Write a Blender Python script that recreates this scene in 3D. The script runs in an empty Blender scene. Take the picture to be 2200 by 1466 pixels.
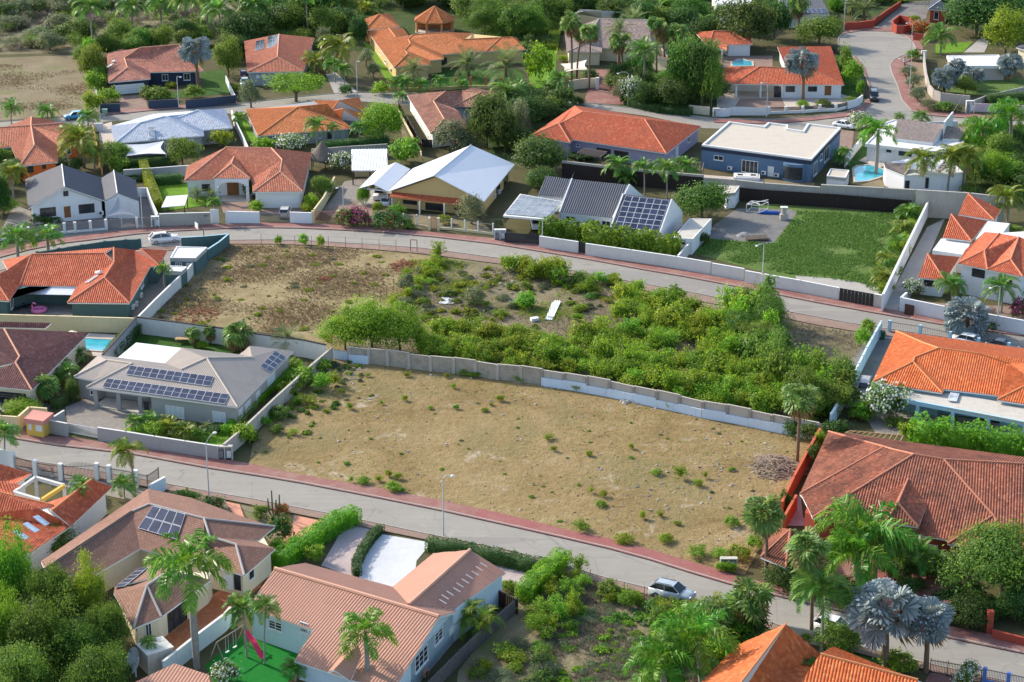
import bpy,math,random
import numpy as np
from mathutils import Vector,Matrix
from mathutils.geometry import tessellate_polygon
random.seed(7);rng=np.random.default_rng(7)
R=math.radians
SC=bpy.context.scene;COL=SC.collection
# ---------------------------------------------------------------- camera, sky, sun, exposure
CAM_H,PITCH,LENS=96.0,R(20.42),70.0
cam=bpy.data.objects.new('camera',bpy.data.cameras.new('camera'));COL.objects.link(cam)
cam.location=(0,0,CAM_H);cam.rotation_euler=(R(90) - PITCH,0,0)
cam.data.lens=LENS;cam.data.sensor_width=36;cam.data.clip_start=1;cam.data.clip_end=5000
SC.camera=cam
SUN_EL,SUN_DIR=R(31),Vector((0.78,-0.62))          # direction the shadows fall
w=bpy.data.worlds.new('World');SC.world=w;w.use_nodes=True
nt=w.node_tree;nt.nodes.clear()
sky=nt.nodes.new('ShaderNodeTexSky');sky.sky_type='NISHITA';sky.sun_disc=False
sky.sun_elevation=SUN_EL;sky.sun_rotation=math.atan2(-SUN_DIR.x,-SUN_DIR.y);sky.air_density=1.0;sky.dust_density=1.5
bg=nt.nodes.new('ShaderNodeBackground');bg.inputs[1].default_value=0.15
wo=nt.nodes.new('ShaderNodeOutputWorld');nt.links.new(sky.outputs[0],bg.inputs[0]);nt.links.new(bg.outputs[0],wo.inputs[0])
sl=bpy.data.lights.new('sun','SUN');sl.energy=2.9;sl.angle=R(0.9);sl.color=(1.0,0.905,0.76)
so=bpy.data.objects.new('sun',sl);COL.objects.link(so)
so.rotation_euler=Vector((SUN_DIR.x*math.cos(SUN_EL),SUN_DIR.y*math.cos(SUN_EL),-math.sin(SUN_EL))).to_track_quat('-Z','Y').to_euler()
so.location=(-100,350,150)
SC.view_settings.view_transform='Standard';SC.view_settings.look='None';SC.view_settings.exposure=1.05;SC.view_settings.gamma=1
SC.view_settings.use_curve_mapping=False
SC.cycles.max_bounces=6;SC.cycles.diffuse_bounces=3;SC.cycles.transparent_max_bounces=8
# ---------------------------------------------------------------- surveying: a mark on the photograph -> a point on the ground (or at a height)
F_PX=LENS/36*2200;CT,ST=math.cos(PITCH),math.sin(PITCH)
K1,K2=2200/560,1466/416
REG={0:(0,0,1)}
for i in range(16):
    REG[i+1]=((0,550,1100,1640)[i % 4],(0,350,700,1050)[i//4],K1 if i < 12 else K2)
def px(r,x,y):
    a=REG[r];return a[0]+x/a[2],a[1]+y/a[2]
def ray(x,y):
    X,Y=(x-1100)/F_PX,-(y-733)/F_PX
    return Vector((X,CT+ST*Y,-ST+CT*Y))
def P(x,y,z=0.0,r=0):
    x,y=px(r,x,y);d=ray(x,y);t=(z-CAM_H)/d.z
    return Vector((d.x*t,d.y*t,z))
def ray_plane(x,y,p0,n):
    d=ray(x,y);o=Vector((0,0,CAM_H));return o+d*((p0-o).dot(n)/d.dot(n))
def mpp(p):                                            # photo pixels per metre at a point
    return F_PX/((p.y*CT) - (p.z-CAM_H)*ST)
# ---------------------------------------------------------------- materials
MATS={}
class NT:
    def __init__(s,name):
        s.m=bpy.data.materials.new(name);s.m.use_nodes=True;s.t=s.m.node_tree;s.t.nodes.clear()
        s.out=s.n('ShaderNodeOutputMaterial');s.b=s.n('ShaderNodeBsdfPrincipled');s.l(s.b.outputs[0],s.out.inputs[0])
    def n(s,typ,**kw):
        n=s.t.nodes.new(typ)
        for k,v in kw.items():setattr(n,k,v)
        return n
    def l(s,a,b):s.t.links.new(a,b)
    def set(s,sock,v):
        if hasattr(v,'is_output') or isinstance(v,bpy.types.NodeSocket):s.l(v,sock)
        else:sock.default_value=v
    def math(s,op,a,b=0.0,c=None):
        n=s.n('ShaderNodeMath',operation=op);s.set(n.inputs[0],a);s.set(n.inputs[1],b)
        if c is not None:s.set(n.inputs[2],c)
        return n.outputs[0]
    def noise(s,vec,scale,detail=3,rough=.55,dist=0):
        n=s.n('ShaderNodeTexNoise');n.inputs['Scale'].default_value=scale;n.inputs['Detail'].default_value=detail
        n.inputs['Roughness'].default_value=rough;n.inputs['Distortion'].default_value=dist
        if vec is not None:s.l(vec,n.inputs['Vector'])
        return n.outputs['Fac']
    def ramp(s,fac,stops):
        n=s.n('ShaderNodeValToRGB');e=n.color_ramp.elements
        while len(e) < len(stops):e.new(.5)
        for k,(p,c) in enumerate(stops):e[k].position=p;e[k].color=(*c,1) if len(c)==3 else c
        s.l(fac,n.inputs[0]);return n.outputs[0]
    def mix(s,fac,a,b,bt='MIX'):
        n=s.n('ShaderNodeMix',data_type='RGBA',blend_type=bt);s.set(n.inputs[0],fac)
        for sock,v in ((n.inputs[6],a),(n.inputs[7],b)):
            if isinstance(v,(tuple,list)):sock.default_value=(*v[:3],1)
            else:s.l(v,sock)
        return n.outputs[2]
    def step(s,v,lo,hi):
        n=s.n('ShaderNodeMapRange',interpolation_type='SMOOTHSTEP');s.set(n.inputs[0],v);n.inputs[1].default_value=lo;n.inputs[2].default_value=hi
        return n.outputs[0]
    def bump(s,h,strength=.5,dist=.05):
        n=s.n('ShaderNodeBump');n.inputs['Strength'].default_value=strength;n.inputs['Distance'].default_value=dist
        s.l(h,n.inputs['Height']);s.l(n.outputs[0],s.b.inputs['Normal'])
    def pos(s):return s.n('ShaderNodeNewGeometry').outputs['Position']
    def done(s,col=None,rough=.8,spec=.3,metal=0):
        if col is not None:s.set(s.b.inputs['Base Color'],(*col,1) if isinstance(col,tuple) else col)
        s.set(s.b.inputs['Roughness'],rough);s.b.inputs['Specular IOR Level'].default_value=spec;s.b.inputs['Metallic'].default_value=metal
        return s.m
def sc_(c,k):return tuple(min(.95,v*k) for v in c)
def plain(name,c,rough=.8,spec=.3,metal=0,var=.12,scale=.6,bump=0):
    if name in MATS:return MATS[name]
    t=NT(name);p=t.pos();n=t.noise(p,scale,5,.6);n2=t.noise(p,scale*9,2)
    f=t.math('ADD',t.math('MULTIPLY',n,.7),t.math('MULTIPLY',n2,.3))
    col=t.ramp(f,[(.3,sc_(c,1-var)),(.7,sc_(c,1+var*.6))])
    if bump:t.bump(t.noise(p,14,4,.7),bump,.03)
    MATS[name]=t.done(col,rough,spec,metal);return MATS[name]
def wallmat(name,c,dirt=.35):
    """painted render: streaky weathering running down the wall, a little grime"""
    if name in MATS:return MATS[name]
    t=NT(name);p=t.pos();m=t.n('ShaderNodeMapping');m.inputs['Scale'].default_value=(1,1,.22);t.l(p,m.inputs[0])
    st=t.noise(m.outputs[0],2.2,5,.65);bl=t.noise(p,.5,4,.6)
    f=t.math('MULTIPLY',t.step(st,.5,.8),dirt);f2=t.math('MULTIPLY',t.step(bl,.45,.75),dirt*.6)
    col=t.mix(f,c,(c[0]*.62,c[1]*.6,c[2]*.56));col=t.mix(f2,col,(c[0]*.8,c[1]*.78,c[2]*.72))
    t.bump(t.noise(p,25,3,.6),.15,.02)
    MATS[name]=t.done(col,.85,.2);return MATS[name]
def tilemat(name,c,c2,stain=(.09,.06,.05),st=.35,row=.36,colw=.3,lo=.5,hi=.78,tv=1):
    """clay tile: every tile its own shade, courses with a lip, lichen and rain stains"""
    if name in MATS:return MATS[name]
    t=NT(name);uv=t.n('ShaderNodeUVMap').outputs[0];s=t.n('ShaderNodeSeparateXYZ');t.l(uv,s.inputs[0])
    cu=t.math('FLOOR',t.math('DIVIDE',s.outputs[0],colw));v=t.math('DIVIDE',s.outputs[1],row);cv=t.math('FLOOR',v);fv=t.math('FRACT',v)
    cmb=t.n('ShaderNodeCombineXYZ');t.l(cu,cmb.inputs[0]);t.l(cv,cmb.inputs[1])
    wn=t.n('ShaderNodeTexWhiteNoise',noise_dimensions='2D');t.l(cmb.outputs[0],wn.inputs[0])
    col=t.ramp(wn.outputs[0],[(0,sc_(c,1-.22*tv)),(.35,c),(.7,sc_(c,1+.1*tv)),(1,tuple(a+(b-a)*tv for a,b in zip(c,c2)))])
    p=t.pos();big=t.noise(p,.35,5,.65,.4);fine=t.noise(p,2.5,3,.7)
    f=t.math('MULTIPLY',t.step(t.math('ADD',t.math('MULTIPLY',big,.65),t.math('MULTIPLY',fine,.35)),lo,hi),st)
    col=t.mix(t.math('MULTIPLY',t.step(t.noise(p,.22,4,.6),.42,.7),.4),col,(c[0]*.62+.05,c[1]*.72+.035,c[2]*.8+.025));col=t.mix(f,col,stain)
    t.bump(t.math('ADD',t.math('MULTIPLY',fv,-1.0),t.math('MULTIPLY',fine,.25)),.8,.05)
    MATS[name]=t.done(col,.8,.25);return MATS[name]
def shinglemat(name,c,c2):
    if name in MATS:return MATS[name]
    t=NT(name);uv=t.n('ShaderNodeUVMap').outputs[0]
    b=t.n('ShaderNodeTexBrick');t.l(uv,b.inputs[0]);b.inputs['Scale'].default_value=1;b.inputs['Brick Width'].default_value=.45;b.inputs['Row Height'].default_value=.26
    b.inputs['Mortar Size'].default_value=.025;b.inputs['Color1'].default_value=(*c,1);b.inputs['Color2'].default_value=(*c2,1);b.inputs['Mortar'].default_value=(*sc_(c,.6),1);b.inputs['Bias'].default_value=-.1
    n=t.noise(t.pos(),.5,4,.6);col=t.mix(t.math('MULTIPLY',t.step(n,.5,.75),.25),b.outputs[0],sc_(c,.6))
    t.bump(b.outputs[1],-.5,.03)
    MATS[name]=t.done(col,.85,.2);return MATS[name]
def glassmat(name,c=(.02,.025,.03),rough=.12):
    if name in MATS:return MATS[name]
    t=NT(name);n=t.noise(t.pos(),.8,2);MATS[name]=t.done(t.ramp(n,[(.35,c),(.7,sc_(c,2.2))]),rough,.5);return MATS[name]
def leafmat(name,cols,trans=.42,rough=.55,hue=.03,val=.35):
    """leaves: each leaf a little different, each plant a little different, light through the blade"""
    t=NT(name);g=t.n('ShaderNodeNewGeometry');oi=t.n('ShaderNodeObjectInfo')
    k=len(cols)-1
    c=t.ramp(g.outputs['Random Per Island'],[(i/k,q) for i,q in enumerate(cols)])
    hs=t.n('ShaderNodeHueSaturation');t.l(c,hs.inputs['Color'])
    t.l(t.math('MULTIPLY_ADD',oi.outputs['Random'],hue*2,.5-hue),hs.inputs['Hue'])
    r2=t.math('FRACT',t.math('MULTIPLY',oi.outputs['Random'],7.31));t.l(t.math('MULTIPLY_ADD',r2,val,1-val*.5),hs.inputs['Value'])
    t.set(t.b.inputs['Base Color'],hs.outputs[0]);t.b.inputs['Roughness'].default_value=rough;t.b.inputs['Specular IOR Level'].default_value=.25
    tr=t.n('ShaderNodeBsdfTranslucent');hs2=t.n('ShaderNodeHueSaturation');t.l(hs.outputs[0],hs2.inputs['Color']);hs2.inputs['Hue'].default_value=.485;hs2.inputs['Value'].default_value=1.5
    t.l(hs2.outputs[0],tr.inputs[0]);mx=t.n('ShaderNodeMixShader');mx.inputs[0].default_value=trans
    t.l(t.b.outputs[0],mx.inputs[1]);t.l(tr.outputs[0],mx.inputs[2]);t.l(mx.outputs[0],t.out.inputs[0])
    MATS[name]=t.m;return t.m
# ---------------------------------------------------------------- mesh builder and object helpers
class MB:
    def __init__(s):s.v=[];s.f=[];s.m=[];s.uv={}
    def quadf(s,pts,mi=0):
        b=len(s.v);s.v+=[tuple(p) for p in pts];s.f.append(tuple(range(b,b+len(pts))));s.m.append(mi);return s
    def box(s,c,size,rz=0.0,mi=0,ux=None):
        c=Vector(c);hx,hy,hz=size[0]/2,size[1]/2,size[2]/2
        if ux is None:ux=Vector((math.cos(rz),math.sin(rz),0))
        uy=Vector((-ux.y,ux.x,0));b=len(s.v)
        for sz in (-1,1):
            for sx,sy in ((-1,-1),(1,-1),(1,1),(-1,1)):
                s.v.append(tuple(c+ux*hx*sx+uy*hy*sy+Vector((0,0,hz*sz))))
        for q in ((3,2,1,0),(4,5,6,7),(0,1,5,4),(1,2,6,5),(2,3,7,6),(3,0,4,7)):
            s.f.append(tuple(b+i for i in q));s.m.append(mi)
        return s
    def beam(s,p,q,wd,ht,mi=0):
        """a bar of rectangular section from p to q (any direction)"""
        p,q=Vector(p),Vector(q);d=(q-p).normalized();up=Vector((0,0,1)) if abs(d.z) < .95 else Vector((0,1,0))
        a=d.cross(up).normalized();u=a.cross(d).normalized();b=len(s.v)
        for o in (p,q):
            for sx,sz in ((-1,-1),(1,-1),(1,1),(-1,1)):s.v.append(tuple(o+a*wd/2*sx+u*ht/2*sz))
        for f in ((0,1,2,3),(7,6,5,4),(0,4,5,1),(1,5,6,2),(2,6,7,3),(3,7,4,0)):
            s.f.append(tuple(b+i for i in f));s.m.append(mi)
        return s
    def tube(s,pts,rad,n=8,mi=0,cap=True):
        pts=[Vector(p) for p in pts];rads=rad if isinstance(rad,(list,tuple)) else [rad]*len(pts);b=len(s.v)
        for i,p in enumerate(pts):
            d=(pts[min(i+1,len(pts)-1)]-pts[max(i-1,0)]).normalized();up=Vector((0,0,1)) if abs(d.z) < .9 else Vector((1,0,0))
            a=d.cross(up).normalized();u=a.cross(d)
            for k in range(n):
                t=2*math.pi*k/n;s.v.append(tuple(p+(a*math.cos(t)+u*math.sin(t))*rads[i]))
        for i in range(len(pts)-1):
            for k in range(n):
                s.f.append((b+i*n+k,b+i*n+(k+1) % n,b+(i+1)*n+(k+1) % n,b+(i+1)*n+k));s.m.append(mi)
        if cap:
            s.f.append(tuple(b+k for k in range(n))[::-1]);s.m.append(mi);e=b+(len(pts)-1)*n
            s.f.append(tuple(e+k for k in range(n)));s.m.append(mi)
        return s
    def prism(s,poly,z0,z1,mi=0,top=True,bottom=False,mt=None):
        n=len(poly);b=len(s.v);area=sum(poly[i][0]*poly[(i+1) % n][1]-poly[(i+1) % n][0]*poly[i][1] for i in range(n))
        if area < 0:poly=poly[::-1]
        for z in (z0,z1):s.v+=[(p[0],p[1],z) for p in poly]
        for i in range(n):
            j=(i+1) % n;s.f.append((b+i,b+j,b+n+j,b+n+i));s.m.append(mi)
        if top:s.f.append(tuple(range(b+n,b+2*n)));s.m.append(mi if mt is None else mt)
        if bottom:s.f.append(tuple(range(b,b+n))[::-1]);s.m.append(mi)
        return s
    def lathe(s,c,prof,n=12,mi=0):
        c=Vector(c);b=len(s.v)
        for r_,z in prof:
            for k in range(n):t=2*math.pi*k/n;s.v.append((c.x+r_*math.cos(t),c.y+r_*math.sin(t),c.z+z))
        for i in range(len(prof)-1):
            for k in range(n):s.f.append((b+i*n+k,b+i*n+(k+1) % n,b+(i+1)*n+(k+1) % n,b+(i+1)*n+k));s.m.append(mi)
        return s
    def mesh(s,name,mats):
        me=bpy.data.meshes.new(name);me.from_pydata(s.v,[],s.f)
        for m in (mats if isinstance(mats,(list,tuple)) else [mats]):me.materials.append(m)
        if any(s.m):me.polygons.foreach_set('material_index',s.m)
        return me
    def build(s,name,mats,parent=None,smooth=False):
        me=s.mesh(name,mats)
        if smooth:me.polygons.foreach_set('use_smooth',[True]*len(me.polygons))
        return link(name,me,parent)
def link(name,me,parent=None,loc=None):
    o=bpy.data.objects.new(name,me);COL.objects.link(o)
    if parent is not None:o.parent=parent;o.matrix_parent_inverse=Matrix.Translation(-parent.location) if not parent.rotation_euler.z else parent.matrix_basis.inverted()
    if loc is not None:o.location=loc
    return o
def tag(o,label,cat,group=None):
    o['label']=label;o['category']=cat
    if group:o['group']=group
    return o
def empty(name,loc,label,cat,group=None,rz=0):
    o=bpy.data.objects.new(name,None);COL.objects.link(o);o.location=loc;o.rotation_euler.z=rz;o.empty_display_size=.3
    return tag(o,label,cat,group)
def kind(o,k):o['kind']=k;return o
def local(o,parent):                                # part already modelled in its thing's own coordinates
    o.parent=parent;o.matrix_parent_inverse=Matrix();return o
def copy_part(o,parent):
    c=o.copy();COL.objects.link(c);c.parent=parent
    for ch in o.children:copy_part(ch,c)
    return c
def copy_thing(o,loc,rz,label,group=None,scale=None):
    c=o.copy();COL.objects.link(c);c.location=loc;c.rotation_euler.z=rz
    if scale is not None:c.scale=scale
    for ch in o.children:copy_part(ch,c)
    c['label']=label
    if group:c['group']=group
    return c
# ---------------------------------------------------------------- houses
def prof_h(pr,u):
    k,per,amp=pr
    if k=='flat':return np.zeros_like(u)
    f=(u/per) % 1.0
    if k=='barrel':return amp*np.abs(np.sin(np.pi*f))
    if k=='wave':return amp*.5*(1+np.sin(2*np.pi*f))
    if k=='seam':return amp*(np.abs(f-.5) < .13)
    return np.zeros_like(u)
def roof_mesh(name,faces,mats,pr=('barrel',.3,.085),thick=.16):
    V=[];Fc=[];MI=[];UV=[];edges={}
    for poly in faces:
        pts=[Vector(p) for p in poly];n=Vector((0,0,0))
        for i in range(len(pts)):n+=pts[i].cross(pts[(i+1) % len(pts)])
        n.normalize()
        if n.z < 0:pts.reverse();n=-n
        U=Vector((0,0,1)).cross(n)
        U=U.normalized() if U.length > .02 else Vector((1,0,0))
        W=n.cross(U).normalized()
        for i in range(len(pts)):
            a,b=pts[i],pts[(i+1) % len(pts)];ka=tuple(round(c,2) for c in a);kb=tuple(round(c,2) for c in b)
            if (kb,ka) in edges:edges.pop((kb,ka))
            elif (ka,kb) in edges:edges.pop((ka,kb))
            else:edges[(ka,kb)]=(a,b)
        for tri in tessellate_polygon([pts]):
            t=sorted((pts[i] for i in tri),key=lambda q:q.dot(U));A,B,C=t
            ua,ub,uc=A.dot(U),B.dot(U),C.dot(U)
            if uc-ua < 1e-3:continue
            if pr[0]=='flat':us=[ua,ub,uc]
            else:
                st=pr[1]/(4 if pr[0] != 'seam' else 8);k0=math.ceil(ua/st)
                us=sorted(set([ua,ub,uc]+[k*st for k in range(k0,int(uc/st)+1)]))
            row=[]
            for u in us:
                lo=A.lerp(C,(u-ua)/(uc-ua))
                if u <= ub:hi=A.lerp(B,(u-ua)/(ub-ua)) if ub-ua > 1e-6 else B.copy()
                else:hi=B.lerp(C,(u-ub)/(uc-ub)) if uc-ub > 1e-6 else B.copy()
                h=float(prof_h(pr,np.array([u]))[0]);row.append((lo+n*h,hi+n*h,u))
            flip=(B-A).cross(C-A).dot(n) < 0;b0=len(V)
            for lo,hi,u in row:
                V.append(tuple(lo));UV.append((u,lo.dot(W)));V.append(tuple(hi));UV.append((u,hi.dot(W)))
            for i in range(len(row)-1):
                q=(b0+2*i,b0+2*i+2,b0+2*i+3,b0+2*i+1)
                if (row[i][0]-row[i][1]).length < 1e-5:q=(b0+2*i,b0+2*i+2,b0+2*i+3)
                elif (row[i+1][0]-row[i+1][1]).length < 1e-5:q=(b0+2*i,b0+2*i+2,b0+2*i+1)
                nn=(Vector(V[q[1]])-Vector(V[q[0]])).cross(Vector(V[q[2]])-Vector(V[q[0]]))
                Fc.append(q if nn.dot(n) > 0 else q[::-1]);MI.append(0)
        b0=len(V);V+=[(p.x,p.y,p.z-thick) for p in pts];UV+=[(0,0)]*len(pts)
        for tri in tessellate_polygon([pts]):Fc.append(tuple(b0+i for i in tri));MI.append(1)
    for a,b in edges.values():
        b0=len(V);V+=[tuple(a),tuple(b),(b.x,b.y,b.z-thick),(a.x,a.y,a.z-thick)];UV+=[(0,0)]*4;Fc.append((b0,b0+3,b0+2,b0+1));MI.append(1)
    me=bpy.data.meshes.new(name);me.from_pydata(V,[],Fc);me.polygons.foreach_set('material_index',MI)
    uv=me.uv_layers.new(name='UVMap');li=np.zeros(len(me.loops),dtype=np.int32);me.loops.foreach_get('vertex_index',li)
    uv.data.foreach_set('uv',np.array(UV,dtype=np.float32)[li].ravel())
    for m in mats:me.materials.append(m)
    return me
def inset(poly,d):
    n=len(poly);area=sum(poly[i][0]*poly[(i+1) % n][1]-poly[(i+1) % n][0]*poly[i][1] for i in range(n));s=1 if area > 0 else -1
    out=[]
    for i in range(n):
        p0,p1,p2=(Vector(poly[k % n][:2]) for k in (i-1,i,i+1))
        d1,d2=(p1-p0).normalized(),(p2-p1).normalized();n1,n2=Vector((-d1.y,d1.x))*s,Vector((-d2.y,d2.x))*s
        k=n1+n2;den=max(.35,1+n1.dot(n2));out.append(p1+k*(d/den))
    return out,s
GL=None
def window_on(house,base,ux,nrm,u0,u1,z0,z1,style):
    """a framed opening on a wall: base point, along-wall unit vector, outward normal; style = (kind, columns, rows)"""
    kd,nc,nr=style;up=Vector((0,0,1));wd,ht=u1-u0,z1-z0;fw=.09 if kd != 'garage' else .1
    def at(u,z,o):return base+ux*u+up*z+nrm*o
    fm={'w':M_WHITE,'b':M_BROWN,'k':M_BLACK,'garage':M_WHITE,'gdark':M_BLACK,'door':M_DOOR,'wdoor':M_WHITE,'s':M_WHITE}[kd]
    nm={'garage':'garage_door','gdark':'garage_door','door':'door','wdoor':'door'}.get(kd,'window')
    m=MB()
    for (a,b,c,d) in ((u0,u1,z1-fw,z1),(u0,u1,z0,z0+fw),(u0,u0+fw,z0+fw,z1-fw),(u1-fw,u1,z0+fw,z1-fw)):
        m.box(at((a+b)/2,(c+d)/2,.02),(b-a,.1,d-c),ux=ux)
    if kd in 'wbks':
        for k in range(1,nc):u=u0+wd*k/nc;m.box(at(u,(z0+z1)/2,.018),(.06,.09,ht-2*fw),ux=ux)
        for k in range(1,nr):z=z0+ht*k/nr;m.box(at((u0+u1)/2,z,.016),(wd-2*fw,.07,.05),ux=ux)
        if kd=='w':m.box(at((u0+u1)/2,z0-.04,.05),(wd+.12,.2,.08),ux=ux)
    o=m.build(nm,fm,house)
    if kd in ('garage','gdark'):
        for k in range(4):
            za,zb=z0+fw+(ht-2*fw)*k/4,z0+fw+(ht-2*fw)*(k+1)/4
            MB().box(at((u0+u1)/2,(za+zb)/2,.0),(wd-2*fw-.02,.05,zb-za-.03),ux=ux).build('panel',M_WHITE if kd=='garage' else M_BLACK,o)
    elif kd in ('door','wdoor'):
        MB().box(at((u0+u1)/2,(z0+z1)/2,.0),(wd-2*fw,.05,ht-2*fw),ux=ux).build('door_leaf',M_DOOR if kd=='door' else M_WHITE,o)
    else:
        g=MB().box(at((u0+u1)/2,(z0+z1)/2,-.005),(wd-2*fw,.03,ht-2*fw),ux=ux).build('pane',M_GLASS if kd != 's' else M_SHUT,o)
    return o
def aircon(house,base,ux,nrm,u,z):
    c=base+ux*u+Vector((0,0,z))+nrm*.22
    o=MB().box(c,(.85,.34,.62),ux=ux).box(c-nrm*.2-Vector((0,0,.33)),(.7,.3,.04),ux=ux).build('air_conditioner',M_WHITE,house)
    a=MB();q=c+nrm*.178-ux*.1
    ring=[q+ux*.24*math.cos(t*math.pi/6)+Vector((0,0,.24*math.sin(t*math.pi/6))) for t in range(12)]
    a.quadf(ring).build('fan_grille',M_BLACK,o)
class House:pass
def house(name,label,r,E,pitch,pts,faces,caps='',walls='',roofm=None,wallm=None,capm=None,fascia=None,ov=.5,prof=('barrel',.3,.085),gables='',wins='',cat='house',rowcap=.13,thick=.16,acs='',group=None):
    pt={};order=[]
    def num(tok):
        rr=r
        if '@' in tok:a,tok=tok.split('@');rr=int(a)
        return rr,float(tok)
    def line(a,b):return pt[a],pt[b]
    for ent in pts.split(';'):
        t=ent.split()
        if not t:continue
        k=t[0]
        if t[1]=='m':o,e=pt[t[2]],pt[t[3]];pt[k]=Vector((2*o.x-e.x,2*o.y-e.y,e.z))
        elif t[1]=='+':a,b,c=(pt[x] for x in t[2:5]);q=a+b-c;q.z=a.z;pt[k]=q
        elif t[1]=='%':                                # along edge ab by a fraction, pushed inwards by a distance
            a,b=pt[t[2]],pt[t[3]];q=a.lerp(b,float(t[4]));d=(b-a);d.z=0;d.normalize()
            s=float(t[5]) if len(t) > 5 else 0;pt[k]=q+Vector((-d.y,d.x,0))*s
        else:
            rr,x=num(t[1]);y=float(t[2]);X,Y=px(rr,x,y);ref=t[3] if len(t) > 3 else None
            if ref is None:pt[k]=P(X,Y,E)
            elif ref.startswith('z'):pt[k]=P(X,Y,float(ref[1:]))
            elif ref.startswith('='):pt[k]=P(X,Y,pt[ref[1:]].z)
            elif ref.startswith('P:'):
                a,b,c=(pt[x] for x in ref[2:5]);pt[k]=ray_plane(X,Y,a,(b-a).cross(c-a).normalized())
            elif ref.startswith('v:'):
                a,b=pt[ref[2]],pt[ref[3]];d=b-a;pt[k]=ray_plane(X,Y,a,Vector((-d.y,d.x,0)).normalized())
            else:
                a,b=pt[ref[0]],pt[ref[1]];low=ref.endswith('!');ref=ref.rstrip('!');pi=float(ref[2:]) if len(ref) > 2 else pitch;d=(b-a).normalized();best=None
                for s in (1,-1):
                    up=Vector((-d.y*s,d.x*s,0)).normalized()+Vector((0,0,pi));nn=d.cross(up).normalized()
                    q=ray_plane(X,Y,a,nn)
                    if best is None or ((q.z < best.z) if low else abs(q.z-E-1.8) < abs(best.z-E-1.8)):best=q
                pt[k]=best
    H=House();H.pt=pt
    anchor=P(*px(r,0,0)) if not pt else sum((p for p in pt.values()),Vector())/len(pt);anchor.z=0
    root=empty(name,anchor,label,cat,group);H.o=root;H.E=E
    if faces:
        F=[[pt[c] for c in f] for f in faces.split()]
        rm=link('roof',roof_mesh('roof',F,[roofm,fascia or M_WHITE],prof,thick),root);H.roof=rm
        if caps:
            for c in caps.split():
                a,b=pt[c[0]],pt[c[1]];up=Vector((0,0,.05));n=max(1,min(12,int((b-a).length/1.2)))
                MB().tube([a+up,b+up],rowcap,6).build('ridge_cap',capm or roofm,rm)
    H.edge={}
    if walls:
        for wi,wl in enumerate(walls.split()):
            poly=[pt[c] for c in wl];ins,s=inset(poly,ov if wi==0 else 0);zt=E-.06
            MB().prism([(p.x,p.y) for p in ins],-.3,zt).build('wall',wallm,root)
            for i in range(len(wl)):
                a,b=ins[i],ins[(i+1) % len(wl)];d=(b-a).normalized();nrm=Vector((d.y,-d.x,0))*s
                H.edge[wl[i]+wl[(i+1) % len(wl)]]=H.edge[wl[(i+1) % len(wl)]+wl[i]]=(Vector((a.x,a.y,0)),Vector((d.x,d.y,0)),nrm)
        for g in gables.split():
            a,b,h=pt[g[0]],pt[g[1]],pt[g[2]]
            if g[:2] in H.edge:A,d,nrm=H.edge[g[:2]]
            else:A,d,nrm=H.edge[g[1]+g[0]]
            L=[q-nrm*((q-A).dot(nrm)) for q in (a,b,h)];cz=(a.z+b.z)/2-.06;c=(L[0]+L[1])/2
            tri=[Vector((c.x+(q.x-c.x)*.9,c.y+(q.y-c.y)*.9,0)) for q in L]
            zz=[E-.07,E-.07,E+(h.z-E)*.9-.1];m=MB();fr=[Vector((q.x,q.y,z))+nrm*.0 for q,z in zip(tri,zz)];bk=[q-nrm*.25 for q in fr]
            m.quadf(fr);m.quadf(bk[::-1]);m.quadf([fr[0],fr[2],bk[2],bk[0]]);m.quadf([fr[2],fr[1],bk[1],bk[2]]);m.build('gable_wall',wallm,root)
    H.r=r
    add_wins(H,wins)
    for ent in acs.split(';'):
        t=ent.split()
        if t:
            A,d,nrm=H.edge[t[0]];q=ray_plane(*px(int(t[3]) if len(t) > 3 else r,float(t[1]),float(t[2])),A,nrm);aircon(root,A,d,nrm,(q-A).dot(d),q.z)
    return H
def add_wins(H,wins):
    """'edge x0 y0 x1 y1 kind cols rows' - the corners of the opening as seen, laid on that wall"""
    for ent in wins.split(';'):
        t=ent.split()
        if not t:continue
        rr=H.r
        if '@' in t[1]:a,t[1]=t[1].split('@');rr=int(a)
        A,d,nrm=H.edge[t[0]];c=[float(v) for v in t[1:5]]
        p,q=ray_plane(*px(rr,c[0],c[1]),A,nrm),ray_plane(*px(rr,c[2],c[3]),A,nrm)
        u=sorted(((p-A).dot(d),(q-A).dot(d)));z=sorted((p.z,q.z));z[0]=max(z[0],.12)
        if z[1]-z[0] < .4:z[1]=z[0]+1.1
        window_on(H.o,A,d,nrm,u[0],u[1],z[0],z[1],(t[5] if len(t) > 5 else 'w',int(t[6]) if len(t) > 6 else 2,int(t[7]) if len(t) > 7 else 1))
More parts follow.
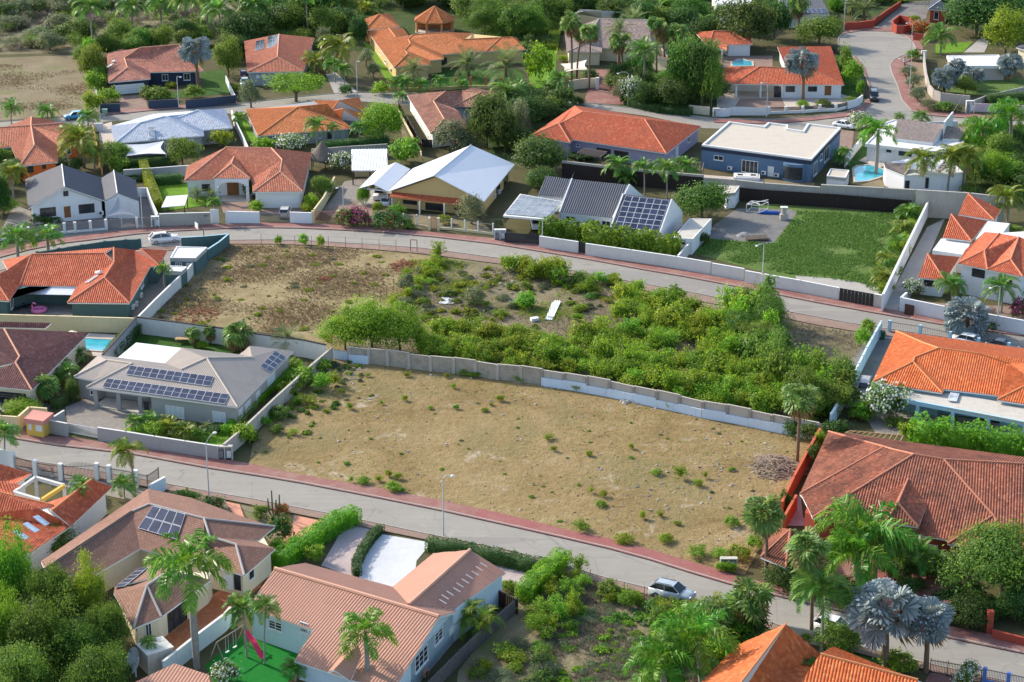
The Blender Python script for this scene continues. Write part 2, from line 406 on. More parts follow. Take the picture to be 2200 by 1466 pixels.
def solar(parent,corners,plane,nx,ny,lift=.12,gap=.04,mid=True):
    """an array of panels: four seen corners (TL TR BR BL) laid on a plane (p0, normal); every panel a part"""
    p0,n=plane;n=n if n.z > 0 else -n;c=[ray_plane(x,y,p0+n*lift,n) for x,y in corners]
    def bil(u,v):return c[0].lerp(c[1],u).lerp(c[3].lerp(c[2],u),v)
    for j in range(ny):
        for i in range(nx):
            a,b,e,f=bil(i/nx,j/ny),bil((i+1)/nx,j/ny),bil((i+1)/nx,(j+1)/ny),bil(i/nx,(j+1)/ny);ce=(a+b+e+f)/4
            q=[ce+(k-ce)*(1-gap/max(.4,(k-ce).length)) for k in (a,b,e,f)];m=MB();hi=[k+n*.04 for k in q];m.quadf(hi)
            for k in range(4):m.quadf([hi[k],q[k],q[(k+1) % 4],hi[(k+1) % 4]])
            o=m.build('solar_panel',M_ALU,parent);g=MB();inn=[ce+(k-ce)*(1-.045/max(.4,(k-ce).length))+n*.045 for k in q]
            if mid:
                for s,t in ((0,.49),(.51,1)):g.quadf([inn[0].lerp(inn[3],s),inn[1].lerp(inn[2],s),inn[1].lerp(inn[2],t),inn[0].lerp(inn[3],t)])
            else:g.quadf(inn)
            g.build('solar_cell',M_SOLAR,o)
def fplane(H,letters):
    a,b,c=(H.pt[k] for k in letters[:3]);return a,(b-a).cross(c-a).normalized()
def flat_roof(name,label,r,E,pts,wallm,deckm,paraw=.25,parah=.25,param=None,cat='house',wins='',acs='',band=None,overhang=0,group=None):
    """flat roofed block: outline seen along the top of the parapet"""
    H=House();H.r=r;H.E=E;poly=[];names=[]
    for i,ent in enumerate(pts.split(';')):
        t=ent.split();rr=r;x=t[0]
        if '@' in x:a,x=x.split('@');rr=int(a)
        poly.append(P(float(x),float(t[1]),E,rr));names.append('abcdefghijklmnopqrstuvwxyz'[i])
    an=sum(poly,Vector())/len(poly);an.z=0;H.o=root=empty(name,an,label,cat,group);H.pt=dict(zip(names,poly))
    ins,s=inset(poly,overhang);H.edge={}
    MB().prism([(p.x,p.y) for p in ins],-.3,E-.62 if overhang==0 else E-.2).build('wall',wallm,root)
    for i in range(len(ins)):
        a,b=ins[i],ins[(i+1) % len(ins)];d=(b-a).normalized();H.edge[names[i]+names[(i+1) % len(ins)]]=(Vector((a.x,a.y,0)),Vector((d.x,d.y,0)),Vector((d.y,-d.x,0))*s)
    inn,_=inset(poly,paraw);out,_=inset(poly,-.03);m=MB();n=len(poly)
    m2=MB().prism([(p.x,p.y) for p in (out if overhang==0 else poly)],E-.6 if overhang==0 else E-.2,E-parah)
    rf=m2.build('roof',deckm,root);H.roof=rf
    for i in range(n):
        j=(i+1) % n;o0,o1,i0,i1=out[i],out[j],inn[i],inn[j];zt,zb=E,E-.62
        m.quadf([(o0.x,o0.y,zt),(o1.x,o1.y,zt),(i1.x,i1.y,zt),(i0.x,i0.y,zt)]);m.quadf([(o0.x,o0.y,zb),(o1.x,o1.y,zb),(o1.x,o1.y,zt),(o0.x,o0.y,zt)])
        m.quadf([(i0.x,i0.y,E-parah-.02),(i1.x,i1.y,E-parah-.02),(i1.x,i1.y,zt),(i0.x,i0.y,zt)])
    m.build('parapet',param or M_WHITE,rf)
    if band:
        o2,_=inset(poly,-.06);MB().prism([(p.x,p.y) for p in o2],E-1.0,E-.34,top=True).build('roof_band',band,root)
    add_wins(H,wins)
    for ent in acs.split(';'):
        t=ent.split()
        if t:
            A,d,nrm=H.edge[t[0]];q=ray_plane(*px(int(t[3]) if len(t) > 3 else r,float(t[1]),float(t[2])),A,nrm);aircon(root,A,d,nrm,(q-A).dot(d),q.z)
    return H
def post(parent,p,h,wd,mat,name='column',rz=0,z0=0,round_=False):
    m=MB()
    if round_:m.tube([(p.x,p.y,z0),(p.x,p.y,z0+h)],wd/2,10)
    else:m.box((p.x,p.y,z0+h/2),(wd,wd,h),rz)
    return m.build(name,mat,parent)
def heater(H,plane,tank,panel,sz=1.0):
    """solar water heater: a collector lying on the roof and a drum above it"""
    p0,n=plane;n=n if n.z > 0 else -n
    a,b=ray_plane(*tank,p0+n*.15,n),ray_plane(*panel,p0+n*.15,n);up=(a-b).normalized();sd=up.cross(n).normalized();m=MB();L=(a-b).length
    q=[b+sd*.55-up*L*.6,b-sd*.55-up*L*.6,b-sd*.55+up*L*.6,b+sd*.55+up*L*.6];t=[k+n*.1 for k in q];m.quadf(t)
    for k in range(4):m.quadf([t[k],q[k],q[(k+1) % 4],t[(k+1) % 4]])
    o=m.build('solar_heater',M_ALU,H.roof);MB().quadf([q_+n*.105+(b-q_)*.1 for q_ in q]).build('collector',M_COLL,o)
    MB().tube([a-sd*.62+n*.28,a-sd*.58+n*.28,a+sd*.58+n*.28,a+sd*.62+n*.28],[.22,.27,.27,.22],12).build('tank',M_WHITE,o)
# ---------------------------------------------------------------- the materials of the street
M_WHITE=wallmat('white_paint',(.70,.70,.68),.25);M_OFFW=wallmat('off_white_render',(.62,.61,.57),.5)
M_BLACK=plain('dark_metal',(.03,.032,.036),.5);M_BROWN=plain('brown_wood',(.07,.035,.022),.6);M_DOOR=plain('door_wood',(.24,.10,.035),.55,var=.3)
M_GLASS=glassmat('window_glass');M_SHUT=plain('white_shutter',(.62,.66,.70),.5);M_ALU=plain('aluminium_frame',(.72,.74,.76),.4,.5)
M_SOLAR=glassmat('solar_cell',(.016,.022,.045),.16);M_SOLARG=glassmat('solar_cell_grey',(.10,.105,.115),.25);M_COLL=glassmat('collector_glass',(.25,.28,.30),.2)
T_SALM=tilemat('salmon_tile',(.47,.155,.085),(.58,.25,.155),st=.2);T_PINK=tilemat('faded_pink_tile',(.44,.17,.115),(.55,.28,.20),st=.55,lo=.46,hi=.66)
T_RED=tilemat('red_orange_tile',(.50,.115,.052),(.60,.20,.095),st=.15);T_ORANGE=tilemat('orange_tile',(.53,.165,.05),(.62,.245,.10),st=.2)
T_BRIGHT=tilemat('bright_orange_tile',(.58,.135,.038),(.68,.22,.075),st=.12);T_TERRA=tilemat('terracotta_weathered_tile',(.315,.10,.056),(.43,.175,.105),stain=(.045,.025,.022),st=.8,lo=.4,hi=.72)
T_MAROON=tilemat('maroon_tile',(.16,.065,.058),(.24,.11,.10),st=.4);T_BRWN=tilemat('old_brown_pink_tile',(.42,.18,.115),(.55,.33,.24),stain=(.20,.10,.07),st=.8,lo=.42,hi=.7,colw=.3)
T_GREYB=tilemat('weathered_greybrown_tile',(.33,.24,.20),(.45,.36,.31),stain=(.15,.11,.10),st=.7);T_BEIGE=tilemat('beige_corrugated',(.40,.34,.29),(.44,.38,.33),st=.25,colw=2,row=6,tv=.2)
T_WHITE=tilemat('white_blue_tile',(.44,.48,.55),(.53,.57,.63),stain=(.35,.38,.42),st=.25);T_SALMC=tilemat('salmon_corrugated',(.45,.235,.165),(.50,.28,.205),stain=(.30,.14,.10),st=.3,colw=3,row=4,tv=.25)
T_PEACH=tilemat('peach_corrugated',(.5,.27,.18),(.54,.31,.21),st=.2,colw=3,row=4,tv=.25);T_GREYC=tilemat('grey_corrugated',(.115,.12,.14),(.15,.155,.17),stain=(.06,.06,.07),st=.3,colw=3,row=4,tv=.25)
T_WMETAL=plain('white_sheet_metal',(.60,.62,.66),.45,.4,var=.05);T_NAVY=plain('navy_roof_sheet',(.045,.055,.08),.6,.2,var=.1,scale=2)
T_BROWNS=shinglemat('brown_shingle',(.225,.12,.088),(.295,.165,.12));T_TAUPE=tilemat('taupe_tile',(.27,.215,.185),(.35,.28,.25),st=.2)
T_WCORR=plain('white_corrugated',(.70,.73,.78),.5,.4,var=.08)
C_RIDGE=plain('ridge_tile',(.60,.30,.19),.8,var=.2,scale=3);C_RED=plain('red_ridge_tile',(.62,.22,.12),.8,var=.2,scale=3);C_OR=plain('orange_ridge_tile',(.60,.23,.09),.8,var=.2,scale=3)
C_GREY=plain('grey_ridge',(.40,.37,.35),.8);C_BEIGE=plain('beige_ridge',(.50,.43,.36),.8);C_WHITE=plain('white_ridge',(.62,.66,.72),.7);C_TERRA=plain('terracotta_ridge',(.48,.19,.115),.8,var=.25,scale=3)
W_NAVY=wallmat('navy_wall',(.035,.045,.075));W_GREY=wallmat('grey_wall',(.30,.32,.34));W_YEL=wallmat('yellow_wall',(.60,.44,.20),.3);W_PEACH=wallmat('peach_wall',(.60,.28,.13),.2)
W_ORANGE=wallmat('orange_wall',(.70,.16,.035),.2);W_LILAC=wallmat('lilac_wall',(.34,.31,.42),.3);W_BLUE=wallmat('blue_grey_wall',(.105,.175,.27),.3);W_WHITE=wallmat('white_wall',(.68,.69,.70),.3)
W_CREAM=wallmat('cream_wall',(.66,.58,.42),.3);W_TEAL=wallmat('dark_teal_wall',(.075,.135,.135),.3);W_TAUPE=wallmat('warm_grey_wall',(.35,.34,.33),.25);W_RED=wallmat('red_wall',(.36,.07,.045),.4)
W_LBLUE=wallmat('light_blue_wall',(.36,.56,.66),.3);W_OCHRE=wallmat('ochre_wall',(.64,.44,.09),.25);W_PALEB=wallmat('pale_blue_wall',(.55,.66,.70),.3);W_BEIGE=wallmat('beige_wall',(.42,.38,.34),.25)
W_SAND=wallmat('pale_yellow_wall',(.66,.56,.33),.3);CONC=wallmat('raw_concrete',(.38,.36,.32),.9);CONC2=wallmat('old_roof_concrete',(.50,.47,.41),.9);M_DECK=wallmat('cream_roof_deck',(.50,.45,.375),.6);M_WDECK=plain('white_roof_coating',(.66,.66,.65),.6,var=.06)
# ================================================================ THE HOUSES
h1=house('navy_house','navy walled house with stained salmon roof and white garage door',1,2.9,.42,
 'a 915 698;b 1270 668;c 1268 612;e 1715 603;l 903 458;h 1075 575 ab;k 1050 492 la;m 1180 405 ce;n 1510 380 ce;o m n e;q 1022 418',
 'abh bckh lahkm cenmk neo mnoql','ah bh hk km mn ne','abceoql',T_PINK,W_NAVY,C_RIDGE,
 wins='ce 1365 628 1422 682 w 2;ce 1548 620 1607 677 w 2;ab 968 722 1222 812 garage')
heater(h1,fplane(h1,'lah'),px(1,968,530),px(1,925,560))
h2=house('pink_roof_house','grey house with smooth pink roof and dark solar rows on its left slope',2,3.0,.45,
 'a 1@2086 612;b 402 605;c 492 322;h 180 485 ab;n 195 290 =h;d 1@2060 350','abh bcnh adnh cdn','ah bh hn','abcd',T_SALM,W_GREY,C_RIDGE,wins='ab 0 635 30 662 s 1;ab 52 635 90 660 s 1')
solar(h2.roof,[px(2,*q) for q in ((100,310),(192,292),(182,380),(90,415))],fplane(h2,'adn'),2,3)
solar(h2.roof,[px(2,*q) for q in ((0,350),(72,335),(65,410),(-10,435))],fplane(h2,'adn'),2,2)
h3=house('long_orange_house','long yellow walled house with stepped orange tile roof and three hips',2,3.0,.40,
 'a 1165 572;b 1472 548;l 940 268;h 1280 457 ab;g 1255 425 la;f 1305 372 la;i 1285 335 la;r 1325 297 la;s 1180 318 la;t 1120 240 la;c 1468 512;d 1585 500;x 1575 462;y 1940 437;v 2065 320 xy;w 1750 335 xy;u 1620 276 xy;z 2275 420;j 2165 316 =v;k 1245 243;o 1282 296;p 1830 282;q 2195 318',
 'abh lahgfirst bcgh gcdf dxif xyvwuri yzjv zqj tkos uwp stk','ah bh hg gf fi ir ru uw wv vj vy df ts','labcdxyzqpok',T_ORANGE,W_YEL,C_OR,wins='xy 1540 490 1612 548 b 2;la 1040 430 1055 470 w 1;la 1085 500 1100 545 w 1',acs='la 1142 590')
h3b=house('orange_annex','small hipped orange outbuilding behind the long orange house',2,2.8,.42,'a 915 258;b 1215 228;l 873 178;h 1040 120 ab;q 1130 118','abh lah bqh qlh','ah bh','abql',T_ORANGE,W_PEACH,C_OR)
def pavilion():
    c=P(1508,165,2.8,2);R_=182/K1/mpp(c);ap=Vector((c.x,c.y,2.8+105/K1/mpp(c)/CT));n=8
    root=empty('garden_pavilion',(c.x,c.y,0),'eight sided orange roofed garden pavilion with peach posts behind the long house','pavilion')
    ring=[Vector((c.x+R_*math.cos(2*math.pi*(k+.5)/n),c.y+R_*math.sin(2*math.pi*(k+.5)/n),2.8)) for k in range(n)]
    rf=link('roof',roof_mesh('roof',[[ring[k],ring[(k+1) % n],ap] for k in range(n)],[T_ORANGE,W_PEACH]),root)
    for k in range(n):
        MB().tube([ring[k]+Vector((0,0,.06)),ap+Vector((0,0,.06))],.12,6).build('ridge_cap',C_OR,rf)
        q=c.lerp(ring[k],.88);MB().box((q.x,q.y,1.35),(.45,.45,2.7),2*math.pi*(k+.5)/n).build('column',W_PEACH,root)
    a,b=ring[3],ap;nn=(ring[4]-ring[3]).cross(ap-ring[3]).normalized();nn=nn if nn.z > 0 else -nn
    for s in (.28,.5,.72):
        p,q=ring[3].lerp(ap,s-.08),ring[3].lerp(ap,s+.08);t=(ring[2]-ring[3]).normalized()*.8*(1-s*.7)
        MB().quadf([p+t*.2,p+t,q+t,q+t*.2]).build('skylight',M_WHITE,rf).location.z=.22
    bw=[c.lerp(ring[k],.86) for k in (0,1,2,3)]
    for i in range(3):MB().beam((bw[i].x,bw[i].y,1.2),(bw[i+1].x,bw[i+1].y,1.2),.2,2.4).build('back_wall',W_PEACH,root)
    MB().prism([(c.x+(q.x-c.x)*.98,c.y+(q.y-c.y)*.98) for q in ring],-.2,.12).build('floor_slab',CONC2,root)
pavilion()
h4=house('orange_walled_house','vivid orange walled house with orange tile roof at the left edge',1,3.0,.42,
 'a 165 1405;b 490 1368;h 290 1228 ab;k 262 1062 =h;c 485 1230;d 690 1185;e 530 1040 cd;f 95 1242;g -160 1262;i -150 1090 =k;j 265 990 =k;m 70 1068;n 450 1018;o 455 1046;p 700 1095;q -150 1080',
 'abh fahk bckh kedc kifg jkm jkon dpe','ah bh hk ke ki kj bh','abcdpnmqgf',T_SALM,W_ORANGE,C_RIDGE,wins='ab 230 1405 285 1454 b 1;ab 355 1392 390 1425 b 1;cd 560 1245 600 1300 w 1')
h5=house('white_roof_house','pale house under a bluish white tile roof with a drum water heater',1,2.9,.40,
 'a 968 1213;b 1722 1148;l 938 1067;h 1180 1040 ab;k 1390 985 ab;c 1715 1102;d 1962 1083;m 1672 932 cd;n 1495 1000 cd;r 1900 922;q 1292 966',
 'lah abkh bcnk cdmn drm lqkh qrmnk','ah hk kb md mn ','labcdrq',T_WHITE,W_GREY,C_WHITE,wins='ab 1585 1175 1640 1250 s 1;cd 1770 1120 1800 1200 w 1')
heater(h5,fplane(h5,'abh'),px(1,1275,1088),px(1,1280,1140))
h6=house('orange_hip_house','house with a broad orange pyramid hip roof beside a rounded dark green tree',2,2.4,.40,
 'a 15 1150;b 808 1087;h 350 907 ab;l 1@2070 925;k 600 880 =h;x 635 942;y 720 1005;m 705 848 z5.2;d 938 962;r 868 822;s 480 850;n 740 920 z4.6;f 915 1030',
 'abh lah byxkh lhk xdm drm sxm yfn xyn fdn','ah bh hk mx md nf nx','abyfdrsl',T_ORANGE,W_GREY,C_OR,wins='ab 530 1125 550 1165 w 1;ab 600 1120 640 1170 k 2;ab 730 1110 745 1165 w 1')
h7=house('weathered_roof_house','white walled house with mottled brown and pink tile roof beside a dirt track',2,2.9,.42,
 'a 1475 1128;b 1785 1090;h 1590 1010 ab;l 1275 805;k 1498 855 la;j 1600 772 la;c 1715 948;d 1655 905;e 2010 905;m 1905 780 de;q 1740 770 =m;p 2240 960;o 1830 745;w 2150 800',
 'abh lahkj bckh cdmqjk dem epm mwp qmwo','ah bh hk kj md mq me','labcdep',T_BRWN,W_WHITE,C_RIDGE,wins='bc 1750 1010 1775 1050 k 1')
h8=house('white_gable_house','white house with a broad front gable and navy sheet roof',5,3.0,.42,
 'a 238 388;b 888 322;h 545 205 v:ab;n 522 15 =h;c 850 125;l 212 140;e 884 319;f 1170 326;g 990 258 v:ef;i 960 65 =g;j 1145 146;k 856 130',
 'ahnl hbcn egik gfji','hn gi','abcl efjk',T_NAVY,W_WHITE,M_WHITE,ov=.6,prof=('seam',.5,.035),gables='abh efg',wins='ab 335 385 475 448 b 3;ab 662 355 800 418 b 3;ab 538 370 600 458 door;ab 532 240 578 280 b 1',rowcap=.1,acs='ab 850 420')
h9=house('salmon_roof_house','white house with salmon tile roof, arched entrance porch and white garage door',0,3.0,.42,
 'a 396 389;l 402 358;b 460 387;c 541 385;d 543 413;e 650 412;f 670 329;h 486 317 ac;r 583 319 ac;g 602 370 de;k 606 344 =r;u 445 363 ab;p 458 384 z4.1;q 537 384 z4.1;w 497 353 pq;v 503 337 =w;t 500 318',
 'acdkrh lah deg dgk efrkg pqw pwv qwv','ah hr rk kg gd ge wp wq wv','lacdeft',T_SALM,W_WHITE,C_RIDGE,wins='de 566 419 643 446 garage;ac 433 396 452 411 b 1')
h10=house('yellow_gable_house','yellow house with a large white sheet metal gable roof',0,2.8,.40,
 'a 831 412;b 1040 433;h 933 377 v:ab;n 1012 312 =h;c 1106 353;l 887 362','ahnl hbcn','hn','abcl',T_WMETAL,W_YEL,T_WMETAL,ov=.7,prof=('flat',1,0),gables='abh',
 wins='ab 866 429 896 441 b 3;ab 914 435 952 459 b 4;ab 976 440 993 452 b 2;bc 1066 404 1074 418 b 1;bc 1082 385 1090 398 b 1',rowcap=.08,acs='bc 1061 421;bc 1071 412')
h11=house('lilac_house','lilac walled house with a long red hip roof above a slatted pergola',3,3.0,.42,
 'a 150 1152;b 492 1205;h 395 1045 ab;c 512 1180;d 1302 1298;k 430 1036 cd;m 600 945 cd;n 1120 1010 cd;e 1597 1068;w 530 895;t 1400 1010',
 'abh bckh cdnmk den ahkmw mnew','ah hb hk km mn nd','abcdew',T_RED,W_LILAC,C_RED,
 wins='ab 310 1200 380 1248 w 4;cd 543 1215 574 1242 w 1;cd 715 1245 832 1350 b 4;cd 863 1268 980 1368 b 3;de 1380 1250 1402 1325 wdoor;de 1485 1160 1500 1195 w 1',acs='cd 1250 1350;de 1340 1330')
h12=flat_roof('blue_flat_roof_house','blue grey house with cream flat roof and white scalloped parapet',0,4.3,'1508 311;1743 342;1806 274;1735 265;1725 281;1692 276;1693 268;1650 263;1641 271;1566 261',W_BLUE,M_DECK,.35,.3,band=W_NAVY,
 wins='ab 1534 333 1554 346 w 2;ab 1594 343 1628 374 w 4;ab 1650 357 1662 380 wdoor;bc 1772 321 1780 340 w 2;bc 1762 334 1766 342 w 1;bc 1749 352 1754 372 w 2',acs='ab 1569 361;ab 1642 371;ab 1670 376')
A,d,nrm=h12.edge['ab'];q=ray_plane(1706,366,A,nrm);bc=A+d*(q-A).dot(d)
m=MB();ring=[(bc.x+d.x*2.0*math.cos(t)+nrm.x*1.3*math.sin(t),bc.y+d.y*2.0*math.cos(t)+nrm.y*1.3*math.sin(t)) for t in np.linspace(0,math.pi,11)]
bay=m.prism(ring,0,3.2).build('bay',W_BLUE,h12.o)
m=MB();ring=[(bc.x+d.x*2.04*math.cos(t)+nrm.x*1.36*math.sin(t),bc.y+d.y*2.04*math.cos(t)+nrm.y*1.36*math.sin(t)) for t in np.linspace(.5,math.pi-.5,9)]
for i in range(8):MB().beam((*ring[i],1.6),(*ring[i+1],1.6),.06,2.2).build('pane',M_GLASS,bay)
# white modern house
h13=flat_roof('white_modern_house','white flat roofed modern house with a raised taupe tile roof beside the pool',4,3.2,'862 1212;1290 1262;1640 1290;1720 1140;1560 1060;1100 1010;985 1050;935 1140',W_WHITE,M_WDECK,.25,.18,overhang=.3,
 wins='ab 1040 1250 1080 1290 k 1;ab 1145 1262 1250 1325 b 2;ab 905 1245 1030 1300 s 1')
def tile_piece(H,r,pts,mat,capm,name='raised_roof',under=3.0,pr=('barrel',.3,.06)):
    ps=[P(x,y,z,r) for x,y,z in pts];o=link(name,roof_mesh(name,[ps],[mat,M_WHITE],pr),H.o)
    m=MB()
    for i in range(len(ps)):
        a,b=ps[i],ps[(i+1) % len(ps)];m.quadf([(a.x,a.y,a.z-.17),(b.x,b.y,b.z-.17),(b.x,b.y,under),(a.x,a.y,under)])
    m.build('raised_wall',M_WHITE,o);return o
tile_piece(h13,4,((1135,1005,5.4),(1530,1052,5.4),(1430,1205,3.6),(1090,1165,3.6)),T_TAUPE,C_GREY)
tile_piece(h13,4,((1545,1065,5.0),(1722,1078,5.0),(1650,1175,3.5),(1515,1172,3.5)),T_TAUPE,C_GREY)
a,b=P(1525,1062,5.6,4),P(1597,975,5.6,4);MB().beam((a.x,a.y,4.6),(b.x,b.y,4.6),.3,3.4).build('fin_wall',W_WHITE,h13.o)
h13b=house('white_pool_annex','low white annex with a brown tile lean roof at the pool edge',8,3.2,.3,'a 1030 45;b 1190 108;c 1500 110;e 1690 85;f 1600 0;g 1380 -60;h 4@1015 1372;i 1262 10 z4.2',
 'abih','bi','abcefgh',T_TAUPE,W_WHITE,C_BEIGE,ov=.1,wins='bc 1198 150 1230 228 k 1;bc 1370 125 1392 215 k 1')
flt=[h13b.pt[k] for k in 'bcefgi'];flt=[Vector((p.x,p.y,3.25)) for p in flt];MB().prism([(p.x,p.y) for p in flt],3.1,3.27).build('flat_roof_slab',M_WDECK,h13b.o)
h14=house('grey_tile_villa','cream villa with weathered grey brown tile roofs half hidden behind tall palms',3,3.0,.42,
 'a 462 442;b 757 442;l 445 268;h 605 378 ab;c 760 405;d 1185 430;m 735 160 cd;n 1150 172 cd;e 1165 470;f 1330 505;g 1325 440;o 1240 380 z5.0;p 1160 330 z4.9;j 1330 300',
 'abh lahm bcmh cdnm defo fgo djn','ah bh hm mn of oe','labcdefgj',T_GREYB,W_CREAM,C_BEIGE)
h14b=house('grey_tile_outbuilding','small weathered grey tile roof behind the palm villa',3,3.0,.4,'a 520 110;b 760 150;s 600 92 z5;t 755 94 z5;c 900 95;d 560 70','abts btc','st','abcd',T_GREYB,W_CREAM,C_BEIGE)
h15=house('carport_house','white house with red L shaped tile roof and open double carport',0,2.9,.42,
 'a 1576 181;b 1813.5 183;p 1632 144 ab;q 1742 150 ab;l 1539 174;i 1562 144;s 1785 100;r 1670 101;t 1688 144;g % a b 0.0;j % a b .44 0;k % a b .44 6;u % a b .0 6',
 'abqp apil bsrtq','ap pq qb','jbsrtk',T_RED,W_WHITE,C_RED,wins='jb 4@190 728 265 778 k 2;jb 4@378 730 452 775 k 2;jb 4@520 722 570 806 door;jb 4@92 728 148 828 k 1')
for s in (.03,.25,.45):c=h15.pt['a'].lerp(h15.pt['b'],s);c=c+Vector((0,.6,0));c.z=0;post(h15.o,c,2.85,.4,M_WHITE)
uu,kk=h15.pt['u'],h15.pt['k'];MB().beam((uu.x,uu.y,1.4),(kk.x,kk.y,1.4),.2,2.8).build('back_wall',W_WHITE,h15.o)
h16=house('pool_house','small white pool house with red hip roof',3,2.7,.45,'c 1815 380;d 2030 377;m 1700 263 cd;n 1855 268 cd;e 1545 275;a 1645 385;b 1815 425;k 1680 330 z3.6;f 2000 275;g 1640 268',
 'eakm abck cdnmk dfn','ak mn nd km','cdfg',T_RED,W_WHITE,C_RED)
c=P(1772,525,0,3);post(h16.o,c,2.6,.35,M_WHITE)
h17=house('white_solar_house','white house at the top edge with grey sheet roof and a row of solar panels',0,3.4,.2,'a 1690 31;b 1783 33;c 1768 -6;d 1668 -8;m 1765 -3 ab;n 1672 -4 ab','abmn','','abcd',T_GREYC,W_WHITE,C_WHITE,prof=('seam',.5,.03))
solar(h17.roof,[(1690,18),(1772,19),(1778,29),(1694,27)],fplane(h17,'abm'),8,1)
flat_roof('white_terrace_house','white flat roofed house at the top edge behind dark trees',0,4.2,'1548 34;1606 42;1640 14;1600 -12;1530 -14',W_WHITE,M_WDECK)
h18=house('red_walled_house','red walled house with dark roof at the top right',4,3.2,.35,'a 1392 80;b 1560 92;c 1600 -20;m 1500 2 ab;n 1420 -30 ','abm bcm mna','am','abcn',T_NAVY,W_RED,C_WHITE,wins='ab 1443 98 1478 168 w 1')
flat_roof('flat_garage','low beige outbuilding with white flat roof beside silver palms',4,3.2,'1598 556;2052 556;1986 462;1548 470',W_BEIGE,M_WDECK,.3,.12,overhang=.25)
h20=house('cream_corner_house','cream house corner with grey roof at the right edge',4,3.0,.35,'a 2132 402;b 2360 470;c 2420 330;d 2200 372;m 2290 380 z4.3','abm bcm cdm dam','','abcd',T_GREYC,W_CREAM,C_GREY)
flat_roof('dark_roof_house','dark flat roofed building at the right edge behind the weeping tree',4,3.2,'2145 150;2330 215;2350 160;2200 130',W_WHITE,T_GREYC)
# grey corrugated solar house
h21=house('grey_solar_house','white house with three steep grey corrugated roofs, the right one covered in solar panels',7,2.6,.62,
 'a 400 420;b 850 468;m 505 140 ab;n 990 190 ab;o m n b;q m m a;c 218 272;d 432 294;k 290 112 cd;l 498 142 cd;r m l d;s m k c',
 'abnm nmqo cdlk lksr','','aboq cdrs',T_GREYC,W_WHITE,M_WHITE,ov=.15,prof=('wave',.38,.11),wins='ab 455 445 537 497 w 1;ab 757 485 832 560 w 2',gables='')
h21c=house('solar_wing','x',7,2.2,.62,'a 832 548;b 1242 606;m 937 268 ab;n 1347 315 ab;o m n b;q m m a','abnm nmqo','','aboq',T_GREYC,W_WHITE,M_WHITE,ov=.12,prof=('wave',.38,.11))
solar(h21c.roof,[px(7,*q) for q in ((958,280),(1330,318),(1235,578),(868,540))],fplane(h21c,'abm'),6,6,lift=.16,gap=.025,mid=False)
for H in (h21,h21c):
    for (e,f,h,g) in (('b','o','n',1),('a','q','m',1)):
        a,b,t=H.pt[e],H.pt[f],H.pt[h];d=(H.pt['b']-H.pt['a']).normalized()*(.12 if e=='b' else -.12);mb=MB();F=[Vector((a.x,a.y,0)),Vector((b.x,b.y,0)),b+Vector((0,0,.16)),t+Vector((0,0,.2)),a+Vector((0,0,.16))]
        mb.quadf([p+d for p in F]);mb.quadf([p-d for p in F][::-1])
        for i in range(5):j=(i+1) % 5;mb.quadf([F[i]+d,F[i]-d,F[j]-d,F[j]+d])
        mb.build('gable_wall',W_WHITE,H.o)
for o in list(h21c.o.children):
    mw=o.matrix_world.copy();o.parent=h21.o;o.matrix_parent_inverse=Matrix.Translation(-h21.o.location)
bpy.data.objects.remove(h21c.o)
def deck_on_posts(name,label,r,pts,z,thick,mat,postm=None,cat='carport',pw=.25,ground=0,skip=()):
    ps=[P(x,y,z,r) for x,y in pts];c=sum(ps,Vector())/len(ps);c.z=0;root=empty(name,c,label,cat)
    d=MB().prism([(p.x,p.y) for p in ps],z-thick,z).build('roof',mat,root);ins,_=inset(ps,pw)
    for i,p in enumerate(ins):
        if postm and i not in skip:post(root,p,z-thick,pw,postm,'post')
    return root,d,ps
cp,cpd,ps=deck_on_posts('solar_carport','white carport roofed with pale grey solar panels',7,((-75,445),(298,478),(432,326),(68,262)),3.0,.3,M_WHITE,M_WHITE,skip=(0,))
M_SOLAR_,M_SOLAR=M_SOLAR,M_SOLARG
solar(cpd,[px(7,*q) for q in ((75,268),(425,328),(290,462),(-60,430))],(Vector((0,0,3.0)),Vector((0,0,1))),6,4,mid=False)
M_SOLAR=M_SOLAR_
flat_roof('concrete_shed','long low white shed with bare concrete flat roof beside the solar house',7,2.6,'1360 632;1525 642;1682 472;1500 470',W_WHITE,CONC2,.15,.06,overhang=.02,wins='ab 1428 652 1462 690 k 1',cat='shed')
flat_roof('white_box_shed','small white box shed under the retaining wall',7,2.7,'1812 258;1882 250;1920 195;1745 190',W_WHITE,M_DECK,.1,.05,cat='shed')
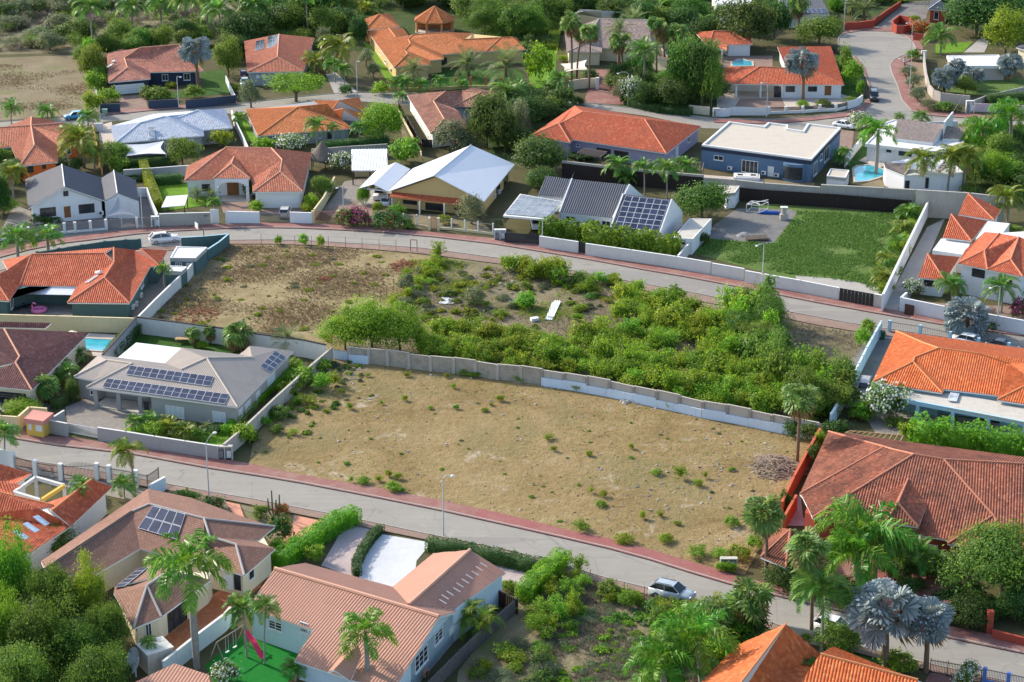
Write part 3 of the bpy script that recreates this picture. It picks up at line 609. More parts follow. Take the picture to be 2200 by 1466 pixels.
# right edge red roofs
h22=house('red_pavilion_roof_house','white house of stepped red pavilion roofs at the right edge',8,4.6,.45,
 'a 1642 852;b 1890 903;h 1865 742 ab;g 1705 738;c 2190 962;d 1888 903;i 2086 818 dc;k 1990 598 =h;j 2155 628 =i;l 1870 588;e 2420 720;f 2330 560',
 'abh gahkl dci bhkji ceji','ah bh hk di ci ij','abcefl',T_RED,W_WHITE,C_RED,wins='ab 1765 885 1866 978 k 1;bc 1990 940 2096 1035 k 1')
for nm,ptx,E_ in (('back_pavilion',('1645 437','1948 487','1722 256','2005 400','1800 300'),3.6),('middle_pavilion',('1512 632','1755 662','1585 435','1890 492','1690 470'),3.4),('front_pavilion',('1305 968','1532 996','1385 770','1660 797','1460 800'),2.7)):
    a,b,h,c,dd=ptx
    hh=house(nm,'x',8,E_,.5,f'a {a};b {b};h {h} ab;c {c};d {dd}','abh bch','bh','',T_RED,W_WHITE,C_RED)
    a,b,c=hh.pt['a'],hh.pt['b'],hh.pt['c'];poly=[a,b,c,a+c-b];ins,_=inset(poly,.4)
    wl=MB().prism([(p.x,p.y) for p in ins],-.2,E_-.06).build('wall',W_WHITE,hh.o)
    for o in list(hh.o.children):o.parent=h22.o;o.matrix_parent_inverse=Matrix.Translation(-h22.o.location)
    if nm=='front_pavilion':
        hh.edge={};A=Vector((ins[0].x,ins[0].y,0));d=(ins[1]-ins[0]).normalized();d=Vector((d.x,d.y,0));hh.edge['ab']=(A,d,Vector((d.y,-d.x,0)));hh.o2=hh.o;hh.o=h22.o;add_wins(hh,'ab 1355 985 1440 1048 b 2');hh.o=hh.o2
    bpy.data.objects.remove(hh.o)
for pp,z in ((((1500,640),(1748,668),(1705,778),(1428,738)),3.0),(((1895,492),(2080,512),(2015,600),(1790,642)),3.6)):
    ps=[P(x,y,z,8) for x,y in pp];MB().prism([(p.x,p.y) for p in ps],-.2,z).build('flat_wing',M_WDECK,h22.o)
# teal house with red roof
h23=house('teal_house','dark teal walled house with red tile wings round a patio',5,2.9,.42,
 'a 165 1040;b 650 1045;m 265 775 ab;n 880 765 ab;o 962 842 ab;c 568 1182;d 1092 1187;h 880 972 cd;e 1270 876;f 1135 738;g 960 718 =n;i 1345 872;k 1415 740;j 1185 728 z4.3;p 75 1168;s -60 960 z4.9;t 65 905 z4.7;q -230 1150;u 20 825;v 700 745',
 'abonm cboh cdh defgoh eijf ikj apst qps mtu mta mngu','mn no hc hd ho og am ij ps','qpabcdeik',T_RED,W_TEAL,C_RED,wins='ab 175 1055 215 1100 w 1;de 1185 1015 1210 1030 w 2;pa 80 1130 115 1205 w 2',acs='de 1180 1118;de 1110 1215;de 1140 1190')
heater(h23,fplane(h23,'cbo'),px(5,840,940),px(5,775,985))
flat_roof('teal_outbuilding','dark teal outbuilding with white flat roof, the nearer to the road',5,2.7,'1436 800;1650 802;1745 712;1490 706',W_TEAL,M_WDECK,.2,.12,wins='ab 1480 842 1536 868 w 3;ab 1572 845 1625 870 wdoor',acs='',cat='shed')
flat_roof('teal_shed','smaller dark teal shed with white flat roof beside a palm',5,2.6,'1395 908;1530 916;1576 876;1445 868',W_TEAL,M_WDECK,.15,.1,cat='shed')
h24=house('maroon_roof_house','cream house under a big dark maroon tile roof beside a pool',9,3.0,.45,
 'a -250 495;b 270 545;h 130 312 ab;c 752 62;k 165 262 =h;j 35 28 z6.2;q -260 5 z6;w -260 400;v 600 20','abh bcjkh hkjqw','hb hk kj','abcvw',T_MAROON,W_CREAM,C_RIDGE,wins='ab -60 548 225 660 gdark')
lowr=[P(x,y,z,5) for x,y,z in ((-120,1338,3.6),(435,1352,3.6),(380,1398,3.0),(-120,1386,3.0))];link('rear_roof',roof_mesh('rear_roof',[lowr],[T_MAROON,M_WHITE]),h24.o)
h25=house('grey_veranda_house','grey bungalow with beige corrugated roof and two rows of solar panels',9,2.9,.38,
 'a 730 520;b 2005 690;m 1745 275 ab;i 1530 372 ab;k 1115 322 ab;c 625 433;d 795 465;j 905 292 cd;t 1535 187 z4.6;u 1390 320 z3.9;x 830 250;f 10@318 215;g 10@200 200 P:bfm;v 2130 270 P:bfm;y 2110 172 =v;z 2020 245;w 1000 270;s % a b .40 .1;p % a b .40 3.8;r % a b .02 3.8',
 'abmik cdkj cjx imtu bfgvm vgy yzv xjkiuw tzvm','ak bm im mv jc jk','sprdcxwyfb',T_BEIGE,W_TAUPE,C_BEIGE,ov=.4,prof=('wave',.25,.045),wins='sb 1395 668 1560 790 s 4;sb 1793 718 1908 822 s 3;sb 1215 640 1262 728 k 2;bf 2012 715 2050 762 s 2;bf 2065 665 2118 690 s 2;bf 2155 572 2195 622 s 3;bf 10@95 447 160 455 s 3;cd 760 540 812 590 w 2')
solar(h25.roof,[px(9,*q) for q in ((905,443),(1937,578),(1897,664),(862,520))],fplane(h25,'abm'),16,1)
solar(h25.roof,[px(9,*q) for q in ((1100,335),(1806,428),(1772,514),(1060,412))],fplane(h25,'abm'),11,1)
solar(h25.roof,[px(10,*q) for q in ((160,212),(256,264),(124,398),(32,346))],fplane(h25,'bfm'),2,4,mid=False)
# veranda columns and floor of the grey bungalow
for s in (.035,.19,.335):
    c=h25.pt['a'].lerp(h25.pt['b'],s)+Vector((.3,.75,0));c.z=0;post(h25.o,c,2.8,.5,W_TAUPE)
a,b,r_,p_=(h25.pt[k] for k in 'abrp');s0=h25.pt['s']
MB().beam((a.x+.6,a.y+.75,2.62),(s0.x,s0.y+.5,2.62),.4,.5).build('lintel',W_TAUPE,h25.o)
MB().prism([(a.x+.6,a.y+.6),(s0.x,s0.y+.4),(p_.x,p_.y),(r_.x,r_.y)],-.1,.14).build('veranda_floor',CONC2,h25.o)
ps=[P(x,y,3.3,9) for x,y in ((1150,142),(1535,188),(1388,322),(995,268))];MB().prism([(p.x,p.y) for p in ps],-.2,3.3).build('flat_wing',M_WDECK,h25.o)
h26=flat_roof('utility_kiosk','small yellow utility kiosk with pink slab roof',9,2.4,'200 782;365 805;450 735;278 708',W_OCHRE,plain('pink_slab',(.55,.24,.19),.8),.05,.02,param=plain('pink_slab',(.55,.24,.19)),cat='kiosk',overhang=.18,
 wins='ab 297 808 358 895 wdoor;ab 236 800 270 880 wdoor')
h27=house('bright_orange_house','pale blue house with bright orange tile roof over a long concrete veranda',12,3.5,.34,
 'a 920 478;b 1510 570;h 1265 308 ab;c 1525 537;d 1985 592;m 1478 192 cd;k 1278 270 cd;n 1815 238 cd;o 2065 320 cd;l 1120 48;q 1350 148 la;x 1975 628;y 2230 668;z 2290 470 xy;w 2420 430 =o;g 2700 640;e 2600 250;f 2560 320 =o',
 'abh lahkmq cdonmk bckh dozx xyz lqmnofe zofg yzg','ah bh hk km mn no qm xz on lq','labcdxyge',T_BRIGHT,W_LBLUE,C_OR)
pp=[P(x,y,3.0,12) for x,y in ((1150,600),(1195,622),(2330,838),(2330,700),(1520,560),(1080,520))]
MB().prism([(p.x,p.y) for p in pp],2.75,3.0).build('veranda_roof',CONC2,h27.o)
a,b=P(1195,640,2.7,12),P(2330,855,2.7,12);bd=(b-a).normalized();MB().beam((a.x,a.y+.1,2.75),(b.x,b.y+.1,2.75),.3,.55).build('edge_beam',W_LBLUE,h27.o)
for x in (1312,1612,1912,2215):
    s=(px(12,x,0)[0]-px(12,1195,0)[0])/(px(12,2330,0)[0]-px(12,1195,0)[0]);c=a.lerp(b,s);post(h27.o,Vector((c.x,c.y+.1,0)),2.5,.42,W_LBLUE,rz=math.atan2(bd.y,bd.x))
aa,bb=P(1195,640,0,12),P(2330,855,0,12)
MB().prism([(p.x,p.y) for p in pp],-.2,.1).build('veranda_floor',CONC2,h27.o)
heater(h27,(Vector((0,0,3.0)),Vector((0,0,1))),px(12,1625,550),px(12,1605,605))
h28=house('terracotta_mansion','red walled mansion under a vast fan of weathered terracotta tile roofs',0,3.0,.42,
 't 1780 928;a 1719 1101;e 1718.5 1062;b 1746 1113;c 1972 1150;f 2035 1160;g 2036 1169;i 2096 1179;j 2330 1215;m 1900 961 ta;n 1920 967 ta;o 1963 977 ta;p 2028 988 bc;q 2134 1108 bc;r 2154 1141 bc;s 2420 1010 =p;u 2330 1000;v 1952 1027 bc;w 1929 1081 z5.9;x 1902 1123 z4.2;y 1973 1133 z4.2;z 1885 1066 bc;k 1993 1082 bc;l 1724 1068',
 'tem mnle lbon bcfqpo pqrijs fgq gqri tmnopu vwxz wxy vwyk','tm em mn no bo op ps pq qr vw wx wy gq','tabcfgiju',T_TERRA,W_RED,C_TERRA,wins='bc 16@1188 388 1222 440 w 1;bc 16@1255 420 1320 465 w 3')
h28b=house('gate_lodge','little terracotta hip roofed lodge beside the leaning palm',16,2.6,.42,'a -20 520;b 170 600;h 205 310 ab;c 330 330;d 60 290 ;k 20 480 ab','abh bch ahd','bh ah','abcd',T_TERRA,W_RED,C_TERRA,cat='lodge')
h29=house('skylight_roof_house','terracotta roofed house with three pale skylights and a beamed courtyard',13,3.0,.4,
 'a 245 478;b 540 282;c 408 130 ab;d -60 20 z5.2;e -260 200;f 300 156 ab;g -200 620;h 9@770 1300 z4.9;i 9@948 1362;j 535 285;k 395 168 z4.7;l 330 120;m 9@720 1385;n 300 158 z3.6;o 370 150;p 885 70;q -320 140',
 'abfcdeg hijk hklm','cd hk','gabimlq',T_RED,W_WHITE,C_OR)
for sx in ((250,210,290,200,378,262,340,280),(172,265,208,252,302,312,265,330),(95,325,130,308,224,368,185,385)):
    a_,nn=fplane(h29,'abc');nn=nn if nn.z > 0 else -nn;q=[ray_plane(*px(13,sx[i],sx[i+1]),a_+nn*.16,nn) for i in (0,2,4,6)];m=MB().quadf(q)
    for k in range(4):m.quadf([q[k],q[k]-nn*.12,q[(k+1) % 4]-nn*.12,q[(k+1) % 4]])
    m.build('skylight',glassmat('skylight_glass',(.30,.38,.44),.3),h29.roof)
up=house('courtyard_house','low terracotta roofs round a white beamed courtyard behind the iron fence',9,3.0,.36,'a -120 1345;b 150 1332;c 268 1250;d -60 1150 z4.6;h 0 1158 ;e -120 1262;f 190 1358;g -120 1480;i 0 1318 z4.4','dabc','','abcd',T_RED,W_WHITE,C_OR)
ps=[P(x,y,z,9) for x,y,z in ((-120,1310,3.8),(30,1312,3.8),(200,1355,3.1),(120,1425,2.9),(-120,1480,2.9))];link('lower_roof',roof_mesh('lower_roof',[ps],[T_RED,M_WHITE]),up.o)
cy=[P(x,y,3.0,9) for x,y in ((120,1410),(300,1285),(540,1352),(345,1478))]
for i in range(4):MB().beam(cy[i],cy[(i+1) % 4],.35,.4).build('beam',M_OFFW if i != 2 else W_OCHRE,up.o)
for i in range(4):q=cy[i];post(up.o,Vector((q.x,q.y,0)),2.9,.35,M_OFFW)
mm_=cy[1].lerp(cy[2],.1);MB().prism([(p.x,p.y) for p in cy],-.1,.05).build('courtyard_floor',CONC2,up.o)
h30=house('brown_shingle_house','cream house with brown shingle roofs wrapped round a terracotta patio',0,2.9,.36,
 'a 88 1206;b 318 1050;g 301 1179;N 440 1216;d 284 1100 gN;e 321 1084 gN;c 96 1224 =d;f 315 1052;h 196 1240;i 417 1074;j 438.5 1115 gN;k 451 1155 z4.2;l 556 1161;m 591 1132;n 335 1187;o 409 1081;p 455 1155 =k;q 507 1171 z4.1;r 525 1237;s 592 1179;t 475 1222;u 545 1160;v 435 1178;w 412 1070;x 560 1124;y 130 1268',
 'acdb dbe gdejN cdgh ebwj jwxm jmlk jkpvN pqrtv pqsu qsr ach','cd de ej jk qr qp cd kp jm','ahgntrsxwb',T_BROWNS,W_CREAM,C_GREY,prof=('flat',1,0),wins='rs 13@1878 612 1926 668 w 1;tr 13@1772 640 1826 775 k 1;tr 13@1694 640 1772 770 wdoor',rowcap=.12)
solar(h30.roof,[px(13,*q) for q in ((1158,130),(1405,192),(1340,388),(1042,300))],fplane(h30,'gNj'),4,2,mid=False)
h30f=house('brown_shingle_wing','x',13,2.8,.38,'a 1010 1060;b 1222 972;c 1600 690;h 1112 738 ab;j 1500 670 bc;d 870 745;e 860 790;f 1130 575;i 1240 652 bc;g 1640 620;l 1310 600','abh bcjih hied idf aeh fij','bh hi ij ah','abcgfd',T_BROWNS,W_CREAM,C_GREY,ov=.45,prof=('flat',1,0),wins='ab 1095 1030 1152 1125 w 2;bc 1262 905 1420 1060 k 3')
ps=[(880,740),(1125,600),(1070,620),(930,690)]
hh=h30f
a_,n_=fplane(hh,'idf')
solar(hh.roof,[px(13,*q) for q in ((1055,600),(1130,592),(945,742),(862,752))],(a_,n_),1,5,mid=False)
for o in list(h30f.o.children):o.parent=h30.o;o.matrix_parent_inverse=Matrix.Translation(-h30.o.location)
bpy.data.objects.remove(h30f.o)
h31=house('salmon_corrugated_house','pale blue house with salmon corrugated gable roofs by the white gravel yard',14,3.4,.36,
 'a -62 905;b 432 1072;m 140 607 ab;n 1385 972 ab;e 290 1305 ab!;f 560 1392 ab!;z 760 1460 ab!;g 1060 1500 ab!;k 368 563 ;h 1035 745;l 1345 490;i 1155 882 hl;j 1510 935;p 1620 467 hl;q 1888 636;r 1510 908;u % a b 2.42 .15;s 950 760 ;t 1190 885',
 'abefzgnm mnihk njri hipl ipqr','mn ip','abujqlhk',T_SALMC,W_PALEB,plain('salmon_ridge',(.62,.33,.22),.6),ov=.25,prof=('wave',.33,.06),rowcap=.2,thick=.2,
 wins='ab 95 985 202 1090 w 2 3;ab 335 1060 395 1100 w 4;uj 1350 1107 1412 1125 w 2 3;uj 1200 1280 1300 1290 w 3 3;uj 1462 1065 1490 1090 wdoor',acs='uj 1268 1390')
u_=h31.pt['u'];ext=[h31.pt['b']] + [h31.pt[k] for k in 'ezg'] + [u_];ex,_=inset(ext,.3);MB().prism([(p.x,p.y) for p in ex],-.2,1.75).build('wall',W_PALEB,h31.o)
A_,d_,n_=h31.edge['uj'];nn,gg,jj=(h31.pt[k]-n_*((h31.pt[k]-A_).dot(n_)) for k in 'ngj');gg=Vector((gg.x,gg.y,gg.z));MB().quadf([Vector((gg.x,gg.y,.1)),Vector((gg.x,gg.y,gg.z-.15)),nn-Vector((0,0,.2)),jj-Vector((0,0,.1)),Vector((jj.x,jj.y,.1))]).build('gable_wall',W_PALEB,h31.o)
h31.o.children[0].data.materials[0]=T_SALMC
pk=[P(x,y,z,14) for x,y,z in ((545,1392,2.6),(770,1190,4.4),(600,1372,3.6),(712,1452,2.5))]
link('porch_roof',roof_mesh('porch_roof',[[P(770,1185,4.3,14),P(592,1372,3.5,14),P(715,1455,2.6,14),P(800,1260,3.6,14)],[P(770,1185,4.3,14),P(592,1372,3.5,14),P(540,1392,2.8,14),P(640,1285,3.3,14)]],[T_SALMC,M_WHITE],('wave',.33,.06)),h31.o)
GRV=plain('pale_vent',(.5,.48,.47),.6)
fl=[(1415,855),(1432,820),(1470,792),(1520,765),(1545,730),(1585,700),(1615,665),(1660,640),(1690,605),(1725,577)]
a_,n_=fplane(h31,'ipq');n_=n_ if n_.z > 0 else -n_
for x,y in fl:
    c_=ray_plane(*px(14,x,y),a_+n_*.14,n_);u_=Vector((0,0,1)).cross(n_).normalized();w_=n_.cross(u_);MB().quadf([c_+u_*.09+w_*.42,c_-u_*.09+w_*.42,c_-u_*.09-w_*.42,c_+u_*.09-w_*.42]).build('roof_vent',GRV,h31.roof)
h32=house('red_orange_hip_house','house under bright red orange tile hips in the bottom right corner',0,3.2,.45,
 'a 1500 1475;b 1585 1500;h 1688 1342 z6.2;c 1583 1388;d 1762 1406;e 1728 1480;f 1590 1470 z6.2','hcaf hfbed','hf','cabed',T_BRIGHT,W_WHITE,C_OR)
h32b=house('red_orange_lean_wing','lower bright red orange tile wing in front of the clipped palm crown',0,3.2,.45,'a 1700 1500;b 1985 1545;m 1762 1406 ab;n 1972 1462 ab;c 2010 1480;d 1790 1390','abnm mncd','mn','abcd',T_BRIGHT,W_WHITE,C_OR)
h33=house('corrugated_lean_to','pinkish corrugated lean to roof by the satellite dish',13,2.6,.12,'a 1005 1475;b 1600 1560;n 1582 1412 ab;m 1322 1325 ab','abnm','','abnm',T_SALMC,M_OFFW,C_GREY,prof=('wave',.33,.05),cat='shed')
# carports, sheds and huts
cpy=house('white_gable_carport','open white gable carport beside the yellow house',6,2.9,.32,'a 868 215;b 1108 240;h 990 180 v:ab;n 2@1180 1370 =h;c 2@1302 1427;l 2@1010 1446','ahnl hbcn','','',T_WMETAL,M_WHITE,cat='carport',prof=('flat',1,0),thick=.12)
for k in 'abcl':
    c=cpy.pt[k].lerp((cpy.pt['a']+cpy.pt['c'])/2,.08);post(cpy.o,Vector((c.x,c.y,0)),2.85,.22,M_WHITE,'post')
for k,k2 in (('a','b'),('l','c'),('a','l'),('b','c')):
    p,q=(cpy.pt[x].lerp((cpy.pt['a']+cpy.pt['c'])/2,.08) for x in (k,k2));MB().beam((p.x,p.y,2.75),(q.x,q.y,2.75),.12,.2).build('beam',M_WHITE,cpy.o)
pr=[P(x,y,z,6) for x,y,z in ((1125,287,2.3),(1800,358,2.3),(1838,296,2.75),(1165,228,2.75))];link('porch_roof',roof_mesh('porch_roof',[pr],[T_RED,W_PEACH]),h10.o)
for x,y in ((1150,392),(1382,438),(1590,455)):post(h10.o,P(x,y,0,6),2.25,.28,M_WHITE,round_=True)
dcs=house('corrugated_shed','open shed with white corrugated roof behind the yellow house',2,2.7,.15,'a 808 1440;b 1112 1440;c 1105 1258 z3.2;d 803 1262 z3.2','abcd','','',T_WCORR,M_WHITE,cat='shed',prof=('seam',.55,.06))
for x,y in ((815,1448),(960,1448),(1100,1448)):p=P(x,y,2.6,2);post(dcs.o,Vector((p.x,p.y+.4,0)),2.6,.2,M_BROWN,'post')
a,b=P(815,1430,2.6,2),P(1100,1430,2.6,2);MB().beam((a.x,a.y+4.5,1.3),(b.x,b.y+4.5,1.3),.2,2.6).build('back_wall',W_SAND,dcs.o)
pc=P(555,1438,0,2);hut=empty('palm_thatch_hut',pc,'round grey palm thatch hut beside the corrugated shed','hut')
TH=plain('grey_thatch',(.16,.13,.105),.95,var=.4,scale=5,bump=.9)
MB().lathe((pc.x,pc.y+1.5,0),[(3.0,2.0),(2.9,2.15),(2.2,2.7),(1.3,3.5),(.5,4.4),(.12,4.9),(0,4.95)],18).build('thatch',TH,hut)
for k in range(5):MB().tube([(pc.x+2.2*math.cos(k*1.26),pc.y+1.5+2.2*math.sin(k*1.26),0),(pc.x+2.2*math.cos(k*1.26),pc.y+1.5+2.2*math.sin(k*1.26),2.6)],.09,6).build('post',M_BROWN,hut)
deck_on_posts('garden_canopy','flat white garden canopy on dark posts behind the concrete wall',5,((1362,375),(1560,358),(1585,270),(1405,283)),2.4,.12,M_WDECK,M_BLACK,'canopy',pw=.12)
flat_roof('pump_house','small white flat roofed pump house on the retaining wall by the pool',8,2.3,'536 108;695 125;725 62;565 48',W_WHITE,M_DECK,.2,.15,cat='shed')
def pergola(name,label,r,pts,z,n,mat,cat='pergola',along=0,posts=True):
    ps=[P(x,y,z,r) for x,y in pts];c=sum(ps,Vector())/4;c.z=0;root=empty(name,c,label,cat)
    for i in range(4):MB().beam(ps[i],ps[(i+1) % 4],.1,.16).build('beam',mat,root)
    for i in range(1,n):
        a,b=(ps[0].lerp(ps[1],i/n),ps[3].lerp(ps[2],i/n)) if along==0 else (ps[0].lerp(ps[3],i/n),ps[1].lerp(ps[2],i/n));MB().beam(a+Vector((0,0,.1)),b+Vector((0,0,.1)),.07,.1).build('slat',mat,root)
    if posts:
        for p in ps:post(root,Vector((p.x,p.y,0)),z,.14,mat,'post')
pergola('slatted_pergola','grey brown slatted pergola in front of the lilac house',3,((550,1292),(745,1330),(800,1283),(610,1255)),2.6,9,plain('grey_wood',(.20,.15,.13),.8),along=1)
pergola('open_pergola','bare rafter pergola between the lilac and blue grey houses',3,((1345,1420),(1600,1452),(1618,1378),(1410,1345)),2.6,8,plain('grey_wood',(.20,.15,.13),.8))
pergola('wooden_pergola','low wooden batten pergola at the back of the terracotta mansion',12,((690,905),(1150,985),(1180,930),(740,890)),2.6,10,plain('pale_wood',(.42,.28,.14),.8),posts=False)
def sail(name,label,r,pts,mat,sag=.25,cat='shade sail'):
    ps=[P(x,y,z,r) for x,y,z in pts];c=sum(ps,Vector())/len(ps);cg=Vector((c.x,c.y,0));root=empty(name,cg,label,cat);m=MB();n=6;k=len(ps)
    for i in range(k):
        a,b=ps[i],ps[(i+1) % k];last=None
        for t in range(n+1):
            e=a.lerp(b,t/n);e=e.lerp(c,.22*math.sin(math.pi*t/n));row=[e.lerp(c,s/4)-Vector((0,0,sag*math.sin(math.pi*min(1,s/4)*.5))) for s in range(5)]
            if last:
                for s in range(4):m.quadf([last[s],row[s],row[s+1],last[s+1]])
            last=row
    m.build('fabric',mat,root)
    for p in ps:MB().tube([(p.x,p.y,0),(p.x,p.y,p.z)],.05,6).build('post',M_ALU,root)
SAILM=plain('sail_cloth',(.55,.57,.62),.8,var=.05);SAILW=plain('cream_sail_cloth',(.74,.66,.55),.8,var=.05);SAILG=plain('grey_sail_cloth',(.34,.35,.37),.8,var=.08)
sail('wide_shade_sail','wide pale shade sail in front of the white roofed house',1,((1045,1222,2.8),(1385,1190,2.8),(1402,1300,2.4),(1065,1318,2.4)),SAILM)
sail('cream_shade_sail','cream shade sail under tall fan palms beside the gate',3,((408,540,2.6),(632,505,3.2),(640,590,2.6),(430,612,2.4)),SAILW)
sail('grey_shade_sail','peaked grey triangular shade sail beside the white gable house',5,((998,280,4.6),(1142,438,2.3),(895,452,2.3)),SAILG,.1)
aw=[P(x,y,z,5) for x,y,z in ((228,1050,2.75),(640,1050,2.75),(605,1116,2.3),(208,1108,2.3))];m=MB().quadf(aw);m.quadf([p-Vector((0,0,.06)) for p in aw][::-1]);m.build('awning',plain('awning_cloth',(.62,.64,.66),.8),h23.o)
# arched porch of the salmon roofed house
pa,qa=h9.pt['p'],h9.pt['q'];d=(qa-pa);L=d.length-.5;d.normalize();base=pa+d*.25;base.z=0;m=MB();dn=Vector((-d.y,d.x,0))*.35
xs=np.linspace(0,L,15);cw=.55
def topz(u):return 2.55+.95*math.sqrt(max(0,1-((u-L/2)/(L/2-cw))**2)) if cw < u < L-cw else 0
for i in range(14):
    um=(xs[i]+xs[i+1])/2;zb=topz(um);z1=3.95;A,B=base+d*xs[i],base+d*xs[i+1]
    m.quadf([A+Vector((0,0,zb)),B+Vector((0,0,zb)),B+Vector((0,0,z1)),A+Vector((0,0,z1))]);m.quadf([A+dn+Vector((0,0,zb)),B+dn+Vector((0,0,zb)),B+Vector((0,0,zb)),A+Vector((0,0,zb))])
m.build('arch_wall',W_WHITE,h9.o)
for u in (.28,L-.28):c=base+d*u+dn*.5;post(h9.o,c,2.6,.5,W_WHITE)
pc_=base+d*L/2;A_,dd_,nr_=h9.edge['ac'];q_=A_+dd_*((pc_-A_).dot(dd_));window_on(h9.o,q_,dd_,nr_,-1.0,1.0,.1,2.3,('door',1,1))
MB().prism([(p.x,p.y) for p in (base,base+d*L,base+d*L+dn*12,base+dn*12)],-.1,.1).build('porch_floor',CONC2,h9.o)
# ================================================================ GROUND, ROADS, YARDS
def groundmat(name,cols,scale=.25,bumpy=.4,patch=None,pcol=None,fine=6,plo=.52,phi=.66,pscale=.12,speck=None):
    t=NT(name);p=t.pos();a=t.noise(p,scale,6,.62,.3);b=t.noise(p,fine,4,.7)
    f=t.math('ADD',t.math('MULTIPLY',a,.62),t.math('MULTIPLY',b,.38));k=len(cols)-1
    col=t.ramp(f,[(.28+.44*i/k,c) for i,c in enumerate(cols)])
    if pcol:col=t.mix(t.step(t.math('ADD',t.math('MULTIPLY',t.noise(p,pscale,6,.7,.5),.75),t.math('MULTIPLY',b,.25)),plo,phi),col,pcol)
    if speck:
        v=t.n('ShaderNodeTexVoronoi');v.inputs['Scale'].default_value=1.6;t.l(p,v.inputs['Vector'])
        col=t.mix(t.step(t.math('MULTIPLY',v.outputs['Distance'],-1),-.14,-.05),col,speck)
    t.bump(t.math('ADD',b,t.math('MULTIPLY',t.noise(p,1.3,5,.6),1.6)),bumpy,.12);MATS[name]=t.done(col,.95,.1);return t.m
def pavermat(name,c1,c2,w=.22,h=.11,mort=.5,patchy=.35):
    t=NT(name);p=t.pos();mp=t.n('ShaderNodeMapping');mp.inputs['Rotation'].default_value=(0,0,R(-14));t.l(p,mp.inputs[0])
    b=t.n('ShaderNodeTexBrick');t.l(mp.outputs[0],b.inputs[0]);b.inputs['Scale'].default_value=1;b.inputs['Brick Width'].default_value=w;b.inputs['Row Height'].default_value=h;b.inputs['Mortar Size'].default_value=.012
    b.inputs['Color1'].default_value=(*c1,1);b.inputs['Color2'].default_value=(*c2,1);b.inputs['Mortar'].default_value=(*sc_(c1,mort),1)
    n=t.noise(p,.35,6,.65);n2=t.noise(p,3,3);col=t.mix(t.math('MULTIPLY',t.step(n,.42,.68),patchy),b.outputs[0],(.36,.28,.22));col=t.mix(t.math('MULTIPLY',t.step(n2,.5,.8),.25),col,sc_(c1,.55))
    t.bump(b.outputs[1],-.3,.02);MATS[name]=t.done(col,.85,.2);return t.m
def asphalt():
    t=NT('sun_bleached_asphalt');p=t.pos();mp=t.n('ShaderNodeMapping');mp.inputs['Rotation'].default_value=(0,0,R(24));mp.inputs['Scale'].default_value=(.10,1,1);t.l(p,mp.inputs[0])
    wear=t.noise(mp.outputs[0],.9,5,.6);n=t.noise(p,.22,6,.65);f=t.noise(p,18,3,.7)
    col=t.ramp(t.math('ADD',t.math('MULTIPLY',wear,.55),t.math('MULTIPLY',n,.45)),[(.28,(.235,.22,.195)),(.5,(.272,.254,.222)),(.75,(.312,.29,.252))])
    col=t.mix(t.math('MULTIPLY',t.step(f,.5,.8),.25),col,(.15,.145,.14))
    v=t.n('ShaderNodeTexVoronoi',feature='DISTANCE_TO_EDGE');v.inputs['Scale'].default_value=.16;vm=t.n('ShaderNodeMix',data_type='VECTOR')
    t.l(p,v.inputs['Vector']);cr=t.step(t.math('MULTIPLY',v.outputs['Distance'],-1),-.008,-.002);col=t.mix(t.math('MULTIPLY',cr,.35),col,(.12,.115,.11))
    st=t.step(t.noise(p,.55,5,.6),.60,.70);col=t.mix(t.math('MULTIPLY',st,.45),col,(.13,.125,.115));pa=t.n('ShaderNodeTexVoronoi',distance='CHEBYCHEV');pa.inputs['Scale'].default_value=.07;t.l(mp.outputs[0],pa.inputs['Vector']);s3=t.n('ShaderNodeSeparateColor');t.l(pa.outputs['Color'],s3.inputs[0]);col=t.mix(t.math('MULTIPLY',t.step(s3.outputs[0],.72,.74),.35),col,(.17,.165,.155));col=t.mix(t.math('MULTIPLY',t.step(t.noise(p,.33,6,.7,.5),.58,.70),.5),col,(.37,.33,.27))
    t.bump(f,.25,.02);MATS['asphalt']=t.done(col,.85,.25);return t.m
G_BASE=groundmat('garden_soil',[(.045,.055,.02),(.09,.085,.04),(.16,.12,.07)],.12)
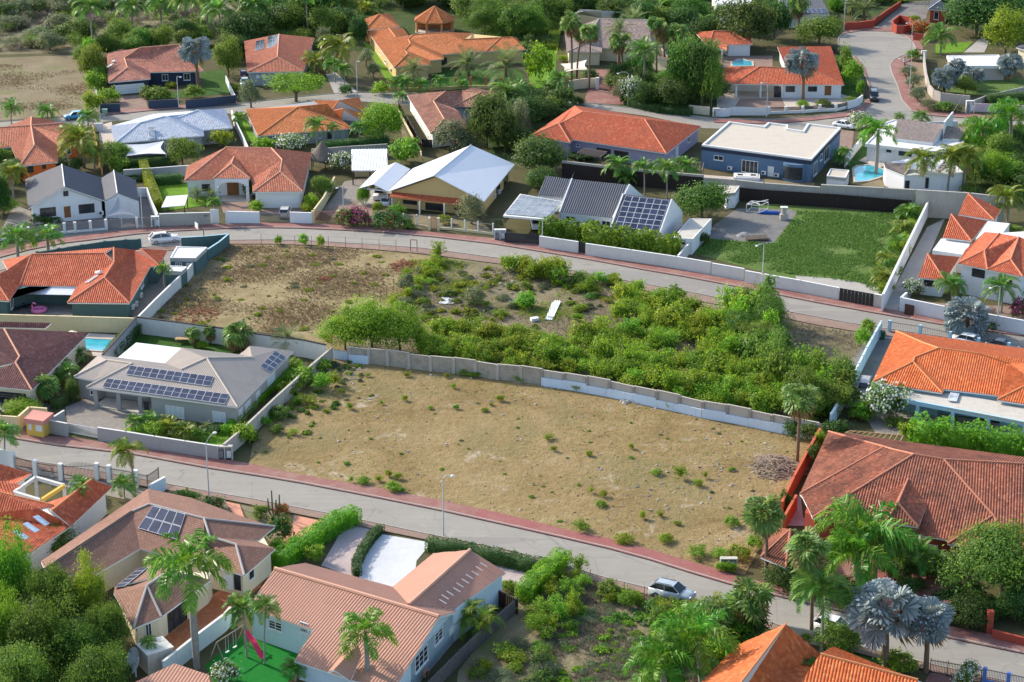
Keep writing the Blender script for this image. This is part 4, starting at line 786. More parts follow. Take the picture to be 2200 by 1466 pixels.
def lotmat():
    """graded yellow earth: scraped pale patches, brown damp patches, faint wheel tracks swinging across it"""
    t=NT('bare_yellow_dirt');p=t.pos();a=t.noise(p,.10,6,.62,.4);b=t.noise(p,5,4,.7);c=t.noise(p,.8,5,.65)
    f=t.math('ADD',t.math('ADD',t.math('MULTIPLY',a,.5),t.math('MULTIPLY',b,.22)),t.math('MULTIPLY',c,.28))
    col=t.ramp(f,[(.33,(.15,.095,.04)),(.45,(.24,.172,.075)),(.54,(.295,.216,.102)),(.66,(.36,.28,.155))])
    col=t.mix(t.math('MULTIPLY',t.step(t.noise(p,.055,5,.65,.6),.50,.66),.75),col,(.215,.18,.08))
    col=t.mix(t.math('MULTIPLY',t.step(t.math('ADD',t.math('MULTIPLY',t.noise(p,.16,6,.7,.8),.8),t.math('MULTIPLY',c,.2)),.555,.69),.8),col,(.48,.41,.31))
    for rot,sc,ds in ((-24,.45,6),(18,.33,9)):
        mp=t.n('ShaderNodeMapping');mp.inputs['Rotation'].default_value=(0,0,R(rot));t.l(p,mp.inputs[0]);w_=t.n('ShaderNodeTexWave');w_.inputs['Scale'].default_value=sc;w_.inputs['Distortion'].default_value=ds;w_.inputs['Detail'].default_value=3;w_.inputs['Detail Scale'].default_value=.25;t.l(mp.outputs[0],w_.inputs['Vector'])
        m_=t.math('MULTIPLY',t.math('MULTIPLY',t.step(w_.outputs['Fac'],.78,.98),t.step(t.noise(p,.07+rot*.0005,3),.55,.66)),.22);col=t.mix(m_,col,(.17,.11,.05))
    v=t.n('ShaderNodeTexVoronoi');v.inputs['Scale'].default_value=1.4;t.l(p,v.inputs['Vector']);col=t.mix(t.step(t.math('MULTIPLY',v.outputs['Distance'],-1),-.12,-.04),col,(.5,.43,.33))
    t.bump(t.math('ADD',b,t.math('MULTIPLY',t.noise(p,1.1,5,.65),2.2)),.9,.16);MATS['lot']=t.done(col,.95,.1);return t.m
G_LOT=lotmat()
G_DRY=groundmat('dry_grass_dirt',[(.13,.10,.045),(.235,.18,.09),(.31,.25,.135),(.38,.32,.20)],.22,.9,pcol=(.16,.145,.055),plo=.52,phi=.68,pscale=.11,fine=3)
G_DRY2=groundmat('grey_scrub_dirt',[(.11,.095,.05),(.20,.17,.10),(.28,.24,.155)],.3,.9,pcol=(.09,.10,.035),plo=.55,phi=.7,pscale=.15,fine=3)
G_BROWN=groundmat('brown_bare_earth',[(.14,.11,.065),(.215,.175,.11),(.29,.245,.165)],.15,.6,pcol=(.14,.165,.055),plo=.50,phi=.66,pscale=.09)
G_LAWN=groundmat('lawn_turf',[(.025,.06,.012),(.045,.105,.018),(.075,.14,.03)],.5,.6,fine=9)
G_LIME=groundmat('bright_lawn',[(.07,.16,.015),(.12,.24,.02),(.17,.28,.035)],.5,.5,fine=9)
G_FIELD=groundmat('creeping_field',[(.06,.12,.025),(.105,.165,.04),(.16,.20,.07)],.35,1.0,pcol=(.155,.125,.075),plo=.56,phi=.70,pscale=.07,fine=4)
G_TURF=groundmat('artificial_turf',[(.012,.15,.022),(.016,.19,.03)],.5,.3,fine=20)
G_GREYP=pavermat('grey_pavers',(.22,.20,.18),(.27,.245,.215),.4,.4,patchy=.3);G_CONC=groundmat('poured_concrete',[(.28,.265,.24),(.36,.34,.31),(.42,.40,.36)],.2,.2)
G_DARKC=groundmat('dark_slab',[(.12,.115,.11),(.18,.175,.165),(.25,.24,.22)],.2,.2);G_SAND=groundmat('pale_gravel',[(.38,.32,.27),(.50,.43,.37),(.58,.52,.46)],.3,.4,fine=14)
G_WHITE=groundmat('white_gravel',[(.46,.47,.49),(.55,.56,.57),(.61,.61,.60)],.25,.3,fine=16);G_PINKG=groundmat('pinkish_gravel',[(.34,.27,.26),(.45,.37,.36),(.52,.44,.42)],.3,.4,fine=14)
G_TERRA=pavermat('terracotta_tiles',(.42,.13,.05),(.50,.18,.08),.4,.4,.75,.15);G_SALM=pavermat('salmon_paving',(.58,.25,.16),(.64,.30,.2),.3,.3,.85,.15)
G_PAVE=pavermat('red_pavers',(.27,.115,.10),(.34,.165,.14));G_PAVER=pavermat('deep_red_pavers',(.29,.10,.092),(.35,.135,.12),patchy=.15);G_PAVEB=pavermat('brown_pavers',(.25,.165,.13),(.31,.215,.17))
G_ROAD=asphalt();G_KERB=groundmat('kerb_concrete',[(.30,.28,.25),(.42,.40,.36)],1,.2)
WATER=None
def watermat():
    t=NT('pool_water');p=t.pos();n=t.noise(p,.5,2);t.bump(t.noise(p,3,3),.15,.05)
    MATS['water']=t.done(t.ramp(n,[(.3,(.02,.30,.38)),(.7,(.05,.42,.52))]),.05,.5);return t.m
WATER=watermat()
Zs={'n':0}
def sheet(name,pts,mat,z,r=0,sub=0):
    ps=[P(*(q if len(q)==2 else (q[1],q[2])),z,r if len(q)==2 else q[0]) for q in pts]
    m=MB();n=len(ps)
    for tri in tessellate_polygon([ps]):m.quadf([ps[i] for i in tri])
    me=m.mesh(name,mat)
    for f in me.polygons:
        if f.normal.z < 0:f.flip()
    return kind(link(name,me),'structure')
g=MB().quadf([(-2500,-300,0),(2500,-300,0),(2500,4000,0),(-2500,4000,0)]);kind(g.build('ground',G_BASE),'structure')
# roads: far kerb line, near kerb line (photo marks)
R1F=[(-60,922),(42,944),(122,957),(196,965),(293,977),(438,1004),(560,1023),(649,1038),(748,1057),(830,1073),(953,1098),(1110,1133),(1208,1155),(1307,1178),(1398,1203),(1480,1229),(1565,1254),(1661,1278),(1717,1292),(1880,1332),(2046,1372),(2200,1404),(2300,1425)]
R1N=[(-60,968),(36,986),(200,1011),(356,1040),(484,1063),(550,1074),(632,1090),(729,1108),(777,1118),(919,1148),(1110,1187),(1248,1226),(1316,1246),(1404,1267),(1570,1312),(1700,1352),(1900,1403),(2010,1430),(2120,1455),(2300,1495)]
R1S=[(-60,890),(42,930),(107,937),(146,939),(209,948),(295,962),(468,984),(535,996),(614,1013),(703,1030),(804,1046),(902,1066),(976,1081),(1110,1111),(1205,1135),(1313,1158),(1392,1179),(1455,1198),(1537,1222),(1590,1240),(1660,1255),(1720,1268),(1880,1306),(2040,1345),(2200,1378),(2300,1398)]
R2F=[(-60,575),(0,553),(60,537),(132,523),(214,513),(290,503),(382,496),(480,491),(560,489),(640,490),(728,494),(830,500),(932,509),(983,515),(1060,524),(1110,532),(1159,540),(1278,560),(1380,579),(1469,594),(1533,606),(1640,627),(1755,650),(1895,675),(2022,697),(2200,722),(2300,738)]
R2N=[(-60,600),(0,582),(60,568),(132,555),(214,543),(300,533),(400,523),(491,517),(580,516),(677,519),(804,526),(906,534),(962,541),(1074,556),(1227,582),(1324,600),(1470,626),(1655,663),(1767,684),(1838,697),(1905,707),(2022,724),(2200,750),(2300,765)]
R2S=[(-60,560),(0,540),(60,525),(132,512),(214,501),(290,492),(382,485),(480,481),(560,478),(640,479),(728,483),(830,490),(932,499),(1010,507),(1110,517),(1159,526),(1250,541),(1380,564),(1533,592),(1640,613),(1755,636),(1895,661),(2022,683),(2200,706),(2300,720)]
R2B=[(-60,608),(300,545),(491,524),(580,524),(677,527),(804,536),(906,545),(962,552),(1074,567),(1227,595),(1324,613),(1470,640),(1655,677),(1750,697),(1838,712),(1870,718)]
R1B=[(-60,985),(36,1000),(200,1030),(356,1052),(484,1073),(632,1103),(729,1122),(919,1160),(1110,1200),(1248,1240),(1404,1280),(1570,1326),(1700,1366),(1900,1418),(2120,1470),(2300,1515)]
R3F=[(-60,264),(0,262),(120,253),(224,248),(318,238),(509,224),(610,212),(700,203),(769,200),(850,200),(1000,203),(1130,206),(1253,221),(1349,232),(1430,242),(1492,250),(1533,256),(1660,258),(1742,252),(1818,242),(1850,229),(1866,213)]
R3U=[(1868,190),(1862,170),(1850,145),(1833,122),(1810,108),(1800,95),(1802,82),(1813,72),(1850,66),(1917,67),(1945,77),(1963,94),(1968,107),(1950,116),(1933,123),(1920,130),(1912,140),(1917,160),(1928,184),(1938,216),(1958,238),(1985,246),(2022,250),(2118,256),(2200,259),(2300,262)]
R3N=[(-60,290),(0,285),(165,273),(224,262),(318,255),(509,243),(640,226),(779,218),(850,224),(960,232),(1100,230),(1200,226),(1263,232),(1388,249),(1450,262),(1507,275),(1640,281),(1740,281),(1805,278),(1900,270),(2060,266),(2200,270),(2300,274)]
sheet('road',R1F+R1N[::-1],G_ROAD,.012);sheet('road',R2F+R2N[::-1],G_ROAD,.012);sheet('road',R3F+R3U+R3N[::-1],G_ROAD,.012)
def pavement(far,near,mat,name='pavement'):
    """raised 12 cm: top sheet and kerb face"""
    a=[P(x,y,.13) for x,y in far];b=[P(x,y,.13) for x,y in near];m=MB()
    ps=a+b[::-1]
    for tri in tessellate_polygon([ps]):m.quadf([ps[i] for i in tri])
    me=m.mesh(name,mat)
    for f in me.polygons:
        if f.normal.z < 0:f.flip()
    kind(link(name,me),'structure')
def kerb(line,side,name='kerb'):
    """a row of kerb stones along a road edge"""
    pts=[P(x,y) for x,y in line];m=MB()
    for i in range(len(pts)-1):m.beam(pts[i]+Vector((0,side*.07,.05)),pts[i+1]+Vector((0,side*.07,.05)),.17,.2)
    kind(m.build(name,G_KERB),'structure')
pavement(R1S,R1F,G_PAVE);pavement(R2S,R2F,G_PAVE);pavement(R2N,R2B,G_PAVEB);pavement(R1N,R1B,G_PAVEB)
sheet('pavement',[(1030,1092.5),(1110,1111),(1205,1135),(1313,1158),(1392,1179),(1455,1198),(1537,1222),(1590,1240),(1565,1254),(1480,1229),(1398,1203),(1307,1178),(1208,1155),(1110,1133),(1020,1112)],G_PAVER,.135)
for ln,s in ((R1F,1),(R1N,-1),(R2F,1),(R2N,-1),(R3F,1),(R3U,1)):kerb(ln,s)
R3R=[(1968,107),(1950,116),(1933,123),(1920,130),(1912,140),(1917,160),(1928,184),(1938,216),(1958,238),(1985,246),(2022,250),(2118,256),(2200,259)]
sheet('pavement',R3R+[(2200,250),(2118,247),(2040,240),(1985,228),(1965,210),(1950,180),(1940,150),(1945,135),(1965,125),(1985,112)],G_PAVE,.13)
sheet('pavement',[(1813,72),(1850,66),(1917,67),(1945,77),(1963,94),(1968,107),(1985,106),(1978,88),(1950,68),(1915,60),(1850,60),(1810,66)],G_PAVE,.13)
sheet('pavement',[(1533,256),(1660,258),(1742,252),(1818,242),(1850,229),(1866,213),(1868,190),(1862,170),(1850,145),(1833,122),(1838,120),(1858,145),(1866,170),(1874,192),(1874,215),(1858,236),(1822,250),(1742,259),(1660,266),(1533,263)],G_PAVE,.13)
sheet('pavement',[(224,248),(318,238),(509,224),(509,218),(318,230),(224,240)],G_PAVE,.13)
# empty lots
LOT1=[(535,997),(614,1014),(703,1031),(804,1047),(902,1067),(976,1082),(1110,1112),(1205,1136),(1313,1159),(1392,1180),(1455,1199),(1537,1223),(1600,1235),(1690,1080),(1750,935),(1700,905),(1500,870),(1300,825),(1165,800),(1000,775),(800,755),(715,745),(640,810),(545,945)]
sheet('dirt_lot',LOT1,G_LOT,.03)
sheet('dry_grass_lot',[(300,690),(420,560),(492,525),(580,524),(677,527),(804,536),(906,545),(962,552),(900,600),(830,680),(720,760),(620,720)],G_DRY,.02)
sheet('scrub_lot',[(962,552),(1074,567),(1227,595),(1324,613),(1470,640),(1655,677),(1750,697),(1870,718),(1900,716),(1790,900),(1700,905),(1500,870),(1300,825),(1000,775),(720,755),(830,680),(900,600)],G_DRY2,.025)
sheet('brown_lot',[(-80,265),(120,250),(212,242),(205,190),(175,118),(60,122),(-80,128)],G_BROWN,.02)
sheet('scrub_lot',[(1248,1240),(1404,1280),(1570,1326),(1560,1466),(1450,1500),(900,1520),(985,1466),(1110,1330),(1200,1215)],G_DRY2,.03)
sheet('field',[(1490,545),(1560,480),(1620,440),(1650,438),(1940,460),(1985,435),(1895,640),(1850,640)],G_FIELD,.02)
sheet('concrete_slab',[(1532,485),(1585,448),(1700,450),(1712,458),(1662,522),(1640,524),(1520,512)],G_DARKC,.03);sheet('concrete_slab',[(1709,592),(1800,600),(1885,612),(1894,640),(1800,626),(1712,606)],G_CONC,.03)
sheet('concrete_slab',[(1992,488),(2030,470),(1955,640),(1930,668),(1896,670),(1910,640)],G_CONC,.03)
sheet('dirt_track',[(850,235),(880,300),(905,330),(875,320),(855,270),(842,240)],G_BROWN,.02)
# yards (photo marks)
for nm,pts,mat in (
 ('driveway',[(256,207),(312,203),(318,238),(258,243)],G_PAVEB),('lawn',[(312,205),(440,190),(500,180),(510,200),(320,215)],G_LAWN),('lawn',[(430,155),(480,150),(505,200),(440,195)],G_LAWN),
 ('driveway',[(212,270),(240,262),(250,330),(215,330)],G_SAND),('lawn',[(495,245),(520,245),(560,310),(520,300)],G_LIME),('lawn',[(780,90),(800,100),(860,180),(835,182)],G_LIME),
 ('lawn',[(930,150),(1120,150),(1130,185),(930,190)],G_LAWN),('driveway',[(700,160),(720,155),(770,200),(720,205)],G_CONC),('lawn',[(1130,130),(1200,70),(1190,190),(1140,190)],G_LIME),
 ('driveway',[(1280,150),(1335,150),(1340,225),(1253,221)],G_PAVE),('driveway',[(1590,212),(1680,212),(1690,235),(1580,228)],G_PAVEB),('yard',[(1540,190),(1600,180),(1840,195),(1850,228),(1640,240),(1540,240)],G_SAND),
 ('terrace',[(1545,120),(1660,120),(1660,145),(1545,145)],G_PAVEB),('yard',[(1795,100),(1810,112),(1855,185),(1850,215),(1800,200)],G_LAWN),('driveway',[(1880,60),(1945,5),(2000,0),(1990,40),(1925,66)],G_DARKC),
 ('lawn',[(2010,95),(2090,90),(2070,112),(2010,115)],G_LIME),('driveway',[(2070,113),(2110,80),(2125,90),(2115,113)],G_CONC),('lawn',[(2000,150),(2200,170),(2200,205),(2080,205),(2000,190)],G_FIELD),
 ('path',[(1938,132),(1985,135),(1985,145),(1938,145)],G_PAVEB),('garden_bed',[(1945,145),(1985,145),(1990,200),(2060,235),(1985,228),(1950,180)],G_BROWN),
 ('yard',[(30,440),(110,470),(300,460),(315,490),(60,520),(0,500)],G_GREYP),('yard',[(292,415),(325,405),(335,462),(300,470)],G_DARKC),('lawn',[(338,400),(410,395),(455,440),(340,455)],G_LIME),('lawn',[(340,395),(400,392),(402,408),(345,412)],G_LAWN),
 ('driveway',[(470,428),(540,420),(560,450),(650,445),(650,462),(480,458)],G_PAVEB),('driveway',[(690,455),(740,395),(790,430),(840,450),(780,470),(720,470)],G_PAVEB),('carport_floor',[(770,440),(800,405),(880,400),(850,445)],G_CONC),('yard',[(700,450),(740,390),(800,380),(770,430)],G_GREYP),
 ('terrace',[(860,460),(1020,462),(1060,500),(870,490)],G_BROWN),('yard',[(1090,500),(1160,505),(1170,525),(1090,518)],G_DARKC),('yard',[(1500,375),(1640,385),(1640,395),(1500,390)],G_SAND),('yard',[(1640,385),(1750,392),(1750,400),(1640,397)],G_BROWN),
 ('yard',[(1805,280),(1835,282),(1830,320),(1800,320)],G_PAVEB),('lawn',[(1835,320),(1860,290),(1870,340),(1820,370)],G_LAWN),('terrace',[(1845,345),(1890,320),(1990,325),(1890,360)],G_SAND),('garden_bed',[(1840,400),(1890,385),(1910,402),(1850,404)],G_BROWN),
 ('patio',[(0,640),(20,625),(180,630),(170,680),(0,678)],G_GREYP),('yard',[(290,620),(340,540),(420,545),(330,660),(285,685),(280,670)],G_GREYP),('yard',[(330,535),(440,520),(480,505),(400,560),(350,570)],G_GREYP),
 ('patio',[(180,715),(255,720),(240,765),(200,765)],G_SAND),('lawn',[(260,720),(320,710),(540,740),(660,760),(620,770),(400,755),(250,780)],G_LAWN),('driveway',[(140,875),(190,855),(275,885),(320,885),(268,925),(210,935),(145,910)],G_GREYP),
 ('lawn',[(270,920),(330,905),(500,930),(470,965),(400,950),(275,935)],G_LIME),('lawn',[(610,790),(650,770),(655,800),(620,815)],G_LIME),('yard',[(0,860),(60,850),(110,870),(100,890),(0,900)],G_DARKC),('forecourt',[(40,935),(105,937),(105,920),(60,890),(40,905)],G_PAVE),
 ('forecourt',[(30,1000),(140,1020),(330,1052),(300,1080),(20,1020)],G_GREYP),('patio',[(350,1400),(330,1360),(420,1300),(520,1240),(570,1240),(560,1262),(470,1330),(352,1418)],G_TERRA),('courtyard',[(225,1250),(300,1180),(340,1190),(330,1215),(250,1265)],G_TERRA),
 ('driveway',[(632,1107),(720,1126),(660,1165),(610,1200),(585,1190),(625,1140)],G_SALM),('path',[(484,1078),(515,1084),(525,1112),(505,1110)],G_SALM),('garden_bed',[(356,1045),(484,1075),(500,1110),(440,1095),(360,1060)],G_BROWN),('garden_bed',[(517,1085),(632,1108),(625,1140),(585,1170),(530,1110)],G_BROWN),
 ('yard',[(740,1125),(800,1137),(815,1147),(770,1200),(758,1240),(690,1215),(720,1165)],G_PINKG),('white_gravel_yard',[(822,1148),(919,1165),(922,1172),(895,1205),(893,1222),(850,1262),(790,1255),(772,1240),(775,1210),(795,1175)],G_WHITE),('yard',[(930,1180),(1170,1215),(1130,1260),(1080,1250),(1040,1200),(930,1195)],G_PINKG),
 ('artificial_lawn',[(440,1430),(530,1355),(600,1370),(680,1400),(640,1440),(590,1500),(480,1500)],G_TURF),('yard',[(985,1440),(1100,1300),(1110,1290),(1130,1310),(1000,1466),(980,1480)],G_BROWN),('alley',[(1800,810),(1870,720),(1920,730),(1870,830),(1850,870),(1800,880)],G_DARKC),
 ('yard',[(1850,880),(1920,890),(2200,935),(2200,955),(1880,930)],G_GREYP),('yard',[(1690,1095),(1720,1060),(1725,1110),(1740,1130),(1690,1130)],G_PINKG),('driveway',[(1840,1200),(2080,1190),(2100,1300),(2010,1330),(1880,1300)],G_PAVER),('path',[(1780,1210),(1830,1200),(1850,1290),(1790,1280)],G_PAVE),
 ('forecourt',[(1930,660),(1990,655),(2000,690),(1930,680)],G_PAVEB),('yard',[(2000,650),(2200,660),(2200,705),(2010,690)],G_PAVEB),('yard',[(1870,705),(1905,715),(2000,730),(2200,752),(2200,765),(1980,735),(1900,728)],G_CONC),('lawn',[(1750,1400),(1900,1400),(1900,1450),(1800,1450)],G_LAWN),('driveway',[(2000,1440),(2200,1480),(2200,1520),(1980,1480)],G_PAVE)):
    Zs['n']+=1;sheet(nm,pts,mat,.034+.004*(Zs['n'] % 6))
def pool(label,pts,r,rim=True):
    ps=[P(x,y,.1,r) for x,y in pts];c=sum(ps,Vector())/len(ps);c.z=0;root=empty('swimming_pool',c,label,'swimming pool')
    MB().prism([(p.x,p.y) for p in ps],-.3,.12).build('water',WATER,root);out,_=inset(ps,-.4);m=MB();n=len(ps)
    for i in range(n):
        j=(i+1) % n;m.quadf([(ps[i].x,ps[i].y,.18),(ps[j].x,ps[j].y,.18),(out[j].x,out[j].y,.18),(out[i].x,out[i].y,.18)]);m.quadf([(ps[i].x,ps[i].y,.05),(ps[j].x,ps[j].y,.05),(ps[j].x,ps[j].y,.18),(ps[i].x,ps[i].y,.18)]);m.quadf([(out[i].x,out[i].y,.0),(out[j].x,out[j].y,.0),(out[j].x,out[j].y,.18),(out[i].x,out[i].y,.18)])
    m.build('pool_rim',G_SAND,root)
pool('small turquoise pool with arched end by the red roofed pool house',((1862,560),(2028,557),(2022,522),(1985,518),(1950,503),(1905,505),(1888,520),(1858,524)),3)
pool('blue pool beside the white pool annex',((780,160),(880,152),(1040,100),(1040,70),(960,40),(900,20),(800,28),(765,50)),8)
pool('teal green rectangular pool behind the maroon roof',((690,200),(900,215),(950,122),(695,108)),9)
G_WOOD=groundmat('wood_floor',[(.03,.05,.015),(.055,.085,.025),(.09,.11,.04)],.2,.9)
for k,pts in enumerate(([(470,140),(540,60),(560,-80),(1200,-80),(1190,70),(1130,130),(1000,70),(780,110),(560,110)],[(1190,70),(1240,-80),(1700,-80),(1640,60),(1500,130),(1330,60)],[(1740,20),(1760,-100),(2300,-120),(2300,30),(2100,70),(1990,10),(1850,40)],[(-100,120),(190,112),(240,60),(560,40),(560,-120),(-100,-120)],[(1040,310),(1050,230),(1230,220),(1140,300),(1130,350),(1060,350)],[(1480,250),(1330,240),(1340,150),(1540,120),(1560,200),(1530,250)],[(2060,440),(2060,300),(2240,290),(2240,440)])):
    sheet('undergrowth',pts,G_WOOD if k != 3 else G_DRY2,.008)
# ================================================================ WALLS AND FENCES
def wall(label,r,pts,h,mat,t=.2,cap=None,name='garden_wall',cat='wall',base=False,posts=None,postw=.35,ph=.15,capt=.06):
    ps=[P(x,y,0 if base else h,r) for x,y in pts]
    for p in ps:p.z=0
    c=sum(ps,Vector())/len(ps);root=empty(name,c,label,cat);up=Vector((0,0,1))
    for i in range(len(ps)-1):
        a,b=ps[i],ps[i+1];d=(b-a).normalized();e=t/2 if i < len(ps)-2 else 0;b2=b+d*e*.98
        MB().beam(a+up*(h/2-.1),b2+up*(h/2-.1),t,h+.2).build('wall_section',mat,root)
        if cap:MB().beam(a+up*(h+capt/2+.003),b2+up*(h+capt/2+.003),t+.08,capt).build('coping',cap,root)
    if posts:
        for i in range(len(ps)-1):
            a,b=ps[i],ps[i+1];n=max(1,round((b-a).length/posts))
            for k in range(n+(1 if i==len(ps)-2 else 0)):q=a.lerp(b,k/n);post(root,q,h+ph,postw,cap or mat,'pillar',math.atan2((b-a).y,(b-a).x))
    return root
def fence(label,r,pts,h,mat,step=.13,bar=.03,rails=(.12,.92),postm=None,posts=2.6,postw=.1,name='metal_fence',cat='fence',base=False,basew=None,slats=0,lift=.05,ph=.1,bow=0,round_=False):
    """posts, rails and thin upright bars (or flat slats, each a part) between marks"""
    ps=[P(x,y,0 if base else h,r) for x,y in pts]
    for p in ps:p.z=0
    c=sum(ps,Vector())/len(ps);root=empty(name,c,label,cat);up=Vector((0,0,1));bars=MB()
    for i in range(len(ps)-1):
        a,b=ps[i],ps[i+1];L=(b-a).length;d=(b-a).normalized();n=max(1,round(L/posts));bh=basew[0] if basew else 0
        if basew:MB().beam(a+up*(bh/2),b+up*(bh/2),.2,bh).build('base_wall',basew[1],root)
        for k in range(n+(1 if i==len(ps)-2 else 0)):
            q=a.lerp(b,k/n);post(root,q,h+ph,postw,postm or mat,'post',math.atan2(d.y,d.x),round_=round_)
        if slats:
            for k in range(slats):
                z=bh+lift+(h-bh-lift)*(k+.5)/slats;hh=(h-bh-lift)/slats*.72
                for q in range(n):MB().beam(a.lerp(b,q/n)+up*z,a.lerp(b,(q+1)/n)+up*z,.04,hh).build('slat',mat,root)
        else:
            for f in rails:z=bh+(h-bh)*f;MB().beam(a+up*z,b+up*z,.05,.05).build('rail',mat,root)
            if step:
                nb=int(L/step)
                for k in range(1,nb):
                    q=a+d*(k*L/nb);f=(k/nb*n) % 1;e=bow*math.sin(math.pi*f);bars.beam(q+up*(bh+lift),q+up*(h+e),bar,bar)
    if bars.v:kind(bars.build('bars',mat,root),'stuff')
    return root
def gate(label,r,pts,h,mat,frame=None,n=8,solid=False,name='gate',base=False):
    a,b=(P(x,y,0 if base else h,r) for x,y in pts);a.z=b.z=0;c=(a+b)/2;root=empty(name,c,label,'gate');up=Vector((0,0,1));d=(b-a).normalized()
    for z in (.12,h-.04):MB().beam(a+up*z,b+up*z,.06,.08).build('rail',frame or mat,root)
    for q in (a,b):MB().beam(q+up*.08,q+up*h,.08,.08).build('stile',frame or mat,root)
    L=(b-a).length
    for k in range(n):
        p,q=a+d*(L*(k+(.03 if solid else .3))/n),a+d*(L*(k+(.97 if solid else .7))/n);MB().beam((p+up*(h/2+.04)),(q+up*(h/2+.04)),.03,h-.2).build('board' if solid else 'bar',mat,root)
    return root
MOT=groundmat('mottled_old_plaster',[(.20,.17,.13),(.40,.35,.28),(.47,.42,.34)],1.2,.5,fine=5);PBLUE=wallmat('flaking_white_blue_paint',(.60,.70,.80),.5);PANEL=wallmat('grey_wall_panel',(.46,.42,.36),.6);DPOST=wallmat('dark_wall_post',(.30,.27,.24),.5)
FENCE_D=plain('dark_slat_wood',(.035,.024,.022),.8,var=.35,scale=3);COPE_D=plain('dark_coping',(.045,.035,.03),.7);GRILLE=plain('grey_grille',(.24,.23,.24),.6);PICKET=plain('weathered_picket',(.17,.15,.145),.9,var=.35,scale=4)
# the long wall across the empty lots, panel by panel
root=empty('panel_wall',P(1250,850),'long stepped grey panel wall between the yellow dirt lot and the green thicket','wall')
pw=[(750,744),(792,748),(832.5,752),(879,758.5),(925.4,764),(975,768.5),(1022,774.5),(1069,781.5),(1119,786),(1165,793),(1213,800),(1261.6,808),(1311,817),(1362,828.5),(1411.8,838.7),(1461,849),(1511,861),(1562,869),(1613,879.5),(1660,889.5),(1704,898),(1760,909)]
pp=[P(x,y,2.25) for x,y in pw]
for i in range(len(pp)-1):
    a,b=pp[i].copy(),pp[i+1].copy();a.z=b.z=0;d=(b-a).normalized();up=Vector((0,0,1));top=2.16+.10*((i*7) % 3-1)*.8;old=i < 9
    nrm=Vector((d.y,-d.x,0))
    MB().beam(a+up*(top/2),b+up*(top/2),.16,top).build('panel',MOT if old else PANEL,root)
    MB().beam(a+up*(top+.03),b+up*(top+.03),.24,.07).build('coping',PANEL,root)
    if not old or i==0:q0,q1=a+nrm*.27,b+nrm*.27;hp=1.15+.12*math.sin(i*2.1);MB().beam(q0+up*hp/2,q1+up*(hp/2),.2,hp).build('paint_band',PBLUE,root)
for i,p in enumerate(pp):
    d=(pp[min(i+1,len(pp)-1)]-pp[max(0,i-1)]);post(root,Vector((p.x,p.y-.02,0)),2.12,.42,DPOST if i > 8 else PANEL,'post',math.atan2(d.y,d.x))
wall('stepped bare concrete wall along the left side of the yellow dirt lot',0,[(712,748),(672,782),(630,820),(592,854),(552,892),(520,922),(482,954)],1.9,PANEL,.2,PANEL,posts=3.2,postw=.3,ph=.05)
wall('light blue painted corner wall at the back of the yellow dirt lot',10,[(636,200),(782,222)],1.3,PBLUE,.2,PANEL)
wall('grey front garden wall of the veranda bungalow, right of its white gate',9,[(822,860),(1060,896),(1300,935),(1560,975),(1842,1018)],1.75,W_TAUPE,.2,M_OFFW)
wall('short grey wall left of the white sliding gate',9,[(540,716),(410,797),(568,828)],1.75,W_TAUPE,.2,M_OFFW)
gate('white sliding driveway gate of the veranda bungalow',9,[(570,822),(820,868)],1.3,M_WHITE,n=26)
wall('pale yellow wall wrapped round the utility kiosk',9,[(-60,752),(10,762),(150,772),(245,688),(395,700)],1.8,W_SAND,.22,W_SAND)
wall('tall wall with dark coping behind the teal rectangular pool',0,[(221,763),(256,724),(293,682)],2.5,W_GREY,.22,COPE_D,capt=.14)
wall('tall wall with dark coping below the dry grass lot',0,[(293,682),(380,693),(476,706),(550,718),(654,732),(700,742)],2.4,M_OFFW,.22,COPE_D,capt=.14)
wall('pale yellow panelled wall below the teal house patio',5,[(-90,1280),(200,1288),(480,1295),(760,1303),(1148,1314)],2.2,W_SAND,.2,W_SAND,posts=6.5,postw=.3,ph=0)
wall('white stepped wall between the teal house yard and the dry grass lot',5,[(1748,722),(1660,800),(1580,900),(1450,1020),(1310,1155),(1165,1302)],1.9,M_OFFW,.2,M_WHITE)
wall('dark teal corner wall by the road with a basketball hoop',5,[(1528,632),(1720,622),(1930,602),(1850,668),(1748,735)],1.8,W_TEAL,.2,W_LBLUE)
wall('dark teal stepped street wall behind the left red roof',5,[(315,758),(500,727),(690,696),(885,666),(1060,652),(1178,648)],1.9,W_TEAL,.22,W_TEAL,posts=5.2,postw=.45)
fence('low white barred gate beside the white SUV',5,[(1190,652),(1522,640)],1.3,M_WHITE,step=.2,name='barred_gate',cat='gate')
fence('white pillared street fence with grey mesh panels in front of the white gable house',5,[(-90,580),(235,548),(540,512),(630,505),(760,494),(892,482)],1.7,GRILLE,step=.1,bar=.06,postm=M_WHITE,posts=3.2,postw=.45,basew=(.35,M_WHITE))
fence('grey mesh driveway gate of the white gable house',5,[(900,482),(1150,464)],1.6,GRILLE,step=.1,bar=.06,postm=M_WHITE,posts=2.3,postw=.09,name='barred_gate',cat='gate')
fence('mesh side gate between the white meter box and a white post',5,[(1155,464),(1280,456)],1.7,GRILLE,step=.1,bar=.06,postm=M_WHITE,posts=2.6,postw=.3,name='barred_gate',cat='gate')
wall('rough grey concrete street wall with a house number',5,[(1342,432),(1560,426),(1772,420)],2.1,CONC,.22,M_WHITE)
wall('white gate pillar wall with dark letter box',5,[(1775,396),(1842,398)],2.3,W_WHITE,.4,M_WHITE)
wall('white street wall with two dark lamps left of the grey driveway gate',5,[(1902,412),(2188,418)],2.0,W_WHITE,.25,M_WHITE)
